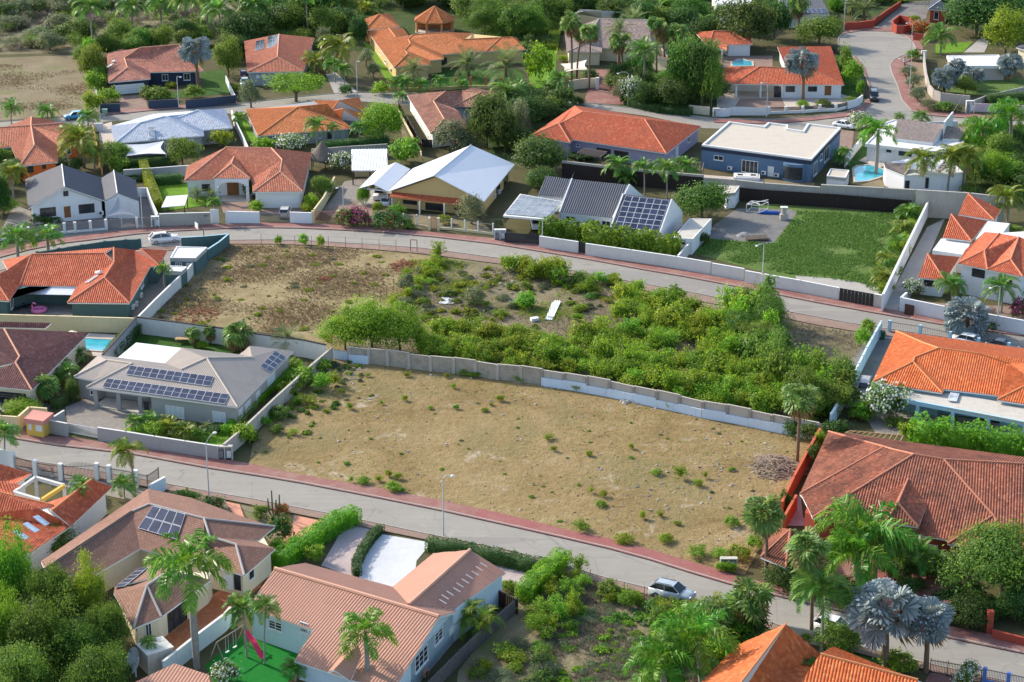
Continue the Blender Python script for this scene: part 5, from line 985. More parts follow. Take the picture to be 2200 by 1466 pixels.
wall('white street wall with small letter box right of the grey driveway gate',6,[(285,418),(470,424)],1.9,W_WHITE,.25,M_WHITE)
fence('grey driveway gate in front of the parked silver hatchback',6,[(32,416),(282,420)],1.6,GRILLE,step=.12,bar=.04,posts=4,postw=.09,name='barred_gate',cat='gate')
gate('pinkish brown slatted gate between yellow pillars',6,[(495,408),(680,412)],1.9,plain('pink_gate',(.36,.17,.13),.7),n=16)
for x in (478,690):p=P(x,405,2.2,6);tag(post(None,Vector((p.x,p.y,0)),2.2,.45,W_SAND,'gate_pillar'),'pale yellow gate pillar on the '+('left' if x < 500 else 'right')+' of the pinkish slatted gate','pillar')
wall('pale yellow side wall with rust stripes between the salmon roof house and the gravel drive',6,[(490,395),(570,290),(662,120)],1.7,W_SAND,.2,W_SAND)
fence('white columned garden fence on a low yellow wall before the yellow house',6,[(990,488),(1243,432)][:0]+[(1243,432),(1355,443),(1462,458)],1.9,plain('wire',(.3,.28,.26),.5),step=0,posts=2.4,postw=.24,postm=M_WHITE,basew=(.4,W_SAND),round_=True)
fence('white columned garden fence continuing to the solar carport',6,[(1545,470),(1650,475),(1762,488),(1873,500),(2000,515)],1.9,MATS['wire'],step=0,posts=2.4,postw=.24,postm=M_WHITE,basew=(.4,W_SAND),round_=True)
gate('small pinkish garden gate between two cream pillars',6,[(1475,465),(1528,472)],1.9,MATS['pink_gate'],n=7)
for x in (1463,1538):p=P(x,465,2.1,6);tag(post(None,Vector((p.x,p.y,0)),2.1,.4,W_SAND,'gate_pillar'),'cream pillar on the '+('left' if x < 1500 else 'right')+' of the small pinkish garden gate','pillar')
gate('wide dark driveway gate below the solar carport',7,[(-60,590),(228,605)],1.7,M_BLACK,n=22,solid=True)
wall('white street wall left of the dark doorway under the palm hedge',7,[(232,620),(560,668)],1.9,M_OFFW,.25,M_WHITE)
gate('dark grey street door between two lengths of white wall',7,[(565,665),(618,673)],1.9,M_BLACK,n=3,solid=True)
wall('long white street wall under the arching palm hedge',7,[(622,682),(1000,736),(1382,792),(1680,842)],1.95,M_OFFW,.25,M_WHITE)
wall('long stepped grey white street wall beside the green field',0,[(1530,566),(1599,578)],1.9,M_OFFW,.25,M_WHITE)
wall('grey white street wall running up to the dark sliding gate',0,[(1601,582),(1640,589),(1720,603),(1803,619)],1.9,M_OFFW,.25,M_WHITE)
gate('dark grey sliding gate at the corner of the green field',0,[(1805,619),(1877,632)],2.0,M_BLACK,n=9,solid=True)
wall('grey gate pillar wall with meter door beside the dark sliding gate',0,[(1879,632),(1896,635)],2.0,W_TAUPE,.3,M_WHITE)
wall('low white wall beside the concrete shed',7,[(1400,786),(1525,645),(1682,475)],1.8,M_OFFW,.2,M_WHITE)
wall('tall bright white wall along the right side of the green field',0,[(1995,431),(1945,533),(1897,633)],2.7,W_WHITE,.25,M_WHITE)
fence('long dark slatted screen at the back of the green field',0,[(1580,402),(1640,408),(1800,418),(1958,431)],2.35,FENCE_D,step=.16,bar=.14,posts=3.5,postw=.12,base=False,name='slat_screen')
wall('high concrete retaining wall behind the dark slatted screen',0,[(1512,384),(1580,389),(1640,396),(1762,405)],2.9,CONC,.4,CONC,capt=.25)
wall('high raw concrete retaining wall below the white pool annex',0,[(1764,399),(1900,406),(1966,410)],3.4,CONC,.4,CONC,capt=.2)
wall('concrete topped garden wall behind the row of palms',0,[(1208,350),(1294,360),(1400,371),(1512,381)],2.7,FENCE_D,.3,CONC,capt=.4)
wall('white street wall with brown door in front of the red pavilion roofs',0,[(1948,629),(1936,640),(2030,659),(2120,675),(2215,692)],2.1,W_WHITE,.25,M_WHITE)
gate('brown timber door in the white street wall',8,[(1198,1190),(1273,1205)],1.7,M_BROWN,n=5,solid=True)
wall('pale blue stepped wall left of the bright orange roof',0,[(1893,692),(1880,715),(1862,748),(1845,782),(1828,815),(1806,855),(1786,890)],2.0,W_PALEB,.2,W_PALEB,posts=2.8,postw=.3)
fence('blue posted wire street fence behind the bright orange roof',0,[(1912,690),(1978,700),(2042,714),(2103,728),(2168,738),(2230,748)],1.7,M_BLACK,step=.25,bar=.02,postm=W_LBLUE,posts=7,postw=.4)
wall('orange red wall between the dirt lot and the terracotta mansion',0,[(1762,920),(1735,968),(1706,1022),(1680,1078)],2.0,wallmat('orange_red_wall',(.50,.12,.055),.4),.3)
wall('orange red return wall beside the mansion forecourt',16,[(250,45),(160,205)],1.8,MATS['orange_red_wall'],.3)
fence('wrought iron driveway gate between red pillars',16,[(1400,855),(1705,930)],2.1,plain('bronze_mesh',(.16,.10,.055),.5),step=.1,bar=.05,posts=9,postw=.1,name='iron_gate',cat='gate')
for x,y in ((1385,855),(1722,925)):p=P(x,y,2.5,16);tag(post(None,Vector((p.x,p.y,0)),2.5,.6,W_RED,'gate_pillar'),'red gate pillar on the '+('left' if x < 1500 else 'right')+' of the bronze mesh gate','pillar')
wall('low red street wall right of the bronze mesh gate',16,[(1735,1072),(1990,1135),(2150,1175)],.9,W_RED,.25,W_RED)
wall('low red street wall below the tall palms',16,[(560,805),(640,835),(800,880),(1100,960),(1370,1030)],.8,W_RED,.25,W_RED)
wall('grey street wall behind the red orange hip roof',16,[(180,1040),(300,1062),(435,1085)],1.5,CONC2,.2)
fence('dark barred street fence at the bottom right',16,[(1270,1290),(1400,1312),(1530,1335),(1655,1372)],1.6,M_BLACK,step=.14,bar=.035,posts=2.5,postw=.08)
fence('blue posted barred fence in the bottom right corner',16,[(1680,1362),(1860,1400),(2100,1450)],1.6,plain('blue_bars',(.06,.08,.14),.5),step=.14,bar=.035,postm=plain('blue_paint',(.10,.2,.5),.6),posts=6,postw=.35,basew=(.4,MATS['blue_paint']))
fence('weathered picket fence along the scrubby lot, right of the pale blue house',0,[(1112,1284),(1060,1330),(1010,1376),(965,1420),(915,1470)],1.6,PICKET,step=.2,bar=.13,posts=2.4,postw=.12,name='picket_fence')
fence('dark brown timber gate fence behind the peach roof wing',14,[(1808,752),(1890,800),(1978,842)],1.7,M_BROWN,step=.24,bar=.17,posts=3,postw=.12,name='timber_fence')
wall('pale bluish boundary wall between terracotta patio and artificial lawn',0,[(495,1305),(482,1320),(422,1365),(350,1422)],1.9,W_PALEB,.2,M_WHITE)
wall('highest raw concrete retaining wall at the end of the dark alley',0,[(1968,410),(2083,417),(2160,426)],4.4,CONC,.4,CONC,capt=.2)
fence('white low street wall with dark slatted panels curving round the carport house',0,[(1652,231),(1688,230),(1725,229),(1762,226),(1796,225),(1822,219)],1.35,M_BLACK,slats=3,postm=M_WHITE,posts=4,postw=.5,basew=(.55,M_WHITE))
wall('white curved end wall of the carport house',0,[(1822,219),(1840,214),(1853,205)],1.5,W_WHITE,.25,M_WHITE)
gate('wide white boarded sliding gate of the carport house',0,[(1569,231),(1650,231)],1.7,M_WHITE,n=18,solid=True)
wall('white street wall with green letter panel beside the white boarded gate',0,[(1533,235),(1550,235),(1568,234)],1.5,W_WHITE,.3,M_WHITE)
wall('curved cream wall with arched niche left of the villa gate',3,[(478,688),(560,672),(640,665),(705,662)],2.0,W_CREAM,.25,W_CREAM)
fence('black iron double gate of the palm villa',3,[(742,665),(832,672),(920,682)],2.1,M_BLACK,step=.16,bar=.035,posts=2.6,postw=.09,name='iron_gate',cat='gate')
for x,y in ((722,655),(930,672)):p=P(x,y,2.5,3);tag(post(None,Vector((p.x,p.y,0)),2.5,.7,M_WHITE,'gate_pillar'),'white gate pillar on the '+('left' if x < 800 else 'right')+' of the black iron gate','pillar')
wall('low cream garden wall at the right of the palm villa trees',3,[(1495,890),(1545,895),(1668,908)],1.6,W_CREAM,.25,W_CREAM)
wall('low yellow wall with red posts in front of the orange house',2,[(1120,745),(1380,742),(1690,728),(1820,722),(1945,722),(2080,718),(2330,705)],.7,W_YEL,.2)
for k,(x,y) in enumerate(((1118,690),(1372,678),(1686,655),(1812,650),(1940,652),(2066,660))):
    p=P(x,y,1.9,2);o=post(None,Vector((p.x,p.y,0)),1.9,.4,W_PEACH,'fence_post');o.data.materials[0]=wallmat('red_post',(.45,.12,.08));tag(o,'round topped red post on the low yellow wall, '+('first','second','third','fourth','fifth','sixth')[k]+' from the left','post')
for nm,pts in (('left of the driveway gap',[(838,882),(1012,878)]),('between driveway and garden path',[(1250,852),(1505,840)]),('right of the garden path',[(1565,850),(1780,830),(1990,806)])):
    wall('navy street wall '+nm+' before the navy house',1,pts,1.7,wallmat('navy_street_wall',(.05,.07,.11),.3),.22,M_BLACK)
wall('white side wall left of the navy house',1,[(798,695),(820,800),(838,885)],1.2,W_WHITE,.2);wall('white side wall right of the navy house lawn',1,[(1905,640),(1940,720),(1982,802)],1.4,W_WHITE,.2)
wall('white side wall right of the white roofed house',1,[(1955,935),(1985,1020),(2040,1130),(2090,1242)],1.4,W_WHITE,.22,M_WHITE);wall('white gate wall left of the white roofed house',1,[(790,1042),(870,1040)],1.6,W_WHITE,.5)
wall('orange garden wall right of the orange walled house',1,[(780,1045),(800,1140),(860,1420)],1.3,W_PEACH,.2)
fence('brown slatted fence on a cream wall beside the dirt track',2,[(1205,862),(1270,980),(1335,1095),(1400,1215)],2.3,M_BROWN,step=.3,bar=.24,posts=4,postw=.14,basew=(.9,W_CREAM),name='slat_fence')
gate('dark timber gate at the end of the dirt track',2,[(1400,1175),(1485,1182)],1.6,M_BLACK,n=5,solid=True)
wall('stained concrete wall behind the palm thatch hut',2,[(470,1262),(760,1240),(1110,1218)],2.2,CONC,.25,CONC);wall('pale wall behind the clipped garden of the salmon roofed house',5,[(1040,62),(1300,45),(1600,22)],1.9,W_GREY,.2,M_WHITE)
wall('white side wall between clipped hedge and dark yard',5,[(1150,212),(1240,208),(1275,310),(1330,430)],1.7,W_WHITE,.2)
wall('long beige curving wall round the corner garden',4,[(1355,440),(1362,520),(1375,620),(1400,715),(1440,762),(1500,785),(1620,800),(1745,812)],1.9,W_BEIGE,.25,W_BEIGE)
wall('pink panelled street wall at the right edge',4,[(1762,872),(1960,880),(2120,888),(2300,900)],1.7,wallmat('pale_pink_wall',(.55,.44,.46),.3),.2,None,posts=5,postw=.4,ph=.05);wall('grey stone wall behind the pink panelled wall',4,[(1745,860),(1900,800),(2060,765),(2230,728)],1.2,CONC,.3)
wall('red wall with planter left of the black driveway gate',4,[(690,190),(800,190),(925,172)],1.7,W_RED,.5,W_RED);wall('long red wall climbing beside the dark driveway',4,[(925,175),(1040,90),(1160,12)],1.3,W_RED,.25,W_RED)
gate('black steel gate set into the red wall',4,[(690,205),(798,203)],1.3,M_BLACK,n=6,solid=True)
wall('round red planter wall at the head of the turning circle',4,[(1090,175),(1095,200),(1130,218),(1180,222),(1225,212),(1235,190),(1240,150),(1150,130),(1090,175)],1.9,W_RED,.3,W_RED);wall('red corner wall below the red flowering bush',4,[(1270,280),(1355,292),(1415,250)],1.7,W_RED,.3,W_RED)
wall('white pillar wall at the top of the beige curving wall',4,[(1335,430),(1378,430)],1.9,W_WHITE,.5,M_WHITE)
wall('dark boundary fence wall right of the carport house',4,[(575,400),(680,440),(760,520),(830,690),(850,790)],1.1,M_BLACK,.12)
wall('white wall along the strip of lawn beside the blue grey house',4,[(830,1165),(760,1250),(690,1340)],1.6,W_WHITE,.25,M_WHITE);wall('white street wall behind the white modern house',4,[(1180,1040),(1640,1022)],1.8,W_WHITE,.2)
fence('black iron fence with white pillars along the lower road',9,[(105,1095),(295,1150),(510,1180)],1.9,M_BLACK,step=.15,bar=.035,postm=M_WHITE,posts=5.5,postw=.5,ph=.25,name='iron_fence')
fence('black iron arched gate between white pillars on the lower road',9,[(530,1180),(800,1172)],1.9,M_BLACK,step=.15,bar=.035,posts=9,postw=.1,bow=.35,name='iron_gate',cat='gate')
fence('black iron fence with white pillars ending at a leaning panel',9,[(815,1175),(918,1195),(1145,1235)],1.9,M_BLACK,step=.15,bar=.035,postm=M_WHITE,posts=3,postw=.5,ph=.25,name='iron_fence')
fence('open black iron gate leaf beside the white wall end',9,[(1165,1245),(1240,1262),(1335,1200)],1.7,M_BLACK,step=.15,bar=.035,posts=4,postw=.07,name='iron_fence')
wall('white wall end beside the brown shingle house roof',9,[(1255,1350),(1390,1278)],1.6,W_PALEB,.25,M_WHITE)
wall('white pillar pair left of the iron fence',9,[(-60,1040),(40,1052),(112,1072)],1.9,W_WHITE,.25,M_WHITE)
wirep=empty('wire_fence',P(750,530),'thin rusty wire fence posts along the roadside of the dry grass lot','fence');RUST=plain('rusty_iron',(.16,.09,.06),.8);last=None
for x,yt,yb in ((45,590,690),(185,598,700),(330,605,712),(470,610,715),(612,612,716),(757,615,722),(897,630,732),(1040,645,742),(1183,650,748)):
    p=P(x,yb,0,6);post(wirep,p,1.9,.06,RUST,'post')
    if last is not None:
        for z in (.7,1.2,1.75):MB().beam(last+Vector((0,0,z)),p+Vector((0,0,z)),.012,.012).build('wire',RUST,wirep)
    last=p
wirep=empty('wire_fence',P(850,640),'thin rusty wire fence posts running down the dry grass lot beside the tracks','fence');last=None
for x,yb in ((1225,1000),(1163,1060),(1103,1125),(1050,1180),(990,1215)):p=P(x,yb,0,6);post(wirep,p,1.5,.06,RUST,'post')
wirep=empty('wire_fence',P(1380,1280),'thin rusty wire fence posts along the scrubby lot by the silver SUV','fence');last=None
for x,yb in ((592,715),(720,780),(848,815),(1000,845)):p=P(x,yb,0,15);post(wirep,p,1.6,.06,RUST,'post')
fr=empty('goal_frame',P(1332,750,0,6),'rusty metal gate frame standing alone by the road','frame');a,b=P(1305,752,0,6),P(1360,755,0,6)
for q in (a,b):MB().tube([q,q+Vector((0,0,2))],.06,6).build('post',RUST,fr)
MB().beam(a+Vector((0,0,2)),b+Vector((0,0,2)),.1,.1).build('crossbar',RUST,fr)
# ================================================================ CARS, LAMPS AND THINGS
M_TYRE=plain('tyre_rubber',(.02,.02,.022),.8);M_RIM=plain('alloy_rim',(.45,.46,.48),.35,.5,.6);M_CARGL=glassmat('car_glass',(.015,.02,.026),.06)
M_HEAD=plain('headlight',(.75,.78,.8),.15,.6);M_TAIL=plain('tail_light',(.45,.012,.012),.3,.5);M_TRIM=plain('black_trim',(.025,.025,.027),.6);M_LAMP=plain('lamp_metal',(.55,.57,.58),.5,.4,.3)
def paint(name,c):
    if name in MATS:return MATS[name]
    t=NT(name);t.b.inputs['Coat Weight'].default_value=.6;t.b.inputs['Coat Roughness'].default_value=.06;n=t.noise(t.pos(),1.5,3);MATS[name]=t.done(t.ramp(n,[(.3,sc_(c,.92)),(.7,c)]),.38,.5,.0);return MATS[name]
CARS={  # length, width, height, bonnet z, belt z, windscreen foot, windscreen top, rear top, rear foot (fractions from the front)
 'suv':(4.75,1.9,1.66,1.0,1.06,.25,.43,.84,.985),'hatch':(4.2,1.8,1.5,.92,.98,.25,.40,.84,.97),'sedan':(4.5,1.75,1.42,.88,.93,.28,.43,.70,.86),'jeep':(4.4,1.85,1.9,1.12,1.18,.30,.36,.97,.985),'pickup':(5.2,1.9,1.75,1.05,1.1,.27,.38,.62,.66)}
def car(label,style,r,x,y,hx,hy,mat,name='parked_car',cat='car',z=0.02):
    L,W,H,zb,zl,a,b,c,d=CARS[style];p=P(x,y,0,r);q=P(hx,hy,0,r);ang=math.atan2(q.y-p.y,q.x-p.x)
    root=empty(name,(p.x,p.y,z),label,cat,None,ang);w=W/2
    X=lambda f:L*(.5-f)
    def ring(f,wk,zlo,zmid,ztop):k=w*wk;return [(X(f),-k*.93,zlo),(X(f),-k,zmid),(X(f),-k*.97,ztop-.12),(X(f),-k*.86,ztop),(X(f),k*.86,ztop),(X(f),k*.97,ztop-.12),(X(f),k,zmid),(X(f),k*.93,zlo)]
    st=[(0,.80,.34,.55,zb-.28),(.025,.92,.24,.55,zb-.14),(.10,.98,.2,.55,zb-.05),(a,1,.2,.58,zl-.01),(.5,1,.2,.6,zl),(d if style != 'pickup' else .75,1,.2,.6,zl),(.97,.97,.22,.6,zl-.02),(1.0,.86,.36,.6,zl-.16)]
    m=MB();rs=[ring(*s) for s in st]
    for k in rs:m.v+=k
    for i in range(len(rs)-1):
        for j in range(8):m.f.append((i*8+j,(i+1)*8+j,(i+1)*8+(j+1) % 8,i*8+(j+1) % 8));m.m.append(0)
    m.f.append(tuple(range(8)));m.m.append(0);e=(len(rs)-1)*8;m.f.append(tuple(range(e,e+8))[::-1]);m.m.append(0)
    local(m.build('body',mat,None,True),root)
    f=[(a,zl-.03,.86),(b,H-.03,.70),((b+c)/2,H,.71),(c,H-.04,.69),(d,zl-.03,.84)]
    g=MB();k0=0
    for fr,zz,wk in f:g.v+=[(X(fr),-w*wk,zz),(X(fr),w*wk,zz)]
    for fr in (a,d):pass
    g.f+=[(0,1,3,2),(6,7,9,8)];g.m+=[0,0]
    bl=len(g.v);g.v+=[(X(b+.015),-w*.86,zl-.03),(X(b+.015),w*.86,zl-.03),(X(c),-w*.86,zl-.03),(X(c),w*.86,zl-.03)]
    g.f+=[(0,2,bl),(1,bl+1,3),(bl,2,4,6,bl+2),(bl+1,bl+3,7,5,3),(bl+2,6,8),(bl+3,9,7)];g.m+=[0]*6
    gl=local(g.build('windows',M_CARGL),root)
    rf=MB()
    for zo in (0,.045):
        for fr,zz,wk in f[1:4]:rf.v+=[(X(fr),-w*wk*1.02,zz+zo-.01),(X(fr),w*wk*1.02,zz+zo-.01)]
    rf.f+=[(6,7,9,8),(8,9,11,10),(0,2,3,1),(2,4,5,3),(0,1,7,6),(4,10,11,5),(0,6,8,2),(2,8,10,4),(1,3,9,7),(3,5,11,9)];rf.m+=[0]*10
    pl=[((a,zl),(b,H)),((c,H),(d,zl)),((.5*(b+c)-.02,zl),(.5*(b+c),H))]
    for (f0,z0),(f1,z1) in pl:
        for s in (-1,1):rf.beam((X(f0),s*w*.87,z0-.04),(X(f1),s*w*.71,z1-.02),.07,.07)
    local(rf.build('roof',mat),root)
    for fx in (.19,.80):
        for s in (-1,1):
            R_=.36 if style in ('suv','jeep','pickup') else .31;t=MB().tube([(X(fx),s*(w-.23),R_),(X(fx),s*(w+.01),R_)],R_,14);wh=local(t.build('wheel',M_TYRE,None),root)
            local(MB().tube([(X(fx),s*(w-.1),R_),(X(fx),s*(w+.02),R_)],R_*.62,10).build('rim',M_RIM),wh)
    for s in (-1,1):
        local(MB().box((X(.03),s*w*.68,zb-.2),(.16,.36,.16)).build('headlight',M_HEAD),root);local(MB().box((X(.985),s*w*.78,zl-.2),(.14,.2,.3)).build('tail_light',M_TAIL),root)
        local(MB().box((X(a+.03),s*(w+.07),zl+.06),(.14,.18,.13)).build('mirror',mat),root)
        if style in ('suv','jeep'):local(MB().beam((X(b+.03),s*w*.62,H+.06),(X(c-.02),s*w*.62,H+.06),.04,.04).build('roof_rail',M_TRIM),root)
    local(MB().box((X(.006),0,zb-.36),(.05,W*.5,.2)).build('grille',M_TRIM),root);local(MB().box((X(1.0),0,.62),(.04,.5,.12)).build('number_plate',M_OFFW),root);local(MB().box((0,0,.25),(L*.9,W*.86,.2)).build('underbody',M_TRIM),root)
    if style=='pickup':local(MB().box((X(.83),0,zl+.005),(L*.28,W*.78,.02)).build('cargo_bed',M_TRIM),root)
    return root
car('white SUV parked behind the teal street wall gate','suv',0,353,521,420,514,paint('white_car_paint',(.78,.79,.8)))
car('light blue hatchback parked at the dirt roadside','hatch',1,632,1005,560,1012,paint('sky_blue_paint',(.05,.32,.52)))
car('dark four wheel drive parked on the curve by the turning circle','jeep',4,932,845,945,905,paint('dark_green_black_paint',(.012,.016,.02)))
car('white saloon parked behind the white flowering tree','sedan',4,680,1082,770,1098,MATS['white_car_paint'])
car('silver hatchback parked before the white garage door','hatch',6,248,448,285,370,paint('silver_paint',(.42,.42,.40)))
car('white pickup truck under the white gable carport','pickup',6,1045,292,1030,330,MATS['white_car_paint']);car('black and white car at the back of the white gable carport','hatch',6,1100,350,1118,300,MATS['white_car_paint'])
car('silver SUV driving along the lower road','suv',15,1212,828,1400,872,paint('silver_white_paint',(.36,.42,.46)),'moving_car')
car('dark saloon parked outside the blue posted wire fence','sedan',12,2010,205,2200,245,paint('dark_blue_grey_paint',(.035,.05,.065)))
car('white car parked outside the blue posted wire fence','hatch',12,1700,155,1560,125,MATS['white_car_paint'])
car('grey van parked in the alley beside the pale blue wall','jeep',12,850,585,835,640,paint('warm_grey_paint',(.30,.29,.27)))
car('white car half hidden behind the palms on the lower road','hatch',16,530,1085,660,1118,MATS['white_car_paint'])
car('dark red car beside the pink roofed house','suv',1,2062,665,2068,730,paint('dark_red_paint',(.20,.02,.03)));car('pale blue car nose out below the dark red car','hatch',1,2068,722,2074,780,paint('pale_blue_paint',(.40,.55,.62)))
car('black car in front of the dark garage door','sedan',9,0,715,60,745,paint('black_paint',(.012,.012,.014)))
car('white car nose showing under the solar carport','hatch',7,205,548,215,600,MATS['white_car_paint'])
def lamp(label,r,bx,by,tx,ty,hx=None,hy=None,name='street_lamp',cat='street lamp'):
    b=P(bx,by,0,r);a,c=px(r,tx,ty);h=ray_plane(a,c,b,Vector((0,1,0))).z;root=empty(name,b,label,cat);t=b+Vector((0,0,h))
    MB().tube([b,b+Vector((0,0,h*.5)),t],[.09,.075,.055],8).build('pole',M_LAMP,root)
    if hx is not None:
        e=ray_plane(*px(r,hx,hy),b,Vector((0,1,0)));d=e-t;MB().tube([t,t+d*.35+Vector((0,0,abs(d.x)*.18)),t+d*.75+Vector((0,0,abs(d.x)*.12)),e],.045,6).build('arm',M_LAMP,root)
        s=1 if d.x > 0 else -1;MB().lathe((e.x+s*.1,e.y,e.z-.08),[(.05,.14),(.2,.10),(.26,.0),(.18,-.07),(0,-.1)],10).build('lamp_head',M_WHITE,root)
    return root
for a in (('white street lamp on the near kerb of the lower road, before the yellow dirt lot',14,1420,357,1412,-80,1478,-100),('street lamp leaning over the lower road by the windblown palm',9,1765,1450,1720,992,1805,900),('street lamp by the purple flowering hedge',6,742,520,730,200,690,210),
 ('street lamp in front of the green field wall',7,2110,1050,2117,690,2072,698),('street lamp beside the silver palm at the right edge',8,1967,1415,1990,1048,1925,1055),('street lamp before the navy street wall',1,1508,915,1497,650,1518,650),('street lamp at the road junction before the long orange house',2,855,805,842,515,862,518),
 ('street lamp outside the palm villa gate',3,978,900,955,625,900,620),('lamp post before the carport house',4,25,990,20,706,-10,700),('street lamp on the garden bed beside the turning road',4,1230,805,1243,472,1155,495),('street lamp at the top of the turning circle',4,1243,462,1256,215,1215,195),('lamp post beside the black steel gate',4,678,270,675,5,705,0),
 ('thin pole by the green box outside the navy wall',1,847,1005,835,890,None,None),('tall white pole in front of the dark yard beside the gable house',5,1205,555,1182,228,None,None),('thin pole before the solar carport',7,255,705,253,460,None,None),('short white T shaped lamp on the palm hedge wall',7,1378,795,1380,702,1398,702)):
    lamp(a[0],a[1],*a[2:])
def meter(label,r,x,y,w_,h_,mat,n=2):
    p=P(x,y,0,r);s=mpp(p);W_,H_=w_/REG[r][2]/s,h_/REG[r][2]/s;root=empty('meter_cabinet',p,label,'meter box')
    MB().box((p.x,p.y+.25,H_-.06),(W_,.6,.12)).build('lid',mat,root)
    for k in range(n+1):MB().box((p.x-W_/2+.08+(W_-.16)*k/n,p.y+.25,(H_-.12)/2),(.14,.55,H_-.12)).build('side_panel',mat,root)
    MB().box((p.x,p.y+.5,(H_-.12)/2),(W_-.1,.1,H_-.12)).build('back_panel',mat,root)
    for k in range(n):MB().box((p.x-W_/2+(W_)*(k+.5)/n,p.y+.2,H_*.4),(W_/n*.55,.25,H_*.5)).build('meter',M_ALU if k else GRILLE,root)
meter('white open meter cabinet left of the concrete street wall',5,1312,545,68,95,M_WHITE);meter('white meter cabinet left of the pink panelled wall',4,1742,955,70,105,M_WHITE);meter('broken grey concrete meter cabinet at the end of the stepped concrete wall',9,1900,1135,130,125,CONC2)
meter('white meter cabinet beside the dark carport gate',6,2060,655,100,95,M_WHITE);meter('white meter cabinet left of the white boarded gate',3,1722,990,55,75,M_WHITE);meter('grey concrete meter cabinet swallowed by bushes at the end of the red pavement',15,1640,612,130,90,CONC2)
def wbin(label,r,x,y,mat,h=1.1):
    p=P(x,y,0,r);root=empty('wheeled_bin',p,label,'bin');m=MB();b=len(m.v)
    for z,k in ((.08,.24),(h-.1,.31)):m.v+=[(p.x-k,p.y-k,z),(p.x+k,p.y-k,z),(p.x+k,p.y+k,z),(p.x-k,p.y+k,z)]
    m.f+=[(3,2,1,0),(0,1,5,4),(1,2,6,5),(2,3,7,6),(3,0,4,7)];m.m+=[0]*5;m.build('body',mat,root)
    MB().box((p.x,p.y,h-.06),(.68,.72,.08)).build('lid',mat,root)
    for s in (-1,1):MB().tube([(p.x+s*.27,p.y+.27,.1),(p.x+s*.33,p.y+.27,.1)],.1,8).build('wheel',M_TYRE,root)
M_GBIN=plain('green_plastic',(.02,.09,.045),.5);M_BBIN=plain('dark_plastic',(.03,.04,.045),.5)
wbin('green wheeled bin against the navy street wall',1,1905,880,M_GBIN);wbin('dark wheeled bin beside the green one at the navy wall',1,1945,875,M_BBIN);wbin('green wheeled bin at the head of the alley by the pale blue wall',12,1005,118,M_GBIN,1.3);wbin('green wheeled bin on the terracotta patio',13,1527,880,M_GBIN);wbin('dark wheeled bin beside the roadside shrub',6,1530,790,M_BBIN)
p=P(885,965,0,1);o=empty('utility_box',p,'pale green utility box on the pavement by the navy wall','utility box');MB().box((p.x,p.y,.5),(1.0,.6,1.0)).build('body',plain('pale_green_metal',(.28,.45,.36),.6),o);MB().box((p.x,p.y,1.02),(1.1,.7,.06)).build('lid',MATS['pale_green_metal'],o)
# satellite dish and water tank
p=P(1030,1425,0,13);o=empty('satellite_dish',p,'big white satellite dish facing left by the corrugated lean to','satellite dish');c=P(1020,1350,0,13);c=Vector((p.x-.1,p.y,1.75));ax=Vector((-.72,-.45,.35)).normalized();sx=ax.cross(Vector((0,0,1))).normalized();sy=sx.cross(ax);m=MB()
for rr_ in (0.02,.5,.95,1.3):
    for k in range(18):t=2*math.pi*k/18;q=c+sx*rr_*math.cos(t)+sy*rr_*math.sin(t)+ax*(.26*rr_*rr_-.3);m.v.append(tuple(q))
for i in range(3):
    for k in range(18):m.f.append((i*18+k,i*18+(k+1) % 18,(i+1)*18+(k+1) % 18,(i+1)*18+k));m.m.append(0)
m.build('dish',M_WHITE,o,True);MB().tube([(p.x,p.y,0),(p.x,p.y,1.6)],.09,8).build('mast',M_LAMP,o)
f_=c+ax*.75
for k in range(3):t=2*math.pi*k/3+.5;MB().tube([c+sx*1.25*math.cos(t)+sy*1.25*math.sin(t)+ax*.1,f_],.025,5).build('strut',M_LAMP,o)
MB().tube([f_,f_+ax*.25],.09,8).build('feed_horn',M_BBIN,o)
p=P(1165,1400,0,13);o=empty('water_cistern',p,'grey block water cistern behind the satellite dish','cistern');MB().box((p.x,p.y+1.3,1.1),(2.6,2.4,2.2),.6).build('wall',CONC2,o);MB().box((p.x,p.y+1.3,2.26),(2.8,2.6,.12),.6).build('lid',M_OFFW,o)
# swing set and slide on the artificial lawn
p=P(1760,1240,0,13);o=empty('swing_set',p,'bare timber swing set on the artificial lawn','swing');PW=plain('pole_wood',(.30,.24,.19),.8);a,b=P(1640,1165,2.2,13),P(1852,1030,2.2,13)
MB().tube([a,b],.07,8).build('crossbar',PW,o);d=(b-a).normalized();sd=Vector((-d.y,d.x,0))
for q in (a,b):
    for s in (-1,1):MB().tube([q,Vector((q.x+sd.x*s*1.0,q.y+sd.y*s*1.0,0))],.06,8).build('leg',PW,o)
for f_ in (.35,.62):
    q=a.lerp(b,f_)
    for s in (-.2,.2):MB().tube([q+d*s,q+d*s-Vector((0,0,1.7))],.015,4).build('rope',M_ALU,o)
    MB().beam(q-d*.25-Vector((0,0,1.7)),q+d*.25-Vector((0,0,1.7)),.2,.04).build('seat',M_WHITE,o)
PINK=plain('pink_plastic',(.75,.06,.16),.4);p0,p1=P(1862,1080,1.9,13),P(1990,1285,.15,13);o=empty('playground_slide',Vector((p1.x,p1.y,0)),'pink plastic slide beside a slim palm on the artificial lawn','slide');m=MB();d=(p1-p0);sd=Vector((-d.y,d.x,0)).normalized();N=12;row=None
for k in range(N+1):
    t=k/N;q=p0.lerp(p1,t);q.z=p0.z+(p1.z-p0.z)*(t+.06*math.sin(t*6.28*1.5));r2=[q+sd*.28+Vector((0,0,.2)),q+sd*.24,q-sd*.24,q-sd*.28+Vector((0,0,.2))]
    if row:
        for j in range(3):m.quadf([row[j],row[j+1],r2[j+1],r2[j]])
    row=r2
m.build('chute',PINK,o)
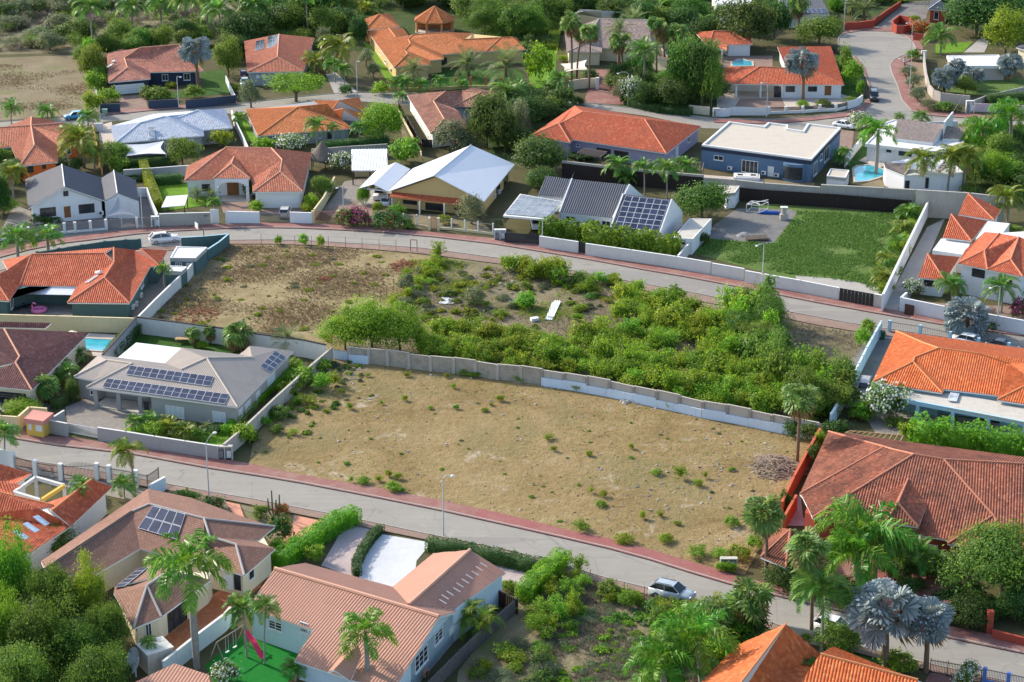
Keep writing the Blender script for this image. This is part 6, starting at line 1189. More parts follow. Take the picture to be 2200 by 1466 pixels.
for s in (-.25,.25):MB().tube([p0+sd*s,Vector((p0.x+sd.x*s,p0.y+sd.y*s,0))],.04,6).build('leg',PINK,o)
# flamingo ring, loungers
p=P(330,1255,0,5);o=empty('inflatable_flamingo',p,'pink inflatable pool ring with a raised neck on the teal house patio','pool float');PK=plain('pale_pink_vinyl',(.78,.22,.42),.4);rg=[(p.x+.95*math.cos(t),p.y+.95*math.sin(t),.28) for t in np.linspace(0,2*math.pi,21)];MB().tube(rg,.27,10).build('ring',PK,o,True)
MB().tube([(p.x-.8,p.y,.4),(p.x-1.0,p.y,.9),(p.x-.85,p.y+.1,1.25),(p.x-.55,p.y+.1,1.2),(p.x-.4,p.y+.1,1.05)],[.16,.14,.14,.15,.06],8).build('neck',PK,o,True);MB().prism([(p.x+.8*math.cos(t),p.y+.8*math.sin(t)) for t in np.linspace(0,6.1,14)],.1,.2).build('seat',PK,o)
LD=plain('dark_lounger_fabric',(.03,.032,.036),.8)
for lab,x,y in (('dark sun lounger on the teal house patio, the left one',180,1235),('dark sun lounger on the teal house patio, nearer the awning',260,1215)):
    p=P(x,y,0,5);o=empty('sun_lounger',p,lab,'sun lounger',None,.9);local(MB().box((0,0,.32),(1.5,.65,.09)).build('seat',LD),o);b_=MB().beam((-.7,0,.34),(-1.25,0,.85),.62,.08);local(b_.build('backrest',LD),o)
    for sx_ in (-.6,.6):
        for sy_ in (-.26,.26):local(MB().box((sx_,sy_,.14),(.06,.06,.28)).build('leg',M_BLACK),o)
# things on the slab of the green field
def framebox(label,r,pts,h,mat,name='climbing_frame',cat='frame',bars=2):
    ps=[P(x,y,0,r) for x,y in pts];c=sum(ps,Vector())/len(ps);o=empty(name,c,label,cat);up=Vector((0,0,1));n=len(ps)
    for i in range(n):
        a,b=ps[i],ps[(i+1) % n];MB().beam(a,a+up*h,.09,.09).build('post',mat,o)
        for z in (.1,h):MB().beam(a+up*z,b+up*z,.08,.08).build('rail',mat,o)
    return o,ps
o,ps=framebox('white tubular metal frame lying on the grey slab',7,((1978,415),(2090,425),(2160,395),(2020,385)),1.3,M_WHITE)
MB().beam(ps[0]+Vector((0,0,1.3)),ps[2]+Vector((0,0,1.7)),.1,.1).build('brace',M_WHITE,o);MB().beam(ps[1]+Vector((0,0,1.5)),ps[3]+Vector((0,0,1.2)),.1,.1).build('brace',M_WHITE,o)
p=P(70,435,0,8);o=empty('folded_tarpaulin',p,'rolled blue tarpaulin on the grey slab','tarpaulin');MB().tube([(p.x-2.2,p.y,.2),(p.x-1,p.y+.2,.28),(p.x+.6,p.y-.1,.24),(p.x+1.8,p.y,.2)],[.1,.3,.32,.12],8).build('roll',plain('blue_tarp',(.02,.10,.42),.6),o,True)
p=P(172,480,0,8);o=empty('stone_barbecue',p,'tall beige stone barbecue chimney on the grey slab','barbecue');MB().box((p.x,p.y,.5),(1.3,1.0,1.0)).build('base',W_BEIGE,o);MB().box((p.x,p.y+.15,1.5),(.7,.6,1.1)).build('chimney',W_BEIGE,o);MB().box((p.x,p.y+.1,2.1),(1.2,.9,.12)).build('cap',M_OFFW,o)
PAL=plain('grey_pallet_wood',(.14,.115,.095),.9,var=.3,scale=4);p=P(2065,650,0,7);o=empty('pallet_stack',p,'stack of grey slatted pallets on the slab edge','pallets')
for lv in range(3):
    z=.08+lv*.17;rz=.1+lv*.04
    for k in range(9):q=-1.6+k*.4;MB().box((p.x+q*math.cos(rz),p.y+q*math.sin(rz),z+.06),(.2,2.2,.04),rz).build('slat',PAL,o)
    for k in (-1,0,1):MB().box((p.x,p.y+k*.9,z),(3.6,.1,.09),rz).build('runner',PAL,o)
p=P(1955,615,0,7);o=empty('grey_cover_pile',p,'crumpled grey cover beside the pallet stack','cover');m=MB();N=9
for i in range(N):
    for j in range(N):u,v=i/(N-1)*2-1,j/(N-1)*2-1;m.v.append((p.x+u*1.2,p.y+v*1.0,max(.03,.5*(1-u*u)*(1-v*v)+.12*math.sin(5*u+3*v))))
for i in range(N-1):
    for j in range(N-1):m.f.append((i*N+j,(i+1)*N+j,(i+1)*N+j+1,i*N+j+1));m.m.append(0)
m.build('sheet',GRILLE,o,True)
# loose sheets on the scrub lot
CS=T_WCORR
for k,(x,y,L_,rz) in enumerate(((338,1345,7.5,1.42),(355,1330,7.0,1.40))):
    p=P(x,y-90,.1,7);o=tag(link('roof_sheet',roof_mesh('roof_sheet',[[p+Vector((math.cos(rz)*a-math.sin(rz)*b,math.sin(rz)*a+math.cos(rz)*b,.05+.1*k)) for a,b in ((-L_/2,-.5),(L_/2,-.5),(L_/2,.5),(-L_/2,.5))]],[CS,CS],('wave',.3,.07),.03)),'long white corrugated sheet lying in the scrub, the '+('left' if k==0 else 'right')+' one','roof sheet')
for lab,pts in (('white window frame dumped on the scrub lot, left of the pair',((1550,1185),(1605,1192),(1628,1142),(1572,1136))),('white framed panel dumped on the scrub lot, right of the pair',((1618,1188),(1662,1188),(1668,1150),(1625,1150)))):
    ps=[P(x,y,.15,6) for x,y in pts];c=sum(ps,Vector())/4;o=empty('dumped_panel',(c.x,c.y,0),lab,'panel');MB().prism([(q.x,q.y) for q in ps],.06,.13).build('sheet',GRILLE if 'right' in lab else M_SHUT,o)
    for i in range(4):MB().beam(ps[i],ps[(i+1) % 4],.14,.1).build('frame',M_WHITE,o)
p=P(190,1335,0,7);o=tag(MB().box((p.x,p.y,.25),(1.1,.8,.5),.4).build('polystyrene_block',M_WHITE),'white block lying in the scrub near the corrugated sheets','block')
# rock stack of white cover in the blue house yard
p=P(1985,148,0,7);o=empty('skylight_cover',p,'white cover with two dark skylights on the ground before the blue grey house','cover');MB().box((p.x,p.y+1,.35),(4.6,3.0,.5),-.12).build('base',M_WHITE,o);MB().box((p.x,p.y+1,.65),(3.9,2.3,.12),-.12).build('top',M_OFFW,o)
for s in (-1,1):MB().box((p.x+s*1.15,p.y+1-s*.14,.72),(.9,.9,.05),-.12).build('pane',M_GLASS,o)
# basketball hoop
p=P(1725,700,0,5);o=empty('basketball_hoop',p,'basketball hoop with white backboard inside the teal corner wall','basketball hoop');MB().tube([p,p+Vector((0,0,2.6)),p+Vector((-.9,-.3,3.2))],.07,8).build('pole',M_BLACK,o);q=p+Vector((-1.0,-.3,3.4));MB().box(tuple(q),(.1,1.3,.9),.5).build('backboard',M_WHITE,o)
MB().tube([q+Vector((-.3+.22*math.cos(t),-.1+.22*math.sin(t),-.3)) for t in np.linspace(0,6.28,13)],.02,5).build('rim',PINK,o)
# table and bench, patio things
p=P(1550,150,0,9);o=empty('garden_table',p,'small wooden garden table on the back lawn','table');MB().box((p.x,p.y,.74),(2.2,1.0,.07)).build('tabletop',MATS['pale_wood'],o)
for sx_ in (-.95,.95):
    for sy_ in (-.4,.4):MB().box((p.x+sx_,p.y+sy_,.36),(.08,.08,.7)).build('leg',MATS['pale_wood'],o)
for lab,x,y,mt in (('white gas cylinder on the terracotta patio',1560,835,M_WHITE),('grey gas cylinder on the terracotta patio',1580,828,GRILLE)):p=P(x,y,0,13);tag(MB().lathe((p.x,p.y,0),[(0,0),(.17,.02),(.19,.1),(.19,.95),(.12,1.1),(.05,1.13),(.05,1.25),(0,1.25)],10).build('gas_cylinder',mt,None,True),lab,'gas cylinder')
# motorbike and rider
p=P(1190,548,0.02,4);d=Vector((-.15,-1,0)).normalized();sdv=Vector((1,-.15,0)).normalized();o=empty('motorcycle',p,'dark motorcycle ridden down from the turning circle','motorcycle')
for s in (-.65,.65):q=p+d*s+Vector((0,0,.31));MB().tube([q-sdv*.06,q+sdv*.06],.31,14).build('wheel',M_TYRE,o)
MB().tube([p+d*.6+Vector((0,0,.5)),p+d*.3+Vector((0,0,.8)),p-d*.2+Vector((0,0,.75)),p-d*.7+Vector((0,0,.8))],[.08,.18,.16,.08],8).build('body',M_BLACK,o,True);MB().tube([p+d*.62+Vector((0,0,.35)),p+d*.45+Vector((0,0,1.05))],.04,6).build('fork',M_ALU,o);MB().tube([p+d*.42-sdv*.36+Vector((0,0,1.08)),p+d*.42+sdv*.36+Vector((0,0,1.08))],.025,6).build('handlebar',M_BLACK,o);MB().box(tuple(p+d*.62+Vector((0,0,.85))),(.2,.12,.18)).build('headlight',M_HEAD,o)
def person_rider(p,d,s):
    J={'pel':(0,-.15,.86),'sp':(0,-.1,1.15),'ch':(0,-.02,1.38),'nk':(0,.03,1.52),'hd':(0,.07,1.66),'hd2':(0,.07,1.76)}
    V=[];Rr=[];Ed=[];ix={}
    def add(k,c,r):ix[k]=len(V);V.append(p+s*c[0]+d*c[1]+Vector((0,0,c[2])));Rr.append(r)
    for k,r in (('pel',.16),('sp',.15),('ch',.18),('nk',.07),('hd',.12),('hd2',.09)):add(k,J[k],r)
    Ed+=[(0,1),(1,2),(2,3),(3,4),(4,5)]
    for sg in (-1,1):
        add(f's{sg}',(.2*sg,-.02,1.42),.08);add(f'e{sg}',(.3*sg,.12,1.2),.055);add(f'h{sg}',(.33*sg,.4,1.1),.045);add(f'p{sg}',(.14*sg,-.1,.84),.12);add(f'k{sg}',(.24*sg,.28,.72),.075);add(f'f{sg}',(.2*sg,.05,.36),.055);add(f't{sg}',(.2*sg,.2,.3),.045)
        Ed+=[(2,ix[f's{sg}']),(ix[f's{sg}'],ix[f'e{sg}']),(ix[f'e{sg}'],ix[f'h{sg}']),(0,ix[f'p{sg}']),(ix[f'p{sg}'],ix[f'k{sg}']),(ix[f'k{sg}'],ix[f'f{sg}']),(ix[f'f{sg}'],ix[f't{sg}'])]
    me=bpy.data.meshes.new('person');me.from_pydata([tuple(v) for v in V],Ed,[]);ob=link('person',me);me.materials.append(plain('pale_shirt',(.55,.55,.56),.8));sk=ob.modifiers.new('skin','SKIN');me.skin_vertices[0].data[0].use_root=True
    for i,r in enumerate(Rr):me.skin_vertices[0].data[i].radius=(r,r)
    ob.modifiers.new('sub','SUBSURF').levels=1;ob.modifiers['sub'].render_levels=1;tag(ob,'person in pale shirt and dark helmet riding the motorcycle','person')
    hp=p+d*.07+Vector((0,0,1.7));MB().lathe(tuple(hp),[(.1,-.12),(.145,-.02),(.14,.08),(.08,.15),(0,.17)],10).build('helmet',M_BLACK,ob,True)
person_rider(p,d,sdv)
# house number on the concrete wall, lettering
def text(s,loc,rz,size,mat,parent,name='house_number'):
    cu=bpy.data.curves.new(name,'FONT');cu.body=s;cu.size=size;cu.extrude=.01;cu.align_x='CENTER';ob=bpy.data.objects.new('tmp',cu);COL.objects.link(ob);bpy.context.view_layer.update()
    me=bpy.data.meshes.new_from_object(ob.evaluated_get(bpy.context.evaluated_depsgraph_get()));bpy.data.objects.remove(ob);me.transform(Matrix.Translation(loc) @ Matrix.Rotation(rz,4,'Z') @ Matrix.Rotation(R(90),4,'X'));me.materials.clear();me.materials.append(mat);return link(name,me,parent)
wl=[o for o in bpy.data.objects if o.get('label','').startswith('rough grey concrete street wall')][0];a,b=P(1560,426,2.1,5),P(1772,420,2.1,5);q=a.lerp(b,.84);dd=(b-a).normalized();nn=Vector((dd.y,-dd.x,0));text('364',Vector((q.x,q.y,1.45))+nn*.13,math.atan2(dd.y,dd.x),.55,M_BLACK,wl)
# ================================================================ PLANTS
def LM(n,c,**k):return leafmat(n,c,**k)
L_MID=LM('mid_green_leaf',[(0.057,0.131,0.018),(0.104,0.201,0.027),(0.171,0.271,0.038)]);L_LUSH=LM('lush_leaf',[(.045,.105,.016),(.085,.175,.024),(.15,.255,.032)]);L_DARK=LM('dark_green_leaf',[(0.030,0.076,0.016),(0.057,0.122,0.024),(0.099,0.180,0.035)]);L_BRIGHT=LM('bright_green_leaf',[(0.094,0.211,0.018),(0.160,0.317,0.023),(0.243,0.405,0.029)])
L_YEL=LM('yellow_green_leaf',[(.10,.19,.015),(.17,.265,.018),(.26,.34,.025)]);L_OLIVE=LM('grey_olive_leaf',[(0.090,0.128,0.056),(0.150,0.188,0.091),(0.225,0.255,0.140)]);L_DRY=LM('dry_twig',[(0.165,0.128,0.090),(0.255,0.210,0.158),(0.375,0.315,0.240)],trans=.1,hue=.01)
L_PALM=LM('palm_leaflet',[(0.059,0.167,0.025),(0.098,0.235,0.034),(0.156,0.293,0.048)],rough=.4);L_COCO=LM('coconut_leaflet',[(0.106,0.176,0.023),(0.176,0.246,0.031),(0.282,0.299,0.043)],rough=.4);L_ROYAL=LM('royal_leaflet',[(0.060,0.195,0.016),(0.105,0.270,0.021),(0.165,0.345,0.029)],rough=.4)
L_FAN=LM('fan_leaf',[(0.082,0.174,0.036),(0.133,0.245,0.054),(0.204,0.306,0.082)],rough=.4);L_SILV=LM('silver_leaf',[(.15,.20,.20),(.21,.265,.265),(.30,.35,.345)],trans=.15,rough=.5,hue=.01,val=.15);L_DATE=LM('date_leaflet',[(0.080,0.136,0.045),(0.136,0.192,0.068),(0.208,0.256,0.105)],rough=.45)
L_DEAD=LM('dead_frond',[(.20,.12,.05),(.30,.20,.10),(.38,.27,.15)],trans=.1,hue=.01);L_FLOW=LM('white_blossom',[(.62,.62,.55),(.78,.77,.70),(.85,.84,.80)],trans=.2,hue=.005,val=.1);L_BOUG=LM('magenta_blossom',[(.35,.015,.10),(.5,.03,.20),(.6,.06,.3)],trans=.25,hue=.01);L_REDF=LM('red_blossom',[(.42,.03,.015),(.55,.06,.03),(.62,.12,.05)],trans=.25,hue=.01)
L_HEDGE=LM('clipped_hedge_leaf',[(0.101,0.259,0.018),(0.180,0.383,0.025),(0.270,0.473,0.035)]);L_HEDGED=LM('dark_hedge_leaf',[(0.045,0.099,0.029),(0.072,0.144,0.040),(0.108,0.198,0.056)]);L_AREC=LM('areca_leaflet',[(0.096,0.192,0.017),(0.160,0.256,0.022),(0.256,0.320,0.035)],rough=.45)
BARK=plain('tree_bark',(.16,.12,.09),.95,var=.35,scale=3,bump=.6);PTR=plain('grey_palm_trunk',(.30,.27,.24),.9,var=.3,scale=3,bump=.4);PTB=plain('brown_palm_trunk',(.19,.13,.085),.95,var=.4,scale=4,bump=.6);PSH=plain('green_crownshaft',(.10,.20,.04),.5)
def np_mesh(name,V,F,mats,mi=None):
    me=bpy.data.meshes.new(name);V=np.asarray(V,dtype=np.float32);F=np.asarray(F,dtype=np.int32);k=F.shape[1]
    me.vertices.add(len(V));me.vertices.foreach_set('co',V.ravel());me.loops.add(F.size);me.loops.foreach_set('vertex_index',F.ravel());me.polygons.add(len(F));me.polygons.foreach_set('loop_start',np.arange(0,F.size,k,dtype=np.int32));me.polygons.foreach_set('loop_total',np.full(len(F),k,dtype=np.int32))
    for m in mats:me.materials.append(m)
    if mi is not None:me.polygons.foreach_set('material_index',np.asarray(mi,dtype=np.int32))
    me.update(calc_edges=True);return me
def leaf_quads(C,Nrm,size,asp=.6,fold=.0):
    """diamond leaves at C facing Nrm"""
    n=len(C);a=rng.normal(size=(n,3));a -= Nrm*(a*Nrm).sum(1,keepdims=True);a /= np.linalg.norm(a,axis=1,keepdims=True)+1e-9;b=np.cross(Nrm,a);s=(size*(.7+.6*rng.random(n)))[:,None]
    V=np.stack([C-a*s*.5,C+b*s*asp*.5+Nrm*s*fold,C+a*s*.5,C-b*s*asp*.5+Nrm*s*fold],1).reshape(-1,3);return V,np.arange(4*n).reshape(n,4)
def crown(rx,rz,nclump,per,leaf,lumpy=.35,hollow=.45,flat=.75,clr=.16,zc=None,droop=0):
    """leaf clumps through the volume of an uneven ellipsoid; z from 0 to 2 rz"""
    d=rng.normal(size=(nclump,3));d /= np.linalg.norm(d,axis=1,keepdims=True);d[:,2]=np.where(d[:,2] < -.55,-d[:,2]*.6,d[:,2])
    k=rng.random((7,3))*2-1;ph=rng.random(7)*6.28;lump=1+lumpy*np.sin((d @ k.T)*4.2+ph).mean(1)*1.8
    r=(hollow+(1-hollow)*rng.random(nclump)**.45)*lump;c=d*r[:,None]*np.array([rx,rx,rz]);c[:,2]+=rz
    C=np.repeat(c,per,0);off=rng.normal(size=C.shape)*np.array([1,1,flat]);rad=clr*rx*(.6+.8*np.repeat(rng.random(nclump),per));C=C+off*rad[:,None];C[:,2]=np.maximum(C[:,2],.03)
    if droop:C[:,2] -= droop*np.abs(off[:,2])*rx*.3
    out=off/(np.linalg.norm(off,axis=1,keepdims=True)+1e-6)*.7+np.repeat(d,per,0)*.35+rng.normal(size=C.shape)*.4+np.array([0,0,.35]);out /= np.linalg.norm(out,axis=1,keepdims=True)
    return leaf_quads(C,out,leaf)
def crown_me(name,mats,rx,rz,nclump,per,leaf,flowers=0,fl_up=.3,**k):
    V,F=crown(rx,rz,nclump,per,leaf,**k);mi=np.zeros(len(F),int)
    if flowers:
        ctr=np.array([0,0,rz]);cen=V.reshape(-1,4,3).mean(1);d=(cen-ctr)/np.array([rx,rx,rz]);q=np.linalg.norm(d,axis=1);ok=(q > .72) & (rng.random(len(q)) < flowers) & (d[:,2] > -fl_up);mi[ok]=1
    return np_mesh(name,V,F,mats,mi)
def trunk_me(h,r,limbs,spread,lean=0,zc=None):
    m=MB();top=zc or h;m.tube([(0,0,-.2),(lean*.3,0,h*.35),(lean,0,h*.7)],[r*1.25,r,r*.75],8)
    for k in range(limbs):
        a=2*math.pi*k/limbs+random.random();s=spread*(.6+.5*random.random());m.tube([(lean*.8,0,h*.5),(lean+math.cos(a)*s*.5,math.sin(a)*s*.5,h*.9),(lean+math.cos(a)*s,math.sin(a)*s,h*(1.15+.5*random.random()))],[r*.6,r*.4,r*.15],6)
    return m.mesh('trunk',BARK)
# prototypes: (mesh list, nominal width, nominal height); kinds: T tree, M dense dark tree, O loose grey tree, Y airy yellow tree, S shrub, J bright shrub, X white flowering, V magenta, Rr red, L dry twigs
PROTO={}
def proto(k,w_,h_,trunkf,makers):PROTO[k]=(w_,h_,trunkf,[f() for f in makers])
proto('T',7,6,.14,[lambda:crown_me('crown',[L_MID],3.3,2.3,150,48,.34,lumpy=.45) for _ in range(4)]);proto('M',7,6,.08,[lambda:crown_me('crown',[L_DARK],3.4,2.6,170,48,.34,lumpy=.4) for _ in range(4)])
proto('N',7,6,.05,[lambda:crown_me('crown',[L_BRIGHT],3.4,2.6,170,72,.27,lumpy=.22) for _ in range(2)]);proto('O',5,4.5,.12,[lambda:crown_me('crown',[L_OLIVE],2.3,1.9,110,30,.26,lumpy=.4) for _ in range(2)])
proto('Y',8,5,.4,[lambda:crown_me('crown',[L_YEL],3.9,1.6,130,36,.32,lumpy=.4,flat=.4,clr=.15) for _ in range(2)]);proto('G',7,7,.1,[lambda:crown_me('crown',[L_YEL],3.4,3.2,190,40,.34,lumpy=.35,flat=1.6,clr=.13)])
proto('B1',9,8,.1,[lambda:crown_me('crown',[L_BRIGHT],4.3,3.2,110,150,.27,lumpy=.55,flat=.6,clr=.17) for _ in range(2)]);proto('B2',9,8,.1,[lambda:crown_me('crown',[L_LUSH],4.3,3.2,110,150,.27,lumpy=.55,flat=.5,clr=.17) for _ in range(2)])
proto('S',3,2,0,[lambda:crown_me('shrub',[L_MID],1.4,1.0,60,26,.26,lumpy=.4) for _ in range(3)]);proto('J',3,2,0,[lambda:crown_me('shrub',[L_BRIGHT],1.4,1.0,60,26,.25,lumpy=.4) for _ in range(3)]);proto('K',3,2,0,[lambda:crown_me('shrub',[L_DARK],1.4,1.0,60,26,.26,lumpy=.35) for _ in range(3)]);proto('Z',3,2,0,[lambda:crown_me('shrub',[L_YEL],1.4,1.0,60,24,.25,lumpy=.45) for _ in range(3)])
proto('X',3,2.4,0,[lambda:crown_me('shrub',[L_MID,L_FLOW],1.4,1.2,80,26,.24,flowers=.36) for _ in range(2)]);proto('V',3,2,0,[lambda:crown_me('shrub',[L_DARK,L_BOUG],1.4,1.0,70,26,.24,flowers=.5)]);proto('R',3,2,0,[lambda:crown_me('shrub',[L_MID,L_REDF],1.4,1.0,70,26,.24,flowers=.6)]);proto('Q',3,2,0,[lambda:crown_me('shrub',[L_DARK,L_REDF],1.4,1.0,70,26,.24,flowers=.05)])
def twig_me():
    n=700;d=rng.normal(size=(n,3));d[:,2]=np.abs(d[:,2])+.3;d /= np.linalg.norm(d,axis=1,keepdims=True);l=1.0+.9*rng.random(n);a=d*(.3+.5*rng.random(n))[:,None]*np.array([1.7,1.7,1.2]);b=a+(d+rng.normal(size=(n,3))*.4)*l[:,None]*.55;s=rng.normal(size=(n,3))*.03
    V=np.stack([a-s,a+s,b+s*.4,b-s*.4],1).reshape(-1,3);V[:,2]=np.maximum(V[:,2],0);return np_mesh('shrub',V,np.arange(4*n).reshape(n,4),[L_DRY])
proto('L',4,2.6,0,[twig_me for _ in range(3)])
def twigtree():# tall thin roadside shoots: stems with tufts of leaves at their tips
    C=[];m=MB()
    for k in range(26):
        a=random.random()*6.28;r=random.random()*1.2;h=.8+1.5*random.random();x,y=r*math.cos(a),r*math.sin(a);lx=x+random.gauss(0,.25);C.append((lx,y+random.gauss(0,.2),h));C.append((lx,y,h*.75))
    C=np.array(C);CC=np.repeat(C,22,0)+rng.normal(size=(len(C)*22,3))*np.array([.2,.2,.14]);CC[:,2]=np.maximum(CC[:,2],.05);nn=rng.normal(size=CC.shape)+np.array([0,0,1.0]);nn /= np.linalg.norm(nn,axis=1,keepdims=True);return np_mesh('shrub',*leaf_quads(CC,nn,.21),[L_YEL])
proto('H',3,2.4,0,[twigtree for _ in range(4)])
def twigtree2():
    me=twigtree();me.materials[0]=L_BRIGHT;return me
proto('I',3,2.4,0,[twigtree2 for _ in range(3)])
TR=[trunk_me(2.5,.2,5,1.6,.1*k) for k in range(3)]
NAMES={'T':('tree','tree'),'M':('tree','tree'),'N':('tree','tree'),'O':('tree','tree'),'Y':('tree','tree'),'G':('weeping_tree','tree'),'B1':('tree','tree'),'B2':('tree','tree'),'X':('flowering_shrub','shrub'),'V':('flowering_shrub','shrub'),'R':('flowering_shrub','shrub'),'Q':('flowering_shrub','shrub'),'L':('dry_bush','bush')}
def dims(r,xb,yb,yt,w_):
    p=P(xb,yb,0,r);s=mpp(p);h=ray_plane(*px(r,xb,yt),p,Vector((0,1,0))).z;return p,max(.25,h),w_/REG[r][2]/s
def plant(k,p,h,wd,label,group=None):
    nm,cat=NAMES.get(k,('shrub','shrub'));w0,h0,tf,ms=PROTO[k];me=random.choice(ms);rz=random.random()*6.28
    if tf==0:
        o=bpy.data.objects.new(nm,me);COL.objects.link(o);o.location=p;o.rotation_euler.z=rz;o.scale=(wd/w0,wd/w0,h/h0);return tag(o,label,cat,group)
    root=empty(nm,p,label,cat,group,rz);zc=h*tf;c=link('crown',me);local(c,root);c.scale=(wd/w0,wd/w0,(h-zc)/(h0*.78));c.location.z=zc
    t=link('trunk',random.choice(TR));local(t,root);t.scale=(wd/w0,wd/w0,max(.3,h*.5/2.5));return root
# ---- palms
def frond_me(kind_,e0,bend,mat,n=25,ll=.25,lw=.038,vee=.35,droop=.5,rach=.012):
    V=[];F=[];x=z=0.0;e=e0;pts=[];dt=1/24
    for i in range(25):pts.append((x,z,e));x+=math.cos(e)*dt;z+=math.sin(e)*dt;e -= bend*dt*(.5+1.2*i/24)
    def quad(q):b=len(V);V.extend(q);F.append((b,b+1,b+2,b+3))
    for i in range(0,24,3):
        (x0,z0,_),(x1,z1,_)=pts[i],pts[i+3];k=rach*(1-i/26);quad([(x0,-k,z0),(x1,-k*.8,z1),(x1,k*.8,z1),(x0,k,z0)]);quad([(x0,0,z0-k),(x1,0,z1-k),(x1,0,z1+k*.2),(x0,0,z0+k*.2)])
    for s in (-1,1):
        for i in range(n):
            t=.14+.86*(i+random.random()*.5)/n;f=t*24;j=min(23,int(f));u=f-j;x0=pts[j][0]+(pts[j+1][0]-pts[j][0])*u;z0=pts[j][1]+(pts[j+1][1]-pts[j][1])*u;e_=pts[j][2]
            L=ll*(.45+.9*math.sin(math.pi*min(1,.12+t*.86)))*(.85+.3*random.random());fw=.45+.45*t;dx,dz=math.cos(e_),math.sin(e_);ux,uz=-dz,dx
            ve=vee if kind_ != 'R' else random.uniform(-.55,.65);d=Vector((dx*fw+ux*ve,s*math.cos(fw*.8),dz*fw+uz*ve)).normalized();m1=Vector((x0,0,z0))+d*L*.5;d2=(d-Vector((0,0,droop*(.7+.6*random.random())))).normalized();m2=m1+d2*L*.5;wv=Vector((dx,0,dz))*lw
            b=len(V);V.extend([(x0-wv.x*.3,0,z0-wv.z*.3),(x0+wv.x*.3,0,z0+wv.z*.3),tuple(m1+wv*.5),tuple(m1-wv*.5),tuple(m2)]);F.append((b,b+1,b+2,b+3));F.append((b+3,b+2,b+4,b+4))
    me=bpy.data.meshes.new('frond');me.from_pydata(V,[],[f if f[2] != f[3] else f[:3] for f in F]);me.materials.append(mat);return me
def fan_me(e0,mat,seg=15,pet=.48,droop=.3,ln=.52,wf=.72):
    m=MB();dx,dz=math.cos(e0),math.sin(e0);c=Vector((dx*pet,0,dz*pet));m.beam((0,0,0),c,.02,.012);d=Vector((math.cos(e0-.35),0,math.sin(e0-.35)));sd=Vector((0,1,0));nn=d.cross(sd)
    for k in range(seg):
        a=(k/(seg-1)-.5)*4.0;L=ln*(.78+.22*math.cos(a*.6))*(.92+.16*random.random());q=d*math.cos(a)+sd*math.sin(a);a2=a+.16;w1=(d*math.cos(a-.15)+sd*math.sin(a-.15));w2=(d*math.cos(a+.15)+sd*math.sin(a+.15));up=nn*(-.03 if k % 2 else .03);tip=c+q*L-Vector((0,0,droop*L*(.5+.5*random.random())))-nn*.0
        m.quadf([c,c+w1*L*wf+up-Vector((0,0,droop*L*.2)),tip,c+w2*L*wf+up-Vector((0,0,droop*L*.2))])
    return m.mesh('frond',mat)
FR={}
def fset(k,mat,**kw):FR[k]=[frond_me(k,e,b,mat,**kw) for e,b in ((1.35,1.5),(1.05,1.8),(.75,2.0),(.4,1.8),(.05,1.3),(-.45,.8))]
fset('F',L_PALM);fset('C',L_COCO,droop=.8,ll=.28);fset('R',L_ROYAL,droop=.9,ll=.27,n=30);fset('A',L_AREC,n=16,ll=.26);FR['D']=[frond_me('D',e,b,L_DATE,n=22,ll=.2,lw=.022,droop=.15) for e,b in ((1.4,.6),(1.1,.8),(.8,.9),(.45,.9),(.1,.9),(-.4,.8))]
FR['W']=[fan_me(e,L_FAN,droop=.45) for e in (1.3,1.0,.65,.25,-.15,-.55)];FR['B']=[fan_me(e,L_SILV,seg=17,droop=.18,pet=.60,ln=.40,wf=.76) for e in (1.3,1.0,.65,.3,-.1,-.5,1.1,.8,.45,.1,-.3,-.7)];DEADF=[fan_me(e,L_DEAD,droop=.7) for e in (-.9,-1.15,-1.35)];DEADP=[frond_me('x',-.9,.6,L_DEAD,droop=.9),frond_me('x',-1.1,.4,L_DEAD,droop=.9)]
PT={'F':(20,.13,PTR),'C':(20,.15,PTR),'R':(14,.24,PTR),'A':(14,.06,PSH),'D':(34,.24,PTB),'W':(30,.17,PTB),'B':(58,.22,PTB)}
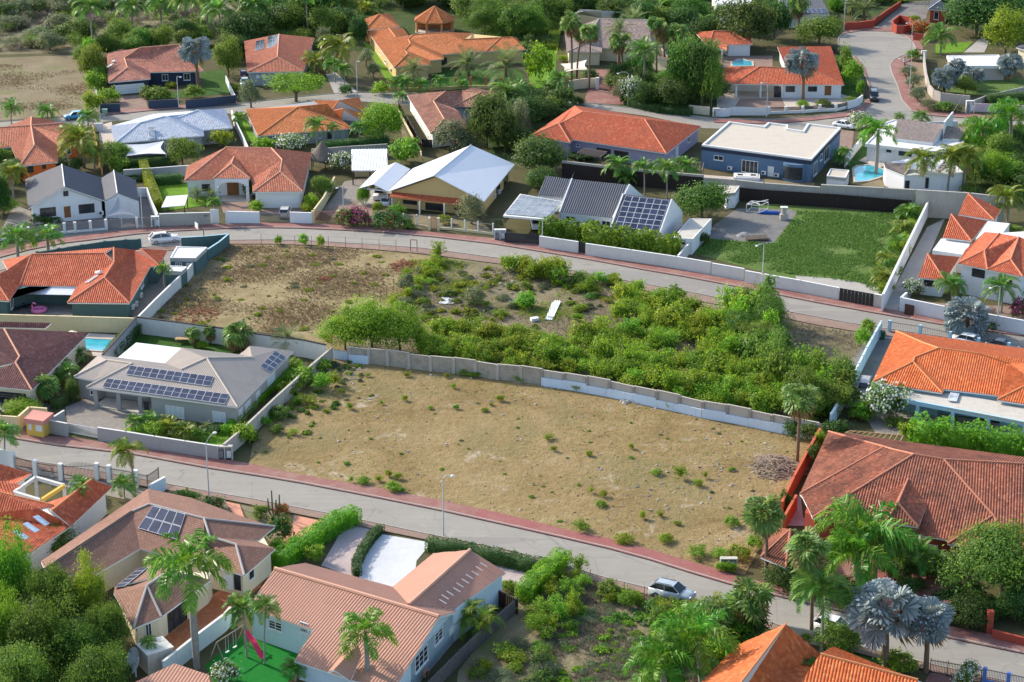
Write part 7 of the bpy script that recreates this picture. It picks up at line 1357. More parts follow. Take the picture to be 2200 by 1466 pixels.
def palm(k,r,xb,yb,xt,yt,w_,label,group=None,wind=.35,skirt=None,stems=1,name='palm_tree'):
    p=P(xb,yb,0,r);s=mpp(p);t=ray_plane(*px(r,xt,yt),p,Vector((0,1,0)));Rc=w_/REG[r][2]/s/2;n,tr,tm=PT[k];root=empty(name,p,label,'palm',group)
    def frond(q,me,az,sc):o=bpy.data.objects.new('frond',me);COL.objects.link(o);o.parent=root;o.matrix_parent_inverse=Matrix();o.location=q;o.rotation_euler=(random.gauss(0,.85 if k=='B' else .6 if k=='W' else .25),random.gauss(0,.18 if k in 'BW' else .1),az);o.scale=(sc,)*3
    for st in range(stems):
        top=Vector((t.x-p.x,0,max(.3,t.z)));base=Vector((0,0,0));R_=Rc
        if stems > 1:a=2.4*st;base=Vector((math.cos(a),math.sin(a),0))*Rc*.22;top=base*2.2+Vector((0,0,max(.3,t.z)*(.7+.4*random.random())));R_=Rc*.8
        mid=base.lerp(top,.5)+Vector((-(top.x-base.x)*.25,0,0));rr=tr*max(.55,min(1.3,Rc/2.4)) if k != 'R' else tr*min(1.25,max(.7,Rc/2.6));h=top.z
        prof=[rr*1.35,rr*1.05,rr] if k != 'R' else [rr*1.1,rr*1.25,rr*.9]
        local(MB().tube([base-Vector((0,0,.2)),mid,top],prof,8).build('trunk',tm),root)
        if k in 'RF' and h > 2.5:local(MB().tube([top-Vector((0,0,.25)),top+(top-mid).normalized()*Rc*.28],[rr*.95,rr*.5],8).build('crownshaft',PSH),root);q=top+Vector((0,0,Rc*.2))
        else:q=top
        nf=n if stems==1 else 8;L=R_*(1.42 if k in 'FCR' else 1.22 if k in 'AD' else 1.08)
        for i in range(nf):
            f=i/nf;az=i*2.39996+random.random()*.4;az=az+wind*math.sin(math.pi-az+.0) if wind else az;lvl=min(5,int(f*6));lvl=lvl+6*(i % 2) if k=='B' else lvl;
            if k in 'RFC' and lvl==5:lvl=4
            frond(q,FR[k][lvl],az,L*(.82+.3*random.random())*(.8 if lvl==0 else 1))
        sk=skirt if skirt is not None else (10 if k=='W' else 4 if k=='B' else 0)
        for i in range(sk):frond(q-Vector((0,0,.15+.5*random.random())),random.choice(DEADF),i*2.4+random.random(),L*.85)
        if k=='C':
            for i in range(2):frond(q,random.choice(DEADP),random.random()*6.28,L*.8)
    return root
def hedge(label,r,pts,h,wd,mat,top=True,wob=.05,dens=110,leaf=.13,name='hedge',group=None,arch=0):
    """clipped hedge along marks made at its foot: a leafy skin over a box core added to block light"""
    ps=[P(x,y,0,r) for x,y in pts];C=[];N=[];core=MB()
    for i in range(len(ps)-1):
        a,b=ps[i],ps[i+1];d=(b-a).normalized();L=(b-a).length;nr=Vector((-d.y,d.x,0));core.beam(a+Vector((0,0,h*.42)),b+Vector((0,0,h*.42)),wd*.62,h*.82)  # core: solid box added inside the leaves to stop light passing through
        n=int(dens*L*(2*h+wd));u=rng.random(n)*(L+wd*.3)-wd*.15;q=rng.random(n)*(2*h+wd)
        for uu,qq in zip(u,q):
            if qq < h:o,z,nn=-wd/2,qq,-nr
            elif qq < 2*h:o,z,nn=wd/2,qq-h,nr
            else:o,z,nn=(qq-2*h)-wd/2,h,Vector((0,0,1))
            wv=wob*math.sin(uu*1.7+z*2.1)+wob*.7*math.sin(uu*4.3+o*3);C.append(tuple(a+d*uu+nr*(o+(wv*.6 if z < h else 0)*(1 if o > 0 else -1))+Vector((0,0,max(.03,z+(wv if z > h*.8 else 0)+random.gauss(0,.03))))));N.append(tuple(nn))
        for s,e in ((-1,a),(1,b)):
            for _ in range(int(dens*h*wd)):C.append(tuple(e+d*s*wd*.15+nr*(random.random()-.5)*wd+Vector((0,0,random.random()*h))));N.append(tuple(d*s))
    C=np.array(C);N=np.array(N)+rng.normal(size=(len(C),3))*.4;N /= np.linalg.norm(N,axis=1,keepdims=True);V,F=leaf_quads(C,N,leaf);b=len(V);V=np.concatenate([V,np.array(core.v)]);F=np.concatenate([F,np.array([f for f in core.f])+b]);mi=np.zeros(len(F),int)
    o=link(name,np_mesh(name,V,F,[mat],mi));return tag(o,label,'hedge',group)
# ---- palms one by one: kind, region, foot, crown heart, crown width, label
for a in '''F 1 790 480 760 95 260|tall bright green palm rising above the tree row left of the navy house
F 1 1117 245 1115 85 240|dark feather palm standing alone before the dry hillside, left of two more
F 1 1360 215 1358 70 230|feather palm on the dry hillside, middle of three
F 1 1570 260 1565 30 270|feather palm at the top edge, right of the two hillside palms
F 1 1872 360 1850 120 290|tall pale stemmed palm just behind the silver round palm
F 1 2140 330 2140 60 230|dark feather palm at the top edge beside the pink roof
B 1 1672 742 1648 420 270|round silver palm on a slim stem before the navy house
F 1 95 1045 98 930 190|small bright palm at the left edge of the dirt roadside
F 1 405 1010 400 945 180|small bright palm behind the orange walled house
F 1 745 1075 742 985 175|small bright palm beside the light blue hatchback
C 1 715 1420 690 1180 340|big windblown coconut palm right of the orange walled house
C 1 800 1440 800 1290 200|smaller dark palm just right of the big coconut palm
C 5 115 320 108 80 230|brown trunked palm left of the white gable house
F 1 2010 1080 2030 1000 130|small palm by the white wall right of the white roofed house
F 2 60 205 45 60 230|tall dark palm at the top edge left of the wood
F 2 440 300 420 -10 210|bare white stemmed palm cut off by the top edge
C 2 730 640 715 400 290|tall windblown palm beside the lamp at the road junction
C 2 520 640 510 530 260|leaning yellow palm behind the flat topped yellow tree
F 2 670 700 660 560 160|small green palm in the drive below the windblown palm
F 2 750 720 740 600 150|small green palm right beside the drive gateway
D 2 1330 720 1335 600 260|date palm in front of the long orange house, the left one
D 2 1795 650 1785 545 290|date palm with orange fruit in front of the long orange house
D 2 2110 720 2110 570 400|large spreading date palm at the right end of the orange house lawn
F 2 1175 800 1185 710 140|low bushy palm at the corner of the orange house wall, leftmost
F 2 1290 800 1260 700 180|low bushy palm before the orange house wall, second from the left
F 2 1400 790 1400 715 150|low bushy palm before the orange house wall, third from the left
F 2 1560 770 1560 680 130|low palm before the orange house wall, fourth from the left
F 2 1745 760 1745 710 110|tiny palm between two red posts
F 2 1240 860 1230 810 120|small palm at the head of the brown slatted fence
F 2 2110 1010 2120 800 240|bright palm before the end of the weathered roof
F 2 2180 1000 2180 830 170|bright palm just right of the one at the weathered roof
F 2 515 1268 515 1080 190|slim palm before the orange pyramid roof
F 2 655 1262 655 1090 110|little palm before the orange pyramid roof, beside the slim one
F 2 875 1225 875 1090 150|little palm beside the rounded dark green tree
C 2 935 110 940 80 190|yellowish palm among the trees behind the long orange house
W 3 505 680 500 185 220|tall fan palm at the left of the cream shade sail
W 3 545 675 590 260 200|leaning fan palm crossing the cream shade sail
W 3 650 760 665 260 190|tall fan palm growing at the cream wall niche
W 3 1220 620 1215 200 170|tall fan palm, leftmost of the close trio by the villa
W 3 1285 600 1270 260 190|tall fan palm, middle of the close trio by the villa
W 3 1375 640 1405 270 200|tall fan palm, rightmost of the close trio by the villa
W 3 940 700 910 340 220|fan palm with dead skirt above the black iron gate
D 3 1020 400 1025 190 290|big date palm rising over the grey tile roof
D 3 900 600 905 260 230|date palm before the grey tile roof
D 3 840 130 840 60 260|yellowish date palm at the top edge behind the grey villa
D 3 1150 130 1140 30 280|grey green palm at the top edge behind the grey villa
F 3 1110 840 1120 460 260|dark drooping palm right of the black iron gate
F 3 1560 780 1560 520 260|dark full palm among the trees by the carport house
F 3 1420 180 1420 60 340|dark feather palm at the top edge, right of the villa
F 3 420 860 420 690 200|bright windblown palm at the foot of the cream curved wall
F 3 70 900 60 780 210|bright palm at the road corner before the long orange house
F 3 640 500 600 450 130|small palm by the grey villa porch
C 3 1830 720 1830 640 100|small yellow palm against the carport roof
D 3 1700 700 1680 430 240|grey green palm leaning over the red roof edge
F 3 1600 270 1600 190 190|low palm behind the small pool house
F 3 1800 250 1830 190 190|low palm behind the pool house, right of its neighbour
W 4 300 250 300 30 220|fan palm with a thick dead skirt at the top edge
D 4 750 160 750 50 150|slim palm beside the red planter wall
D 4 850 175 850 90 230|date palm on the red planter bank
B 4 335 850 330 520 290|tall silver palm before the carport house roof
F 4 1495 460 1500 330 250|dark palm on the corner garden lawn
B 4 1525 790 1530 660 220|silver palm behind the beige curving wall, front left one
B 4 1640 700 1625 580 200|silver palm behind the beige curving wall, rear one
B 4 1760 760 1770 640 200|silver palm before the flat beige outbuilding
B 4 2065 680 2080 540 220|silver palm right of the flat beige outbuilding
R 4 950 1470 970 1140 320|pale trunked royal palm by the blue pool, leaves blown left
F 4 1340 1030 1335 985 140|small palm behind the white modern house
F 4 1150 1010 1150 985 90|tiny palm top behind the white modern house
C 8 1365 240 1350 -20 260|coconut palm before the white pool annex, the left one
C 8 1550 250 1600 -45 300|coconut palm before the white pool annex, middle one
C 8 1690 240 1720 -60 260|coconut palm before the white pool annex, right one
R 4 1850 1330 1850 1110 280|tall bright palm at the right end of the white modern house
R 4 2080 1330 2090 1010 330|tall bright palm near the right edge above the hedge
F 4 640 1400 650 1330 150|small palm beside the blue grey house wall
F 4 690 1420 690 1290 110|young palm beside the blue grey house wall
C 8 2060 500 2070 300 270|windblown palm behind the red pavilion roof
C 8 2090 640 2090 580 160|low palm behind the red pavilion roofs
C 8 2180 640 2185 610 130|low palm cut by the right edge behind the red roofs
F 7 915 180 905 50 230|palm behind the grey solar house, leftmost of four
F 7 1118 270 1115 50 170|palm behind the grey solar house, second of four
F 7 1308 300 1300 70 220|palm behind the grey solar house, third of four
F 7 1480 190 1480 60 220|palm behind the grey solar house, rightmost of four
F 7 980 200 985 130 150|shorter palm between the palms behind the grey solar house
R 5 150 790 150 640 260|drooping palm on the pavement, left of a pair
R 5 410 770 400 640 240|drooping palm on the pavement, right of a pair
D 5 1660 330 1665 270 150|small palm in the front garden of the salmon roofed house, left
D 5 1790 330 1790 275 140|small palm in the front garden of the salmon roofed house, right
F 5 1800 500 1805 340 110|slim palm behind the white gate pillar
F 5 1385 1090 1380 910 130|palm leaning at the teal shed
F 5 95 1440 95 1360 10|unseen sprout
F 8 1590 1190 1590 1050 240|palm in the courtyard of the red pavilion roofs, left
F 8 2010 1270 2010 1080 260|palm in the courtyard of the red pavilion roofs, right
F 8 2175 1150 2180 1090 130|small palm at the right edge beside the white house
B 8 1720 1454 1725 1290 400|bright silver palm outside the white street wall at the right
B 9 1650 190 1640 50 10|unseen
W 9 1640 190 1630 60 150|fan palm in the back garden of the veranda bungalow, left
W 9 1780 150 1775 40 140|fan palm in the back garden of the veranda bungalow, middle
W 9 2030 210 2010 60 280|large bushy fan palm in the back garden of the veranda bungalow
D 10 265 230 265 130 260|spiky palm between the bungalow and the white box
W 9 400 640 395 500 270|bright fan palm beside the maroon roof
F 9 545 430 530 320 140|small palm behind the veranda bungalow, left
F 9 660 310 665 240 150|small palm by the teal green pool
F 9 560 500 575 390 180|bushy palm beside the veranda bungalow gable
F 9 1140 890 1145 810 180|fan of dark palm leaves in the bungalow front garden, left
F 9 1275 880 1270 790 170|fan of dark palm leaves in the bungalow front garden, right
C 9 1420 930 1430 870 270|arching palm in the bungalow front garden
C 9 1570 960 1570 890 200|arching palm in the bungalow front garden, right of the first
D 9 1745 930 1740 860 130|little spiky palm in the bungalow front garden
F 9 1700 960 1700 920 130|low palm by the bungalow street wall
F 9 45 1165 40 930 260|stocky fan leaved palm at the left edge by the lower road
C 9 1140 1400 1085 1060 260|windblown yellow palm leaning over the lower road
F 9 690 1454 690 1350 200|bright little palm before the terracotta hip
F 9 1050 1454 1050 1340 210|bright palm beside the white iron fence pillar
F 2 200 190 200 20 220|feather palm in the wood, left of the bare white stem
F 2 640 160 640 10 220|feather palm in the wood, right of the bare white stem
F 1 1750 200 1745 30 230|feather palm at the top edge left of the tall pale stemmed palm
F 3 560 120 560 20 200|feather palm at the top edge left of the grey villa
A 10 320 390 330 310 150|clump of areca palm behind the stepped concrete wall
F 13 640 300 610 20 120|tall slim palm by the white walled terracotta wing
R 13 1490 1360 1440 640 560|huge royal palm with a grey trunk by the terracotta patio
F 13 1870 1280 1840 930 250|small slim palm at the slide
F 13 1200 1350 1130 1170 110|little palm leaning at the grey cistern
F 14 65 1330 75 920 210|slim palm on the artificial lawn before the pale blue wall
F 14 300 1454 290 1360 180|low palm at the edge of the artificial lawn
R 14 850 1560 830 1130 390|royal palm with yellow tinted leaves in front of the salmon roof
A 14 1680 1120 1670 960 330|bushy areca palm by the pale blue gable
W 16 20 690 15 180 330|tall fan palm leaning by the gate lodge
W 16 365 1170 335 440 350|tall bare fan palm beside the lower road at the right
R 16 790 720 775 430 640|tall royal palm with bright leaves blown left before the mansion
R 16 720 830 715 530 480|royal palm with leaves blown left, lower than its neighbour
F 16 850 720 865 400 300|palm behind the royal palms, right
F 16 1035 680 1030 430 230|darker palm before the mansion porch
F 16 1180 690 1190 520 280|dark palm beside the mansion wall
F 16 1330 650 1320 540 240|dark low palm under the mansion eaves
F 16 440 1240 450 790 400|green palm leaning over the parked white car
B 16 920 1370 925 930 560|huge silver blue fan palm at the bottom right
B 16 1230 1390 1240 1000 390|silver blue fan palm right behind the huge one
W 15 1790 1110 1810 830 400|shaggy fan palm by the lower road, right of the scrub lot
W 15 1560 1180 1540 960 360|shaggy fan palm at the edge of the scrub lot
R 15 1440 1500 1400 1190 560|feather palm thrashing in the wind above the scrub lot
R 15 1150 1600 1140 1350 480|low feather palm cut by the bottom edge
F 16 470 1560 470 1400 330|windblown palm tip before the red orange wing
W 12 285 1150 318 600 350|fan palm with a dead skirt on a scaly trunk beside the orange red wall
F 12 1590 870 1590 790 110|potted palm on the pale blue veranda, left
F 12 1880 860 1870 780 100|potted palm on the pale blue veranda, right
C 12 870 780 850 720 200|bushy palm behind the white flowering shrub
F 8 1290 350 1290 310 160|leafy palm at the top of the white alley wall
F 8 1230 480 1230 420 200|leafy palm along the white alley wall, second
C 8 1200 640 1190 560 190|leafy palm along the white alley wall, third
F 8 1150 760 1140 680 190|leafy palm along the white alley wall, fourth
C 8 1060 900 1060 820 170|leafy palm along the white alley wall, fifth
C 8 1010 1040 1010 960 190|leafy palm along the white alley wall, lowest'''.split('\n'):
    b,lab=a.split('|');t=b.split()
    if lab.startswith('unseen'):continue
    k,v=t[0],[float(x) for x in t[1:]];st=7 if k=='A' else 1
    palm(k,int(v[0]),*v[1:],lab,wind=.75 if ('wind' in lab or 'blown' in lab) else .3,stems=st)
# ---- trees and shrubs one by one: kind, region, foot, top, width, label
for a in '''O 1 2120 910 705 190|grey green loose tree by the roadside left of the flat topped tree
T 1 790 700 395 220|tall bright shrub wall at the left side of the navy house
T 1 1000 400 180 260|bright green tree behind the navy house roof
T 1 1930 650 350 220|leafy light green tree right of the silver round palm
J 1 920 870 750 190|rounded bright bush beside the white garage drive
S 1 1250 830 740 120|small bush right of the white garage door
S 1 1345 840 730 210|leafy bush on the navy house lawn, left
S 1 1640 830 725 170|leafy bush on the navy house lawn, right
Z 1 1440 740 690 110|yellowish bush under the navy house window
J 1 790 970 780 150|dark leafy bush left of the navy street wall
T 1 970 1390 1205 240|round leafy tree left of the pale shade sail
T 1 1540 1390 1175 270|round leafy tree right of the pale shade sail
Z 1 1870 1250 1100 190|yellow green bush at the white roofed house terrace
J 1 1010 1440 1330 200|light bush before the long clipped hedge
X 1 520 1400 1320 140|white flowering shrub behind the white gable house
K 1 650 1450 1340 140|dark bush between gable house and coconut palm
Z 1 2000 780 710 90|little yellow bush by the dark red car
Y 2 340 860 610 500|flat topped yellow green tree before the grey pink roofed house
N 2 1075 1190 905 330|rounded dense dark green tree beside the dirt track
X 2 300 1275 1130 260|pale flowering shrub before the orange pyramid roof
J 2 60 1275 1160 200|bright low bush at the left of the orange pyramid roof
X 2 720 1454 1280 200|white flowering shrub beside the corrugated shed
J 2 1260 1380 1180 300|bright feathery tree behind the white metal roof, left
O 2 1680 1290 1060 380|grey green tree behind the white metal roof
M 2 1950 1250 850 330|dark dense tree right of the weathered roof
M 2 2100 1290 960 230|dark tree behind the lilac house corner
J 2 1050 800 700 160|dark shrubs at the foot of the sloping track bank
O 2 930 560 430 130|grey shrub row beside the bright lawn strip, upper
O 2 990 660 540 120|grey shrub row beside the bright lawn strip, middle
K 2 760 800 720 120|dark clipped bush by the drive gateway
M 2 870 390 160 150|dark shrub column left of the orange roof end
O 2 570 400 240 130|small grey green tree beside the pink roof
J 3 230 690 395 240|rounded bright tree on the lawn beside the villa
V 3 880 460 420 10|unseen
X 3 1000 880 640 170|white flowering tree beside the villa gate pillar
Z 3 1340 860 640 210|yellow green tree right of the dark drooping palm
T 3 1460 880 330 300|tall green tree before the carport house, left
M 3 1600 900 400 260|dark tree before the carport house, middle
T 3 1680 930 500 200|green tree at the left of the white boarded gate
M 3 1350 940 700 260|dark shrub mass under the villa trees
M 3 1150 920 720 160|dark shrub by the street lamp
K 3 950 880 780 90|dark clipped bush at the white gate pillar
J 3 430 520 470 90|bright low bush behind the shade sail, left
S 3 660 650 590 150|leafy bush under the shade sail
M 3 250 970 850 360|dark dense bushes above the lilac roof
M 3 90 1100 860 300|dark green tree left of the lilac house
O 3 100 1180 1020 160|loose grey green tree beside the lilac house wall
K 3 560 890 820 110|rounded bush at the villa driveway corner
M 3 230 1454 1200 440|dark round tree in front of the lilac house wing
K 3 580 1350 1290 210|dark bush under the slatted pergola
M 3 1980 410 30 420|big dark tree hanging over the pool house
T 4 470 390 140 380|big round dark tree at the turning circle
M 4 90 330 30 260|dark tree before the white solar house
M 4 1800 290 -60 560|huge dark tree in the top right corner
G 4 2040 450 160 350|yellow green weeping tree at the right edge
R 4 1320 285 180 180|red flowering bush above the red corner wall
Z 4 1270 190 130 110|mixed yellow bush on the round planter
S 4 1265 510 420 120|low grey shrub by the motorcycle
O 4 1230 640 565 150|grey shrub row on the garden bed, uppermost
O 4 1260 740 650 150|grey shrub row on the garden bed, second
O 4 1300 850 750 150|grey shrub row on the garden bed, third
O 4 1400 930 850 170|grey shrub row on the garden bed, fourth
S 4 1520 940 860 200|leafy low shrub at the corner of the garden bed
O 4 1620 950 880 120|grey low shrub left of the white meter cabinet
T 4 1700 800 660 180|yellowish shrub between silver palms
X 4 810 1080 945 190|white flowering tree beside the parked white saloon
S 4 690 640 400 140|dark shrub hedge right of the carport house, upper
J 4 750 730 520 170|bright shrub hedge right of the carport house, middle
J 4 815 810 690 70|bright shrub hedge right of the carport house, lower
J 4 330 905 850 130|low leafy plants behind the slatted wall, left
S 4 510 890 850 160|low leafy plants behind the slatted wall, right
Z 4 730 870 820 130|low yellow plants at the end of the slatted wall
T 4 2000 1420 1130 260|green tree mass at the right of the white modern house
N 8 2100 140 -20 420|dense rounded bright green tree at the right edge
M 4 1500 100 -60 10|unseen
J 4 600 100 -30 100|bright shrub by the lamp at the steel gate
N 6 905 350 220 110|clipped dark green bush under the white gable carport
N 6 1030 420 342 95|clipped ball bush before the white gable carport
V 6 870 530 390 230|magenta flowering hedge bush beside the street lamp, right half
Q 6 760 530 390 170|dark red green hedge bush beside the street lamp, left half
Q 6 1110 550 405 270|dark rounded hedge bush with red tips behind the yellow wall
J 6 1190 440 355 140|bright spreading bush at the yellow house porch
O 6 1820 520 300 260|grey green tree before the right end of the yellow house
S 6 1290 560 490 120|small dry bush behind the white columns
Z 6 1600 520 440 140|yellow green bush beside the cream pillar
O 6 2040 560 480 110|grey bush at the end of the white columned fence
T 6 560 300 120 180|bright bushy shrub along the yellow side wall, upper
J 6 470 390 270 130|bright bushy shrub along the yellow side wall, middle
Z 6 430 420 340 120|yellow green bush along the yellow side wall, lowest
J 6 20 415 325 60|small bright ball bush left of the garage drive
J 5 2160 415 325 110|bright clipped ball bush before the garage wing
T 7 1600 470 180 440|rounded dense grey green tree right of the solar wing
M 7 250 230 60 240|dark bush mass left of the grey corrugated roof
J 7 160 200 100 100|bright small bush behind the solar carport
K 7 1620 700 600 90|small dark bush at the corner of the grey slab
K 7 670 600 500 150|dark shrub at the white house doorway
J 8 1270 200 150 90|low flowers at the pool edge
X 8 1265 1110 985 190|white flowering bush at the corner of the red pavilion roofs
V 8 2150 1320 1160 150|magenta flowering bush at the right edge
K 8 1900 1380 1300 220|dark clipped hedge bush behind the white street wall
J 8 880 1430 1330 130|leafy shrubs at the top of the pale blue wall
J 12 840 180 20 130|leafy shrubs growing along the pale blue wall
K 5 330 520 440 150|dark bush before the white gable house, left
S 5 430 500 440 200|low garden shrubs before the white gable house
M 5 20 480 120 160|dark tree at the left edge before the gable house
M 5 250 10 -90 140|dark bush behind the white gable house
S 5 1150 110 70 400|low garden shrubs behind the pale wall
K 5 2110 300 160 110|climbing plant beside the arched porch
J 9 1700 200 130 100|round bright bush on the bungalow back lawn
K 9 1650 180 110 90|dark clipped bush beside the round bright one
T 9 500 520 400 120|bright shrub beside the bungalow gable
M 9 620 640 480 110|dark shrubs behind the bungalow side gate
K 9 1850 890 830 200|low dark garden hedge under the bungalow window
N 9 200 760 640 300|long low clipped bush by the cream yellow wall
J 9 1330 940 820 200|leafy garden bush behind the bungalow street wall
J 9 2060 1000 840 190|green scrub climbing the stepped concrete wall, lowest
T 13 400 490 300 300|leafy bush overhanging the terracotta roof with skylights
B1 13 110 1010 395 340|tall yellow green tree at the left edge, rear of the corner group
B2 13 430 1150 595 320|tall tree in the middle of the lower left corner group
B1 13 690 1120 610 290|bright topped tree beside the patio panels, in the corner group
B2 13 850 1330 880 280|right hand tree of the lower left corner group
B2 13 300 1400 880 420|front tree of the lower left corner group
B2 13 640 1450 1020 370|front right tree of the lower left corner group
B1 13 40 1330 850 330|bright tree at the left edge, front of the corner group
B2 13 180 1640 1200 420|lowest tree of the lower left corner group, cut by the frame
B2 13 760 1640 1220 400|lowest right tree of the lower left corner group
K 13 940 1454 1340 150|dark fern like bush by the leaning rail
X 13 1710 1480 1325 240|white flowering round shrub at the bottom edge
K 9 1540 1454 1400 140|dark bush beside the white wall end
Q 13 1600 165 70 190|reddish bush before the brown shingle roof
S 13 1440 90 20 150|green bush before the brown shingle roof
R 14 200 200 120 120|red flowering bush beside the tall cactus
Q 14 180 400 210 210|dark rounded bush with pink flowers by the salmon drive
S 14 40 220 130 130|leafy bush left of the cactus
J 14 150 530 400 160|low leafy bed at the brown shingle house corner
J 14 440 560 430 150|spiky bright shrubs against the long bright hedge
Z 14 1910 770 700 130|yellow green bush by the brown timber fence
J 15 2000 400 300 10|unseen
B2 16 1800 830 320 760|huge dense tree at the right edge before the mansion
M 16 230 740 570 330|clipped dark hedge bush beside the gate lodge
K 16 1170 760 690 130|round dark bush on the mansion forecourt
X 16 1555 1450 1300 180|white flowering bush by the blue posted fence
X 16 1500 1520 1370 170|lower white flowering bush by the blue posted fence
T 16 560 1230 1060 330|leafy shrubs under the huge silver palm, left
J 16 1030 1370 1260 320|bright leafy shrubs under the huge silver palm
J 16 330 1170 1090 90|small bright bush beside the bare fan palm
K 16 170 170 20 110|clipped bush beside the orange red wall end
J 12 470 1060 900 90|climbing bush along the orange red wall, upper
K 12 420 1200 1000 130|climbing bush along the orange red wall, middle
K 12 600 910 800 230|grey green bush between panel wall and mansion roof
K 12 400 960 830 200|dark bush at the end of the panel wall
K 12 240 930 790 140|dark bush at the scaly trunk palm
X 12 1030 780 480 360|big white flowering bush before the bright orange roof
J 12 830 790 650 200|bright bush left of the white flowering bush
S 12 1130 850 780 200|potted plants at the veranda end
J 12 1250 980 810 230|bright bushy bamboo at the left end of the mansion hedge'''.split('\n'):
    b,lab=a.split('|');t=b.split()
    if lab.startswith('unseen'):continue
    v=[float(x) for x in t[1:]];p,h,wd=dims(int(v[0]),*v[1:]);plant(t[0],p,h,wd,lab)
# ---- hedges
for lab,r,pts,h,wd,mat in (
 ('long clipped dark hedge under the pale shade sail',1,[(1085,1430),(1480,1400)],1.9,1.6,L_HEDGED),('bright knobbly hedge running down beside the dark yard',5,[(1210,60),(1260,200),(1310,320),(1340,405)],1.9,1.5,L_YEL),
 ('dark leafy hedge behind the front lawn of the salmon roofed house',5,[(1290,190),(1530,175)],1.8,1.4,L_HEDGED),('long dark hedge before the orange pyramid roof',2,[(530,1275),(820,1252),(1110,1228)],1.7,1.6,L_HEDGED),
 ('bright clipped hedge beside the stepped concrete wall',0,[(484,935),(535,885),(590,835),(632,800)],1.1,1.0,L_HEDGE),('dark clipped hedge at the foot of the dark coped wall',0,[(236,775),(262,745),(298,715)],1.6,1.6,L_HEDGED),('dark clipped hedge along the bungalow drive',9,[(470,700),(610,610)],1.2,1.3,L_HEDGED),('low hedge below the white gable house windows',5,[(625,475),(865,452)],.7,.9,L_HEDGED),
 ('long bright green clipped hedge beside the pinkish gravel',14,[(180,610),(330,500),(500,390),(640,300),(750,260)],1.9,2.0,L_HEDGE),('bright green clipped hedge at the corner of the scrub lot',15,[(95,860),(180,770),(290,670),(380,590)],2.0,1.9,L_HEDGE),
 ('long grey green clipped hedge along the lower road',0,[(923,1182),(1010,1198),(1100,1217),(1172,1235)],1.5,1.5,L_HEDGED),('narrow dark hedge between pinkish and white gravel',14,[(765,660),(760,590),(810,490),(880,390),(940,325)],.9,1.0,L_HEDGED),
 ('arching palm leaf hedge above the long white street wall',7,[(640,690),(900,735),(1150,770),(1380,805)],3.4,2.6,L_AREC),('arching palm leaf hedge left of the dark street door',7,[(260,630),(430,645),(580,665)],3.0,2.2,L_AREC),
 ('tall bushy bamboo hedge behind the terracotta mansion',12,[(1270,1010),(1500,1050),(1800,1095),(2250,1150)],3.6,3.0,L_BRIGHT),('dark boundary hedge behind the cream villa trees',3,[(1010,900),(1250,950),(1500,975)],1.5,2.2,L_HEDGED),
 ('dark hedge behind the pink panelled wall',4,[(1900,870),(2250,850)],1.8,2.0,L_HEDGED),('bright ground hedge on the lawn strip beside the villa',3,[(340,420),(360,300),(380,200)],1.2,2.6,L_YEL)):
    hedge(lab,r,pts,h,wd,mat,wob=.3 if 'palm leaf' in lab or 'bamboo' in lab else .05,leaf=.5 if 'palm leaf' in lab else .4 if 'bamboo' in lab else .17,dens=18 if 'palm leaf' in lab or 'bamboo' in lab else 90)
# cactus
p=P(140,215,0,14);o=empty('column_cactus',p,'tall grey column cactus by the salmon paved drive','cactus');CM=plain('cactus_skin',(.13,.15,.10),.8)
for k,(dx,h) in enumerate(((-.6,2.3),(-.2,3.2),(.2,2.0),(.55,2.6),(.1,1.6))):q=p+Vector((dx,.1*k,0));local(MB().tube([Vector((dx*.4,.1*k,0)),Vector((dx,.1*k,h*.3)),Vector((dx*1.1,.1*k,h))],[.1,.11,.07],8).build('stem',CM),o)
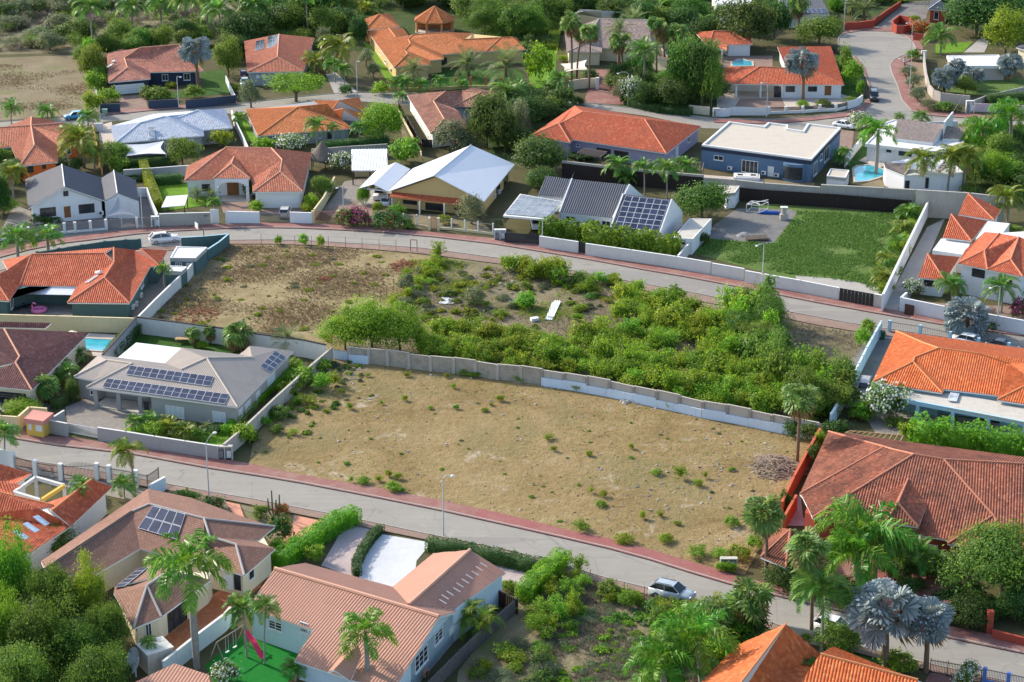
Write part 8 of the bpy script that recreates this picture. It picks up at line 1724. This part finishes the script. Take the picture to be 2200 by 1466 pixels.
# ---- crowds of plants that nothing tells apart
def inpoly(x,y,poly):
    c=False
    for i in range(len(poly)):
        (x0,y0),(x1,y1)=poly[i-1],poly[i]
        if (y0 > y) != (y1 > y) and x < (x1-x0)*(y-y0)/(y1-y0)+x0:c=not c
    return c
ORD='first second third fourth fifth sixth seventh eighth ninth tenth eleventh twelfth thirteenth fourteenth fifteenth sixteenth seventeenth eighteenth nineteenth twentieth twenty-first twenty-second twenty-third twenty-fourth'.split()
HUE={'H':'yellowish','Z':'yellowish','Y':'yellowish','I':'bright','J':'bright','B1':'bright','N':'vivid','M':'dark','K':'dark','T':'green','S':'green','B2':'green','O':'greyish','L':'twiggy','Q':'reddish','R':'reddish'}
def scatter(poly,n,kinds,h,wd,label,group,seed=1,minsep=1.2,r=0):
    """plants scattered over an area, each labelled by size, colour, row and place in its row"""
    rs=random.Random(seed);xs=[p[0] for p in poly];ys=[p[1] for p in poly];got=[];tries=0;rec=[]
    while len(got) < n and tries < n*60:
        tries+=1;x,y=rs.uniform(min(xs),max(xs)),rs.uniform(min(ys),max(ys))
        if not inpoly(x,y,poly) or (1150 < x < 1216 and 640 < y < 740 and r==0):continue
        p=P(x,y,0,r)
        if any((p-q).length < minsep for q in got):continue
        got.append(p);k=rs.choice(kinds);hh=rs.uniform(*h);o=plant(k,p,hh,rs.uniform(*wd),label,group);rec.append((o,k,hh,x,y))
        if o.name.startswith('shrub'):o.name='bush'
    if not rec:return
    yq=sorted(t[4] for t in rec);hq=sorted(t[2] for t in rec);N=len(rec);cl={}
    for t in rec:
        row='far' if t[4] < yq[N//3] else 'middle' if t[4] < yq[2*N//3] else 'near';sz='low' if t[2] < hq[N//3] else 'tall' if t[2] >= hq[2*N//3] else 'medium'
        cl.setdefault((sz,HUE[t[1]],row),[]).append(t)
    for (sz,hu,row),ts in cl.items():
        ts.sort(key=lambda t:t[3])
        for k,t in enumerate(ts):t[0]['label']=f'{sz} {hu} {label}, {row} row'+(f', {ORD[min(23, k)]} from left' if len(ts) > 1 else '')
def scatter_stuff(name,poly,n,kinds,h,wd,seed,r=0,kp=.3):
    rs=random.Random(seed);xs=[p[0] for p in poly];ys=[p[1] for p in poly];VV=[];FF=[];MI=[];mats=[];off=0;c=0
    while c < n:
        x,y=rs.uniform(min(xs),max(xs)),rs.uniform(min(ys),max(ys))
        if not inpoly(x,y,poly) or (1150 < x < 1216 and 640 < y < 725):continue
        c+=1;p=P(x,y,0,r);w0,h0,_,ms=PROTO[rs.choice(kinds)];me=rs.choice(ms);nv=len(me.vertices);V=np.zeros(nv*3,np.float32);me.vertices.foreach_get('co',V);V=V.reshape(-1,3);nq=nv//4;keep=np.random.default_rng(c).random(nq) < kp;V=V.reshape(nq,4,3)[keep].reshape(-1,3);a=rs.random()*6.28;ca,sa=math.cos(a),math.sin(a);q=V.reshape(-1,4,3);ctr=q.mean(1,keepdims=True);k=rs.uniform(*wd)/w0;kz=rs.uniform(*h)/h0
        cc=ctr*np.array([k,k,kz]);q=cc+(q-ctr)*min(1,k*1.9);V=q.reshape(-1,3);V=np.stack([V[:,0]*ca-V[:,1]*sa+p.x,V[:,0]*sa+V[:,1]*ca+p.y,np.maximum(V[:,2],.02)],1);VV.append(V);FF.append(np.arange(len(V)).reshape(-1,4)+off);off+=len(V)
        m=me.materials[0]
        if m not in mats:mats.append(m)
        MI.append(np.full(len(V)//4,mats.index(m)))
    return kind(link(name,np_mesh(name,np.concatenate(VV),np.concatenate(FF),mats,np.concatenate(MI))),'stuff')
TH=[(1340,655),(1420,650),(1560,680),(1640,705),(1690,785),(1790,830),(1810,865),(1770,915),(1690,907),(1500,880),(1320,836),(1210,810),(1230,745),(1300,720),(1330,690)]
scatter_stuff('thicket_growth',TH,170,['H','Z','I'],(1.4,2.8),(2.4,4.2),61,kp=.6)
scatter_stuff('thicket_growth',[(905,735),(960,712),(1080,720),(1200,735),(1250,800),(1190,808),(1020,794),(900,784)],70,['H','Z','I'],(1.2,2.4),(2.2,3.8),62,kp=.6)
scatter(TH,105,['H','H','I','Z','H','Z','I'],(1.8,3.9),(2.8,4.6),'bush of the green thicket','bushes of the green thicket',3,1.3)
scatter([(905,735),(960,712),(1080,720),(1200,735),(1250,800),(1190,806),(1020,792),(900,782)],46,['H','I','H','Z','Z'],(1.6,3.2),(2.6,4.2),'bush of the left thicket','bushes of the left thicket',4,1.1)
scatter([(1540,665),(1635,680),(1680,785),(1795,835),(1815,880),(1740,900),(1640,820)],24,['I','T','S','B2'],(3.6,6.2),(3.5,5.5),'dense bush at the thicket right end','taller bushes of the green thicket',5,2.5)
for i,(x,yb,yt,w_) in enumerate(((742,752,680,105),(800,758,655,120),(860,760,676,110))):
    p,h,wd=dims(0,x,yb,yt,w_);plant('B1',p,h,wd,'dense bright green tree behind the panel wall, '+('left','middle','right')[i]+' of the clump of three')
scatter([(1085,580),(1150,585),(1215,600),(1200,612),(1120,600)],14,['H','H','Z'],(2.2,3.6),(2.4,3.6),'leggy bush at the roadside clump','leggy roadside bushes',6,1.0)
scatter([(1230,600),(1330,610),(1480,645),(1420,660),(1330,640),(1240,625)],14,['H','I','S'],(1.2,2.4),(2.0,3.4),'leggy bush along the scrub lot roadside','bushes along the scrub lot roadside',7,1.2)
scatter([(880,590),(950,560),(960,575),(900,640),(850,680),(830,670)],24,['H','Z','O','I'],(.8,2.0),(1.4,3.0),'weedy bush between the two dry lots','weedy bushes between the dry lots',8,1.0)
scatter([(960,700),(1340,690),(1300,620),(1150,610),(900,640),(860,690)],24,['S','O','Z','H'],(.5,1.3),(1.2,2.6),'scrubby bush in the grey scrub lot','low bushes of the scrub lot',9,2.2)
for i,(k,x,yb,yt,w_,lab) in enumerate((('O',1020,660,620,48,'round grey green bush standing alone in the scrub lot'),('J',1128,662,632,55,'low bright round bush left of the corrugated sheets'),('I',942,560,520,40,'bright bushy shrub beside the dark bin at the roadside'),('J',598,526,508,18,'small roadside bush in the wire fence, left'),('J',652,528,503,20,'small roadside bush in the wire fence, middle'),('J',690,533,507,20,'small roadside bush in the wire fence, right'))):
    p,h,wd=dims(0,x,yb,yt,w_);plant(k,p,h,wd,lab)
# weeds on the yellow lot
WEED=[]
for (x,y,w_,h_) in ((752,880,22,26),(735,848,20,18),(875,810,30,22),(960,812,22,20),(975,835,26,20),(1075,862,26,24),(1055,872,22,14),(1130,740,0,0),(820,870,20,16),(870,862,18,22),(790,810,22,18),(925,880,18,12),(980,880,18,18),(1040,885,24,14),(745,998,22,10),(755,1037,18,20),(780,1040,34,20),(815,1035,30,18),(835,1025,26,28),(855,1030,20,20),(845,1055,40,24),(865,1058,20,14),(1178,945,40,22),(1190,970,20,22),(1265,980,22,20),(1355,965,16,22),(1355,985,22,10),(1412,1020,34,20),(1460,1030,42,38),(1515,1028,24,26),(1572,1012,24,12),(1270,1060,18,22),(1295,1068,22,20),(1290,1088,30,14),(1380,1115,18,24),(1418,1110,26,18),(1455,1128,20,12),(1500,1045,20,20),(1570,1130,40,24),(1430,1165,40,22),(1250,1140,50,30),(1340,1165,46,24),(1500,1195,60,30),(1545,1200,60,32),(1590,1200,60,36),(1620,1180,40,40),(1640,890,0,0),(650,830,70,50),(690,840,60,50),(720,830,40,44),(620,850,60,40),(600,900,50,34),(595,930,30,22),(630,935,30,20),(665,870,50,30),(690,800,50,40),(570,915,36,30),(545,945,34,26),(1000,805,50,28),(1020,810,40,20),(1120,815,60,24),(1240,838,40,24),(1305,842,16,26),(1362,855,24,26),(1440,880,36,30),(1460,880,40,34),(1430,872,20,30),(1520,890,18,14),(1570,895,16,14),(1600,905,16,12),(640,870,40,24)):
    if w_==0:continue
    p,h,wd=dims(0,x,y,y-h_,w_);k_=random.choice('ZHJZHI') if x > 740 else random.choice('ZJSIH');sm=.75 if 740 < x and y < 1030 else .95;o=plant(k_,p,h*.75*sm,wd*sm,'x','weed clumps of the yellow dirt lot');o.name='weed_clump';WEED.append((o,k_,x,y))
scatter_stuff('small_weeds',LOT1,70,['H','Z','O'],(.08,.25),(.25,.7),11)
scatter_stuff('small_weeds',[(560,940),(640,815),(720,760),(800,770),(760,850),(640,950)],60,['H','Z','O','S'],(.15,.5),(.4,1.3),17)
scatter_stuff('small_weeds',[(330,690),(430,570),(500,535),(900,550),(880,600),(820,680),(700,740)],90,['Z','O','H','Z'],(.1,.35),(.4,1.5),12)
scatter_stuff('small_weeds',[(900,600),(960,560),(1320,625),(1330,690),(1200,740),(900,720),(830,690)],140,['Z','O','H','S'],(.2,.8),(.6,2.0),18)
for sec,f in (('along the concrete side wall',lambda x,y:x < 740 and y < 990),('at the foot of the panel wall',lambda x,y:y < 735+.19*(x-740)+60),('along the red pavement',lambda x,y:y > 1000+.21*(x-560)),('in the far open dirt',lambda x,y:y < 900),('in the middle open dirt',lambda x,y:y < 1040),('in the near open dirt',lambda x,y:True)):
    hit=sorted([t for t in WEED if f(t[2],t[3])],key=lambda t:t[2]);WEED=[t for t in WEED if t not in hit];cl={}
    for t in hit:cl.setdefault(HUE[t[1]],[]).append(t)
    for hu,ts in cl.items():
        for k,t in enumerate(ts):t[0]['label']=f'{hu} weed clump {sec}'+(f', {ORD[min(23, k)]} of that colour from left' if len(ts) > 1 else '')
# scrub lot at the bottom
scatter([(1190,1250),(1250,1230),(1280,1290),(1230,1360),(1160,1380),(1130,1330)],20,['H','H','I'],(1.0,2.4),(1.5,2.8),'bush at the left of the bottom scrub lot','bushes of the bottom scrub lot',13,1.0)
scatter([(1040,1420),(1180,1350),(1230,1400),(1160,1500),(1000,1500)],16,['K','S','O','Z'],(.7,1.6),(1.5,2.8),'shaded bush of the bottom scrub lot','shaded bushes of the bottom scrub lot',14,1.1)
scatter([(1270,1275),(1400,1290),(1580,1310),(1560,1400),(1440,1370),(1400,1310),(1290,1300)],24,['H','I','H','S'],(.8,2.0),(1.3,2.6),'roadside bush of the bottom scrub lot','roadside bushes of the bottom scrub lot',15,1.0)
scatter([(1420,1350),(1560,1330),(1700,1400),(1560,1500),(1400,1500),(1380,1440)],22,['J','S','K'],(1.4,2.8),(2.4,3.8),'bush below the thrashing palms','undergrowth below the thrashing palms',16,1.2)
scatter_stuff('small_weeds',[(1255,1250),(1400,1300),(1560,1335),(1540,1466),(1120,1490),(1180,1340)],170,['O','S','O','Z'],(.15,.5),(.6,1.8),63)
for x,lab in ((1585,'left'),(1660,'right')):
    p,h,wd=dims(15,x,628,560,90);plant('J',p,h,wd,'low bush before the concrete meter cabinet at the pavement end, '+lab+' of two')
# the wood behind and the dry hillside
WL='tree of the wood'
for poly,n,ks,h,wd,lab,grp,sd in (
 ([(470,150),(540,80),(520,40),(560,-40),(820,-40),(780,30),(760,90),(680,90),(520,110)],28,['M','T','M'],(5,9),(6,9),'tree of the wood behind the pink roof','trees of the wood behind the pink roof',21),
 ([(780,30),(1000,-40),(1240,-40),(1190,80),(1150,130),(1060,90),(1000,60),(900,30)],26,['M','T','B2'],(6,9),(7,10),'tree of the wood behind the long orange house','trees of the wood behind the long orange house',22),
 ([(1190,40),(1500,-40),(1640,-40),(1520,40),(1500,110),(1330,60)],20,['M','T'],(4,8),(5,8),'tree of the wood behind the palm villa','trees of the wood behind the palm villa',23),
 ([(1480,60),(1640,40),(1640,100),(1560,90),(1500,120)],5,['M','T'],(4,6),(5,7),'tree of the wood left of the pool house','trees of the wood left of the pool house',24),
 ([(1760,10),(1800,-40),(2240,-60),(2240,40),(2100,60),(2020,40),(1990,-20),(1830,30)],17,['M','T'],(5,9),(6,9),'tree of the wood in the top right corner','trees of the wood in the top right corner',25),
 ([(200,110),(250,105),(470,85),(520,110),(480,150),(450,100),(240,130)],16,['T','M','S'],(3,5.5),(4,6),'tree in the row behind the navy house','trees behind the navy house',26),
 ([(-60,112),(180,108),(200,60),(300,40),(520,30),(560,-60),(-60,-60)],75,['L','L','L','O','M','T'],(2.4,4.6),(5,9),'bush on the dry hillside','dry bushes of the hillside',27),
 ([(170,125),(205,120),(215,170),(225,210),(205,240),(200,190)],10,['T','J'],(3,5),(3,4.5),'shrub of the screen left of the navy house','shrub screen left of the navy house',28),
 ([(2060,300),(2200,290),(2230,420),(2130,430),(2080,400)],16,['T','N','M'],(3,5),(4,6),'tree in the green mass at the right edge','trees of the right edge',29),
 ([(1050,230),(1130,210),(1220,225),(1180,260),(1090,290),(1050,300)],14,['M','K','T'],(2.5,4.5),(4,6),'bush left of the lilac house roof','bushes beside the lilac house',30),
 ([(1960,1320),(2060,1280),(2260,1330),(2260,1380),(2050,1345)],8,['M','K'],(1.5,3),(3,5),'shrub behind the low red street wall','shrubs behind the low red street wall',31),
 ([(1900,1190),(2060,1180),(2080,1240),(1960,1290),(1890,1250)],9,['K','S'],(1,2.2),(2,3.2),'garden bush on the mansion forecourt','bushes of the mansion forecourt',32),
 ([(1620,1250),(1700,1240),(1860,1290),(1840,1310),(1700,1280)],9,['K','S'],(1,2),(2,3),'garden bush behind the lower red pavement','bushes behind the lower pavement',33),
 ([(60,1240),(90,1300),(250,1340),(270,1500),(-40,1500),(-40,1250)],8,['M','T'],(3,5),(5,7),'tree beneath the huge corner trees','undergrowth of the corner trees',34),
 ([(1900,575),(1940,520),(1975,450),(1985,455),(1920,600),(1895,640)],22,['J','S','Z'],(1.2,2.6),(1.6,2.8),'plant along the tall white alley wall','plants along the white alley wall',35),
 ([(0,300),(40,330),(50,420),(0,470),(-40,420)],8,['M','T'],(2.5,4),(3.5,5),'tree at the left edge behind the gable house','trees at the left edge',36),
 ([(1100,250),(1140,300),(1120,340),(1060,300)],5,['M','T'],(3,5),(4,6),'tree at the lilac house gable','trees at the lilac house',37)):
    scatter(poly,n,ks,h,wd,lab,grp,sd,1.6)
for poly,n,ks,sd in (([(470,140),(540,70),(560,-40),(820,-40),(780,30),(740,95),(680,100)],110,['M','T','K','S'],41),([(790,20),(1240,-40),(1190,90),(1150,125),(1060,85),(1000,50),(950,20)],110,['M','T','K','S'],42),([(1200,30),(1500,-40),(1700,-40),(1640,20),(1500,110),(1330,50)],110,['M','T','K','S'],43),([(1760,10),(1800,-60),(2300,-60),(2240,30),(2100,60),(2000,0),(1830,40)],90,['M','T','K','S'],44),([(-80,114),(190,108),(240,80),(480,90),(560,-60),(-80,-60)],260,['O','S','L','L','O'],45),([(2050,290),(2240,285),(2260,440),(2080,430)],30,['T','S'],46)):
    scatter_stuff('undergrowth',poly,n,ks,(1.6,3.6),(3.0,6.0),sd,kp=.4)
for poly,n,lab,grp,sd in (([(1290,165),(1340,150),(1400,190),(1480,240),(1350,232)],12,'tree right of the iron gate','trees right of the iron gate',51),([(1380,125),(1480,110),(1545,180),(1545,225),(1430,230)],14,'tree left of the carport house','trees left of the carport house',52),([(1040,250),(1110,255),(1130,300),(1060,340),(1020,300)],8,'tree between mottled and lilac roofs','trees between the mottled and lilac roofs',53),([(1960,10),(2200,10),(2200,45),(2060,60),(2000,40)],8,'tree behind the dark driveway','trees behind the dark driveway',54)):
    scatter(poly,n,['M','T','M','O'],(3,6.5),(4,6.5),lab,grp,sd,2.0)
# ---- stuff nobody could count: dry grass, creeping field, stones
def tufts(name,poly,n,mat,h,w_,blades=4,z=.03,r=0,seedmask=None,spread=.12):
    xs=[p[0] for p in poly];ys=[p[1] for p in poly];W=[P(x,y,0,r) for x,y in poly];wx=[p.x for p in W];wy=[p.y for p in W];PW=[(p.x,p.y) for p in W];C=[]
    rs=random.Random(len(name)+n)
    while len(C) < n:
        x,y=rs.uniform(min(wx),max(wx)),rs.uniform(min(wy),max(wy))
        if inpoly(x,y,PW) and (seedmask is None or seedmask(x,y) > rs.random()):C.append((x,y,z))
    C=np.repeat(np.array(C),blades,0);k=len(C);a=rng.random(k)*6.28;b=C+np.stack([np.cos(a),np.sin(a),np.zeros(k)],1)*(spread*rng.random(k))[:,None];hh=h*(.5+rng.random(k));t=rng.random(k)*6.28;s=np.stack([np.cos(t),np.sin(t),np.zeros(k)],1)*w_*.5;tip=b+np.stack([np.cos(a)*.5,np.sin(a)*.5,np.ones(k)],1)*hh[:,None]
    V=np.stack([b-s,b+s,tip+s*.35,tip-s*.35],1).reshape(-1,3);return kind(link(name,np_mesh(name,V,np.arange(4*k).reshape(k,4),[mat])),'stuff')
L_STRAW=LM('straw_blade',[(.16,.11,.055),(.26,.19,.10),(.36,.28,.16)],trans=.15,hue=.01);L_STRAWG=LM('greyish_straw_blade',[(.13,.10,.07),(.22,.18,.13),(.30,.26,.20)],trans=.15,hue=.01);L_CREEP=LM('creeping_leaf',[(.10,.185,.03),(.145,.23,.045),(.20,.26,.07)],trans=.2)
nm_=lambda f,lo:(lambda x,y:max(0,math.sin(x*f+1.3*math.sin(y*f*.7))*math.sin(y*f*1.1+math.cos(x*f*.6))+lo))
tufts('dry_grass',[(320,688),(430,565),(495,528),(680,530),(900,548),(900,600),(830,680),(720,745)],15000,L_STRAW,.16,.055,seedmask=nm_(.23,.45));tufts('dry_grass',[(962,556),(1220,600),(1480,650),(1860,722),(1790,880),(1500,860),(1000,770),(740,750),(860,680)],11000,L_STRAWG,.22,.05,seedmask=nm_(.2,.5));tufts('green_weeds',[(880,560),(960,556),(1330,620),(1330,690),(1200,740),(900,720),(830,690)],3500,L_YEL,.22,.07,seedmask=nm_(.3,.1))
tufts('dry_grass',[(1255,1245),(1560,1325),(1540,1466),(1120,1490),(1180,1340)],7000,L_STRAWG,.25,.05,seedmask=nm_(.4,.6));tufts('field_plants',[(1495,545),(1520,515),(1665,525),(1715,455),(1950,460),(1980,445),(1890,640),(1850,610),(1720,595)],13000,L_CREEP,.22,.16,3,seedmask=nm_(.35,.9));tufts('short_weeds',LOT1,1100,L_YEL,.10,.06,4,seedmask=nm_(.18,0));tufts('brown_lot_grass',[(-60,240),(190,235),(190,150),(-60,135)],2500,L_STRAW,.2,.08,seedmask=nm_(.2,.3))
def stones(name,poly,n,mat,sz,r=0,z=.03,seed=2):
    rs=random.Random(seed);W=[P(x,y,0,r) for x,y in poly];wx=[p.x for p in W];wy=[p.y for p in W];PW=[(p.x,p.y) for p in W];m=MB();k=0
    while k < n:
        x,y=rs.uniform(min(wx),max(wx)),rs.uniform(min(wy),max(wy))
        if not inpoly(x,y,PW):continue
        k+=1;s=sz[0]+(sz[1]-sz[0])*rs.random()**3;b=len(m.v);pts=[(rs.uniform(-.5,.5)*s+ax*s,rs.uniform(-.3,.3)*s+ay*s,az*s*.7) for ax,ay,az in ((-.5,-.4,0),(.5,-.4,0),(.5,.4,0),(-.5,.4,0),(-.25,-.2,.8),(.3,-.2,.7),(.2,.25,.75),(-.3,.2,.6))]
        m.v+=[(x+a,y+b_,z+c-.01) for a,b_,c in pts]
        for f in ((4,5,6,7),(0,1,5,4),(1,2,6,5),(2,3,7,6),(3,0,4,7)):m.f.append(tuple(b+i for i in f));m.m.append(0)
    return kind(m.build(name,mat),'stuff')
STN=plain('pale_stone',(.46,.41,.35),.9,var=.25,scale=2);CLOD=plain('brown_clod',(.24,.16,.09),.95,var=.3,scale=2)
stones('stones',LOT1,420,STN,(.05,.34));stones('dirt_clods',LOT1,1300,CLOD,(.05,.22),seed=3);stones('stones',[(700,775),(750,765),(800,800),(760,830),(710,815)],160,STN,(.06,.4),seed=4);stones('stones',[(1400,1000),(1640,950),(1700,1000),(1660,1060),(1480,1120),(1300,1100)],260,STN,(.06,.34),seed=5);stones('stones',[(1080,565),(1150,580),(1130,660),(1060,640)],160,STN,(.08,.5),seed=6);stones('rubble',[(1330,850),(1370,858),(1372,872),(1335,868)],60,STN,(.15,.6),seed=7);stones('rubble',[(1172,818),(1220,828),(1210,840),(1165,830)],80,STN,(.08,.3),seed=8)
stones('dirt_clods',[(330,688),(430,570),(500,535),(900,550),(830,680),(700,740)],500,CLOD,(.06,.3),seed=9);stones('stones',[(1100,780),(1660,900),(1640,930),(1100,820)],260,STN,(.05,.26),seed=10)
def brush(name,cx,cy,r,n,ln,mat,rad=2.0,hgt=.9):
    p=P(cx,cy,0,r);m=MB();rs=random.Random(5)
    for _ in range(n):
        a=rs.random()*6.28;d=rad*math.sqrt(rs.random());z=hgt*(1-d/rad)*rs.random()+.05;q=p+Vector((math.cos(a)*d,math.sin(a)*d*1.3,z));t=rs.random()*6.28;v=Vector((math.cos(t),math.sin(t),rs.uniform(-.25,.3)))*ln*rs.uniform(.4,1);m.beam(q-v/2,q+v/2,rs.uniform(.04,.16),.04)
    return kind(m.build(name,mat),'stuff')
brush('palm_debris_heap',110,1200,12,240,1.7,plain('dry_debris',(.30,.23,.18),.9,var=.5,scale=3),2.8,1.6);brush('palm_debris_heap',240,1230,12,120,1.5,MATS['dry_debris'],2.0,.7);brush('red_brush_heap',1255,870,6,120,1.2,plain('red_brush',(.22,.075,.04),.95),2.2,.5);brush('red_brush_heap',1660,1290,5,160,1.0,MATS['red_brush'],3.2,.5);brush('red_brush_heap',580,985,6,50,.9,MATS['red_brush'],1.0,.3)
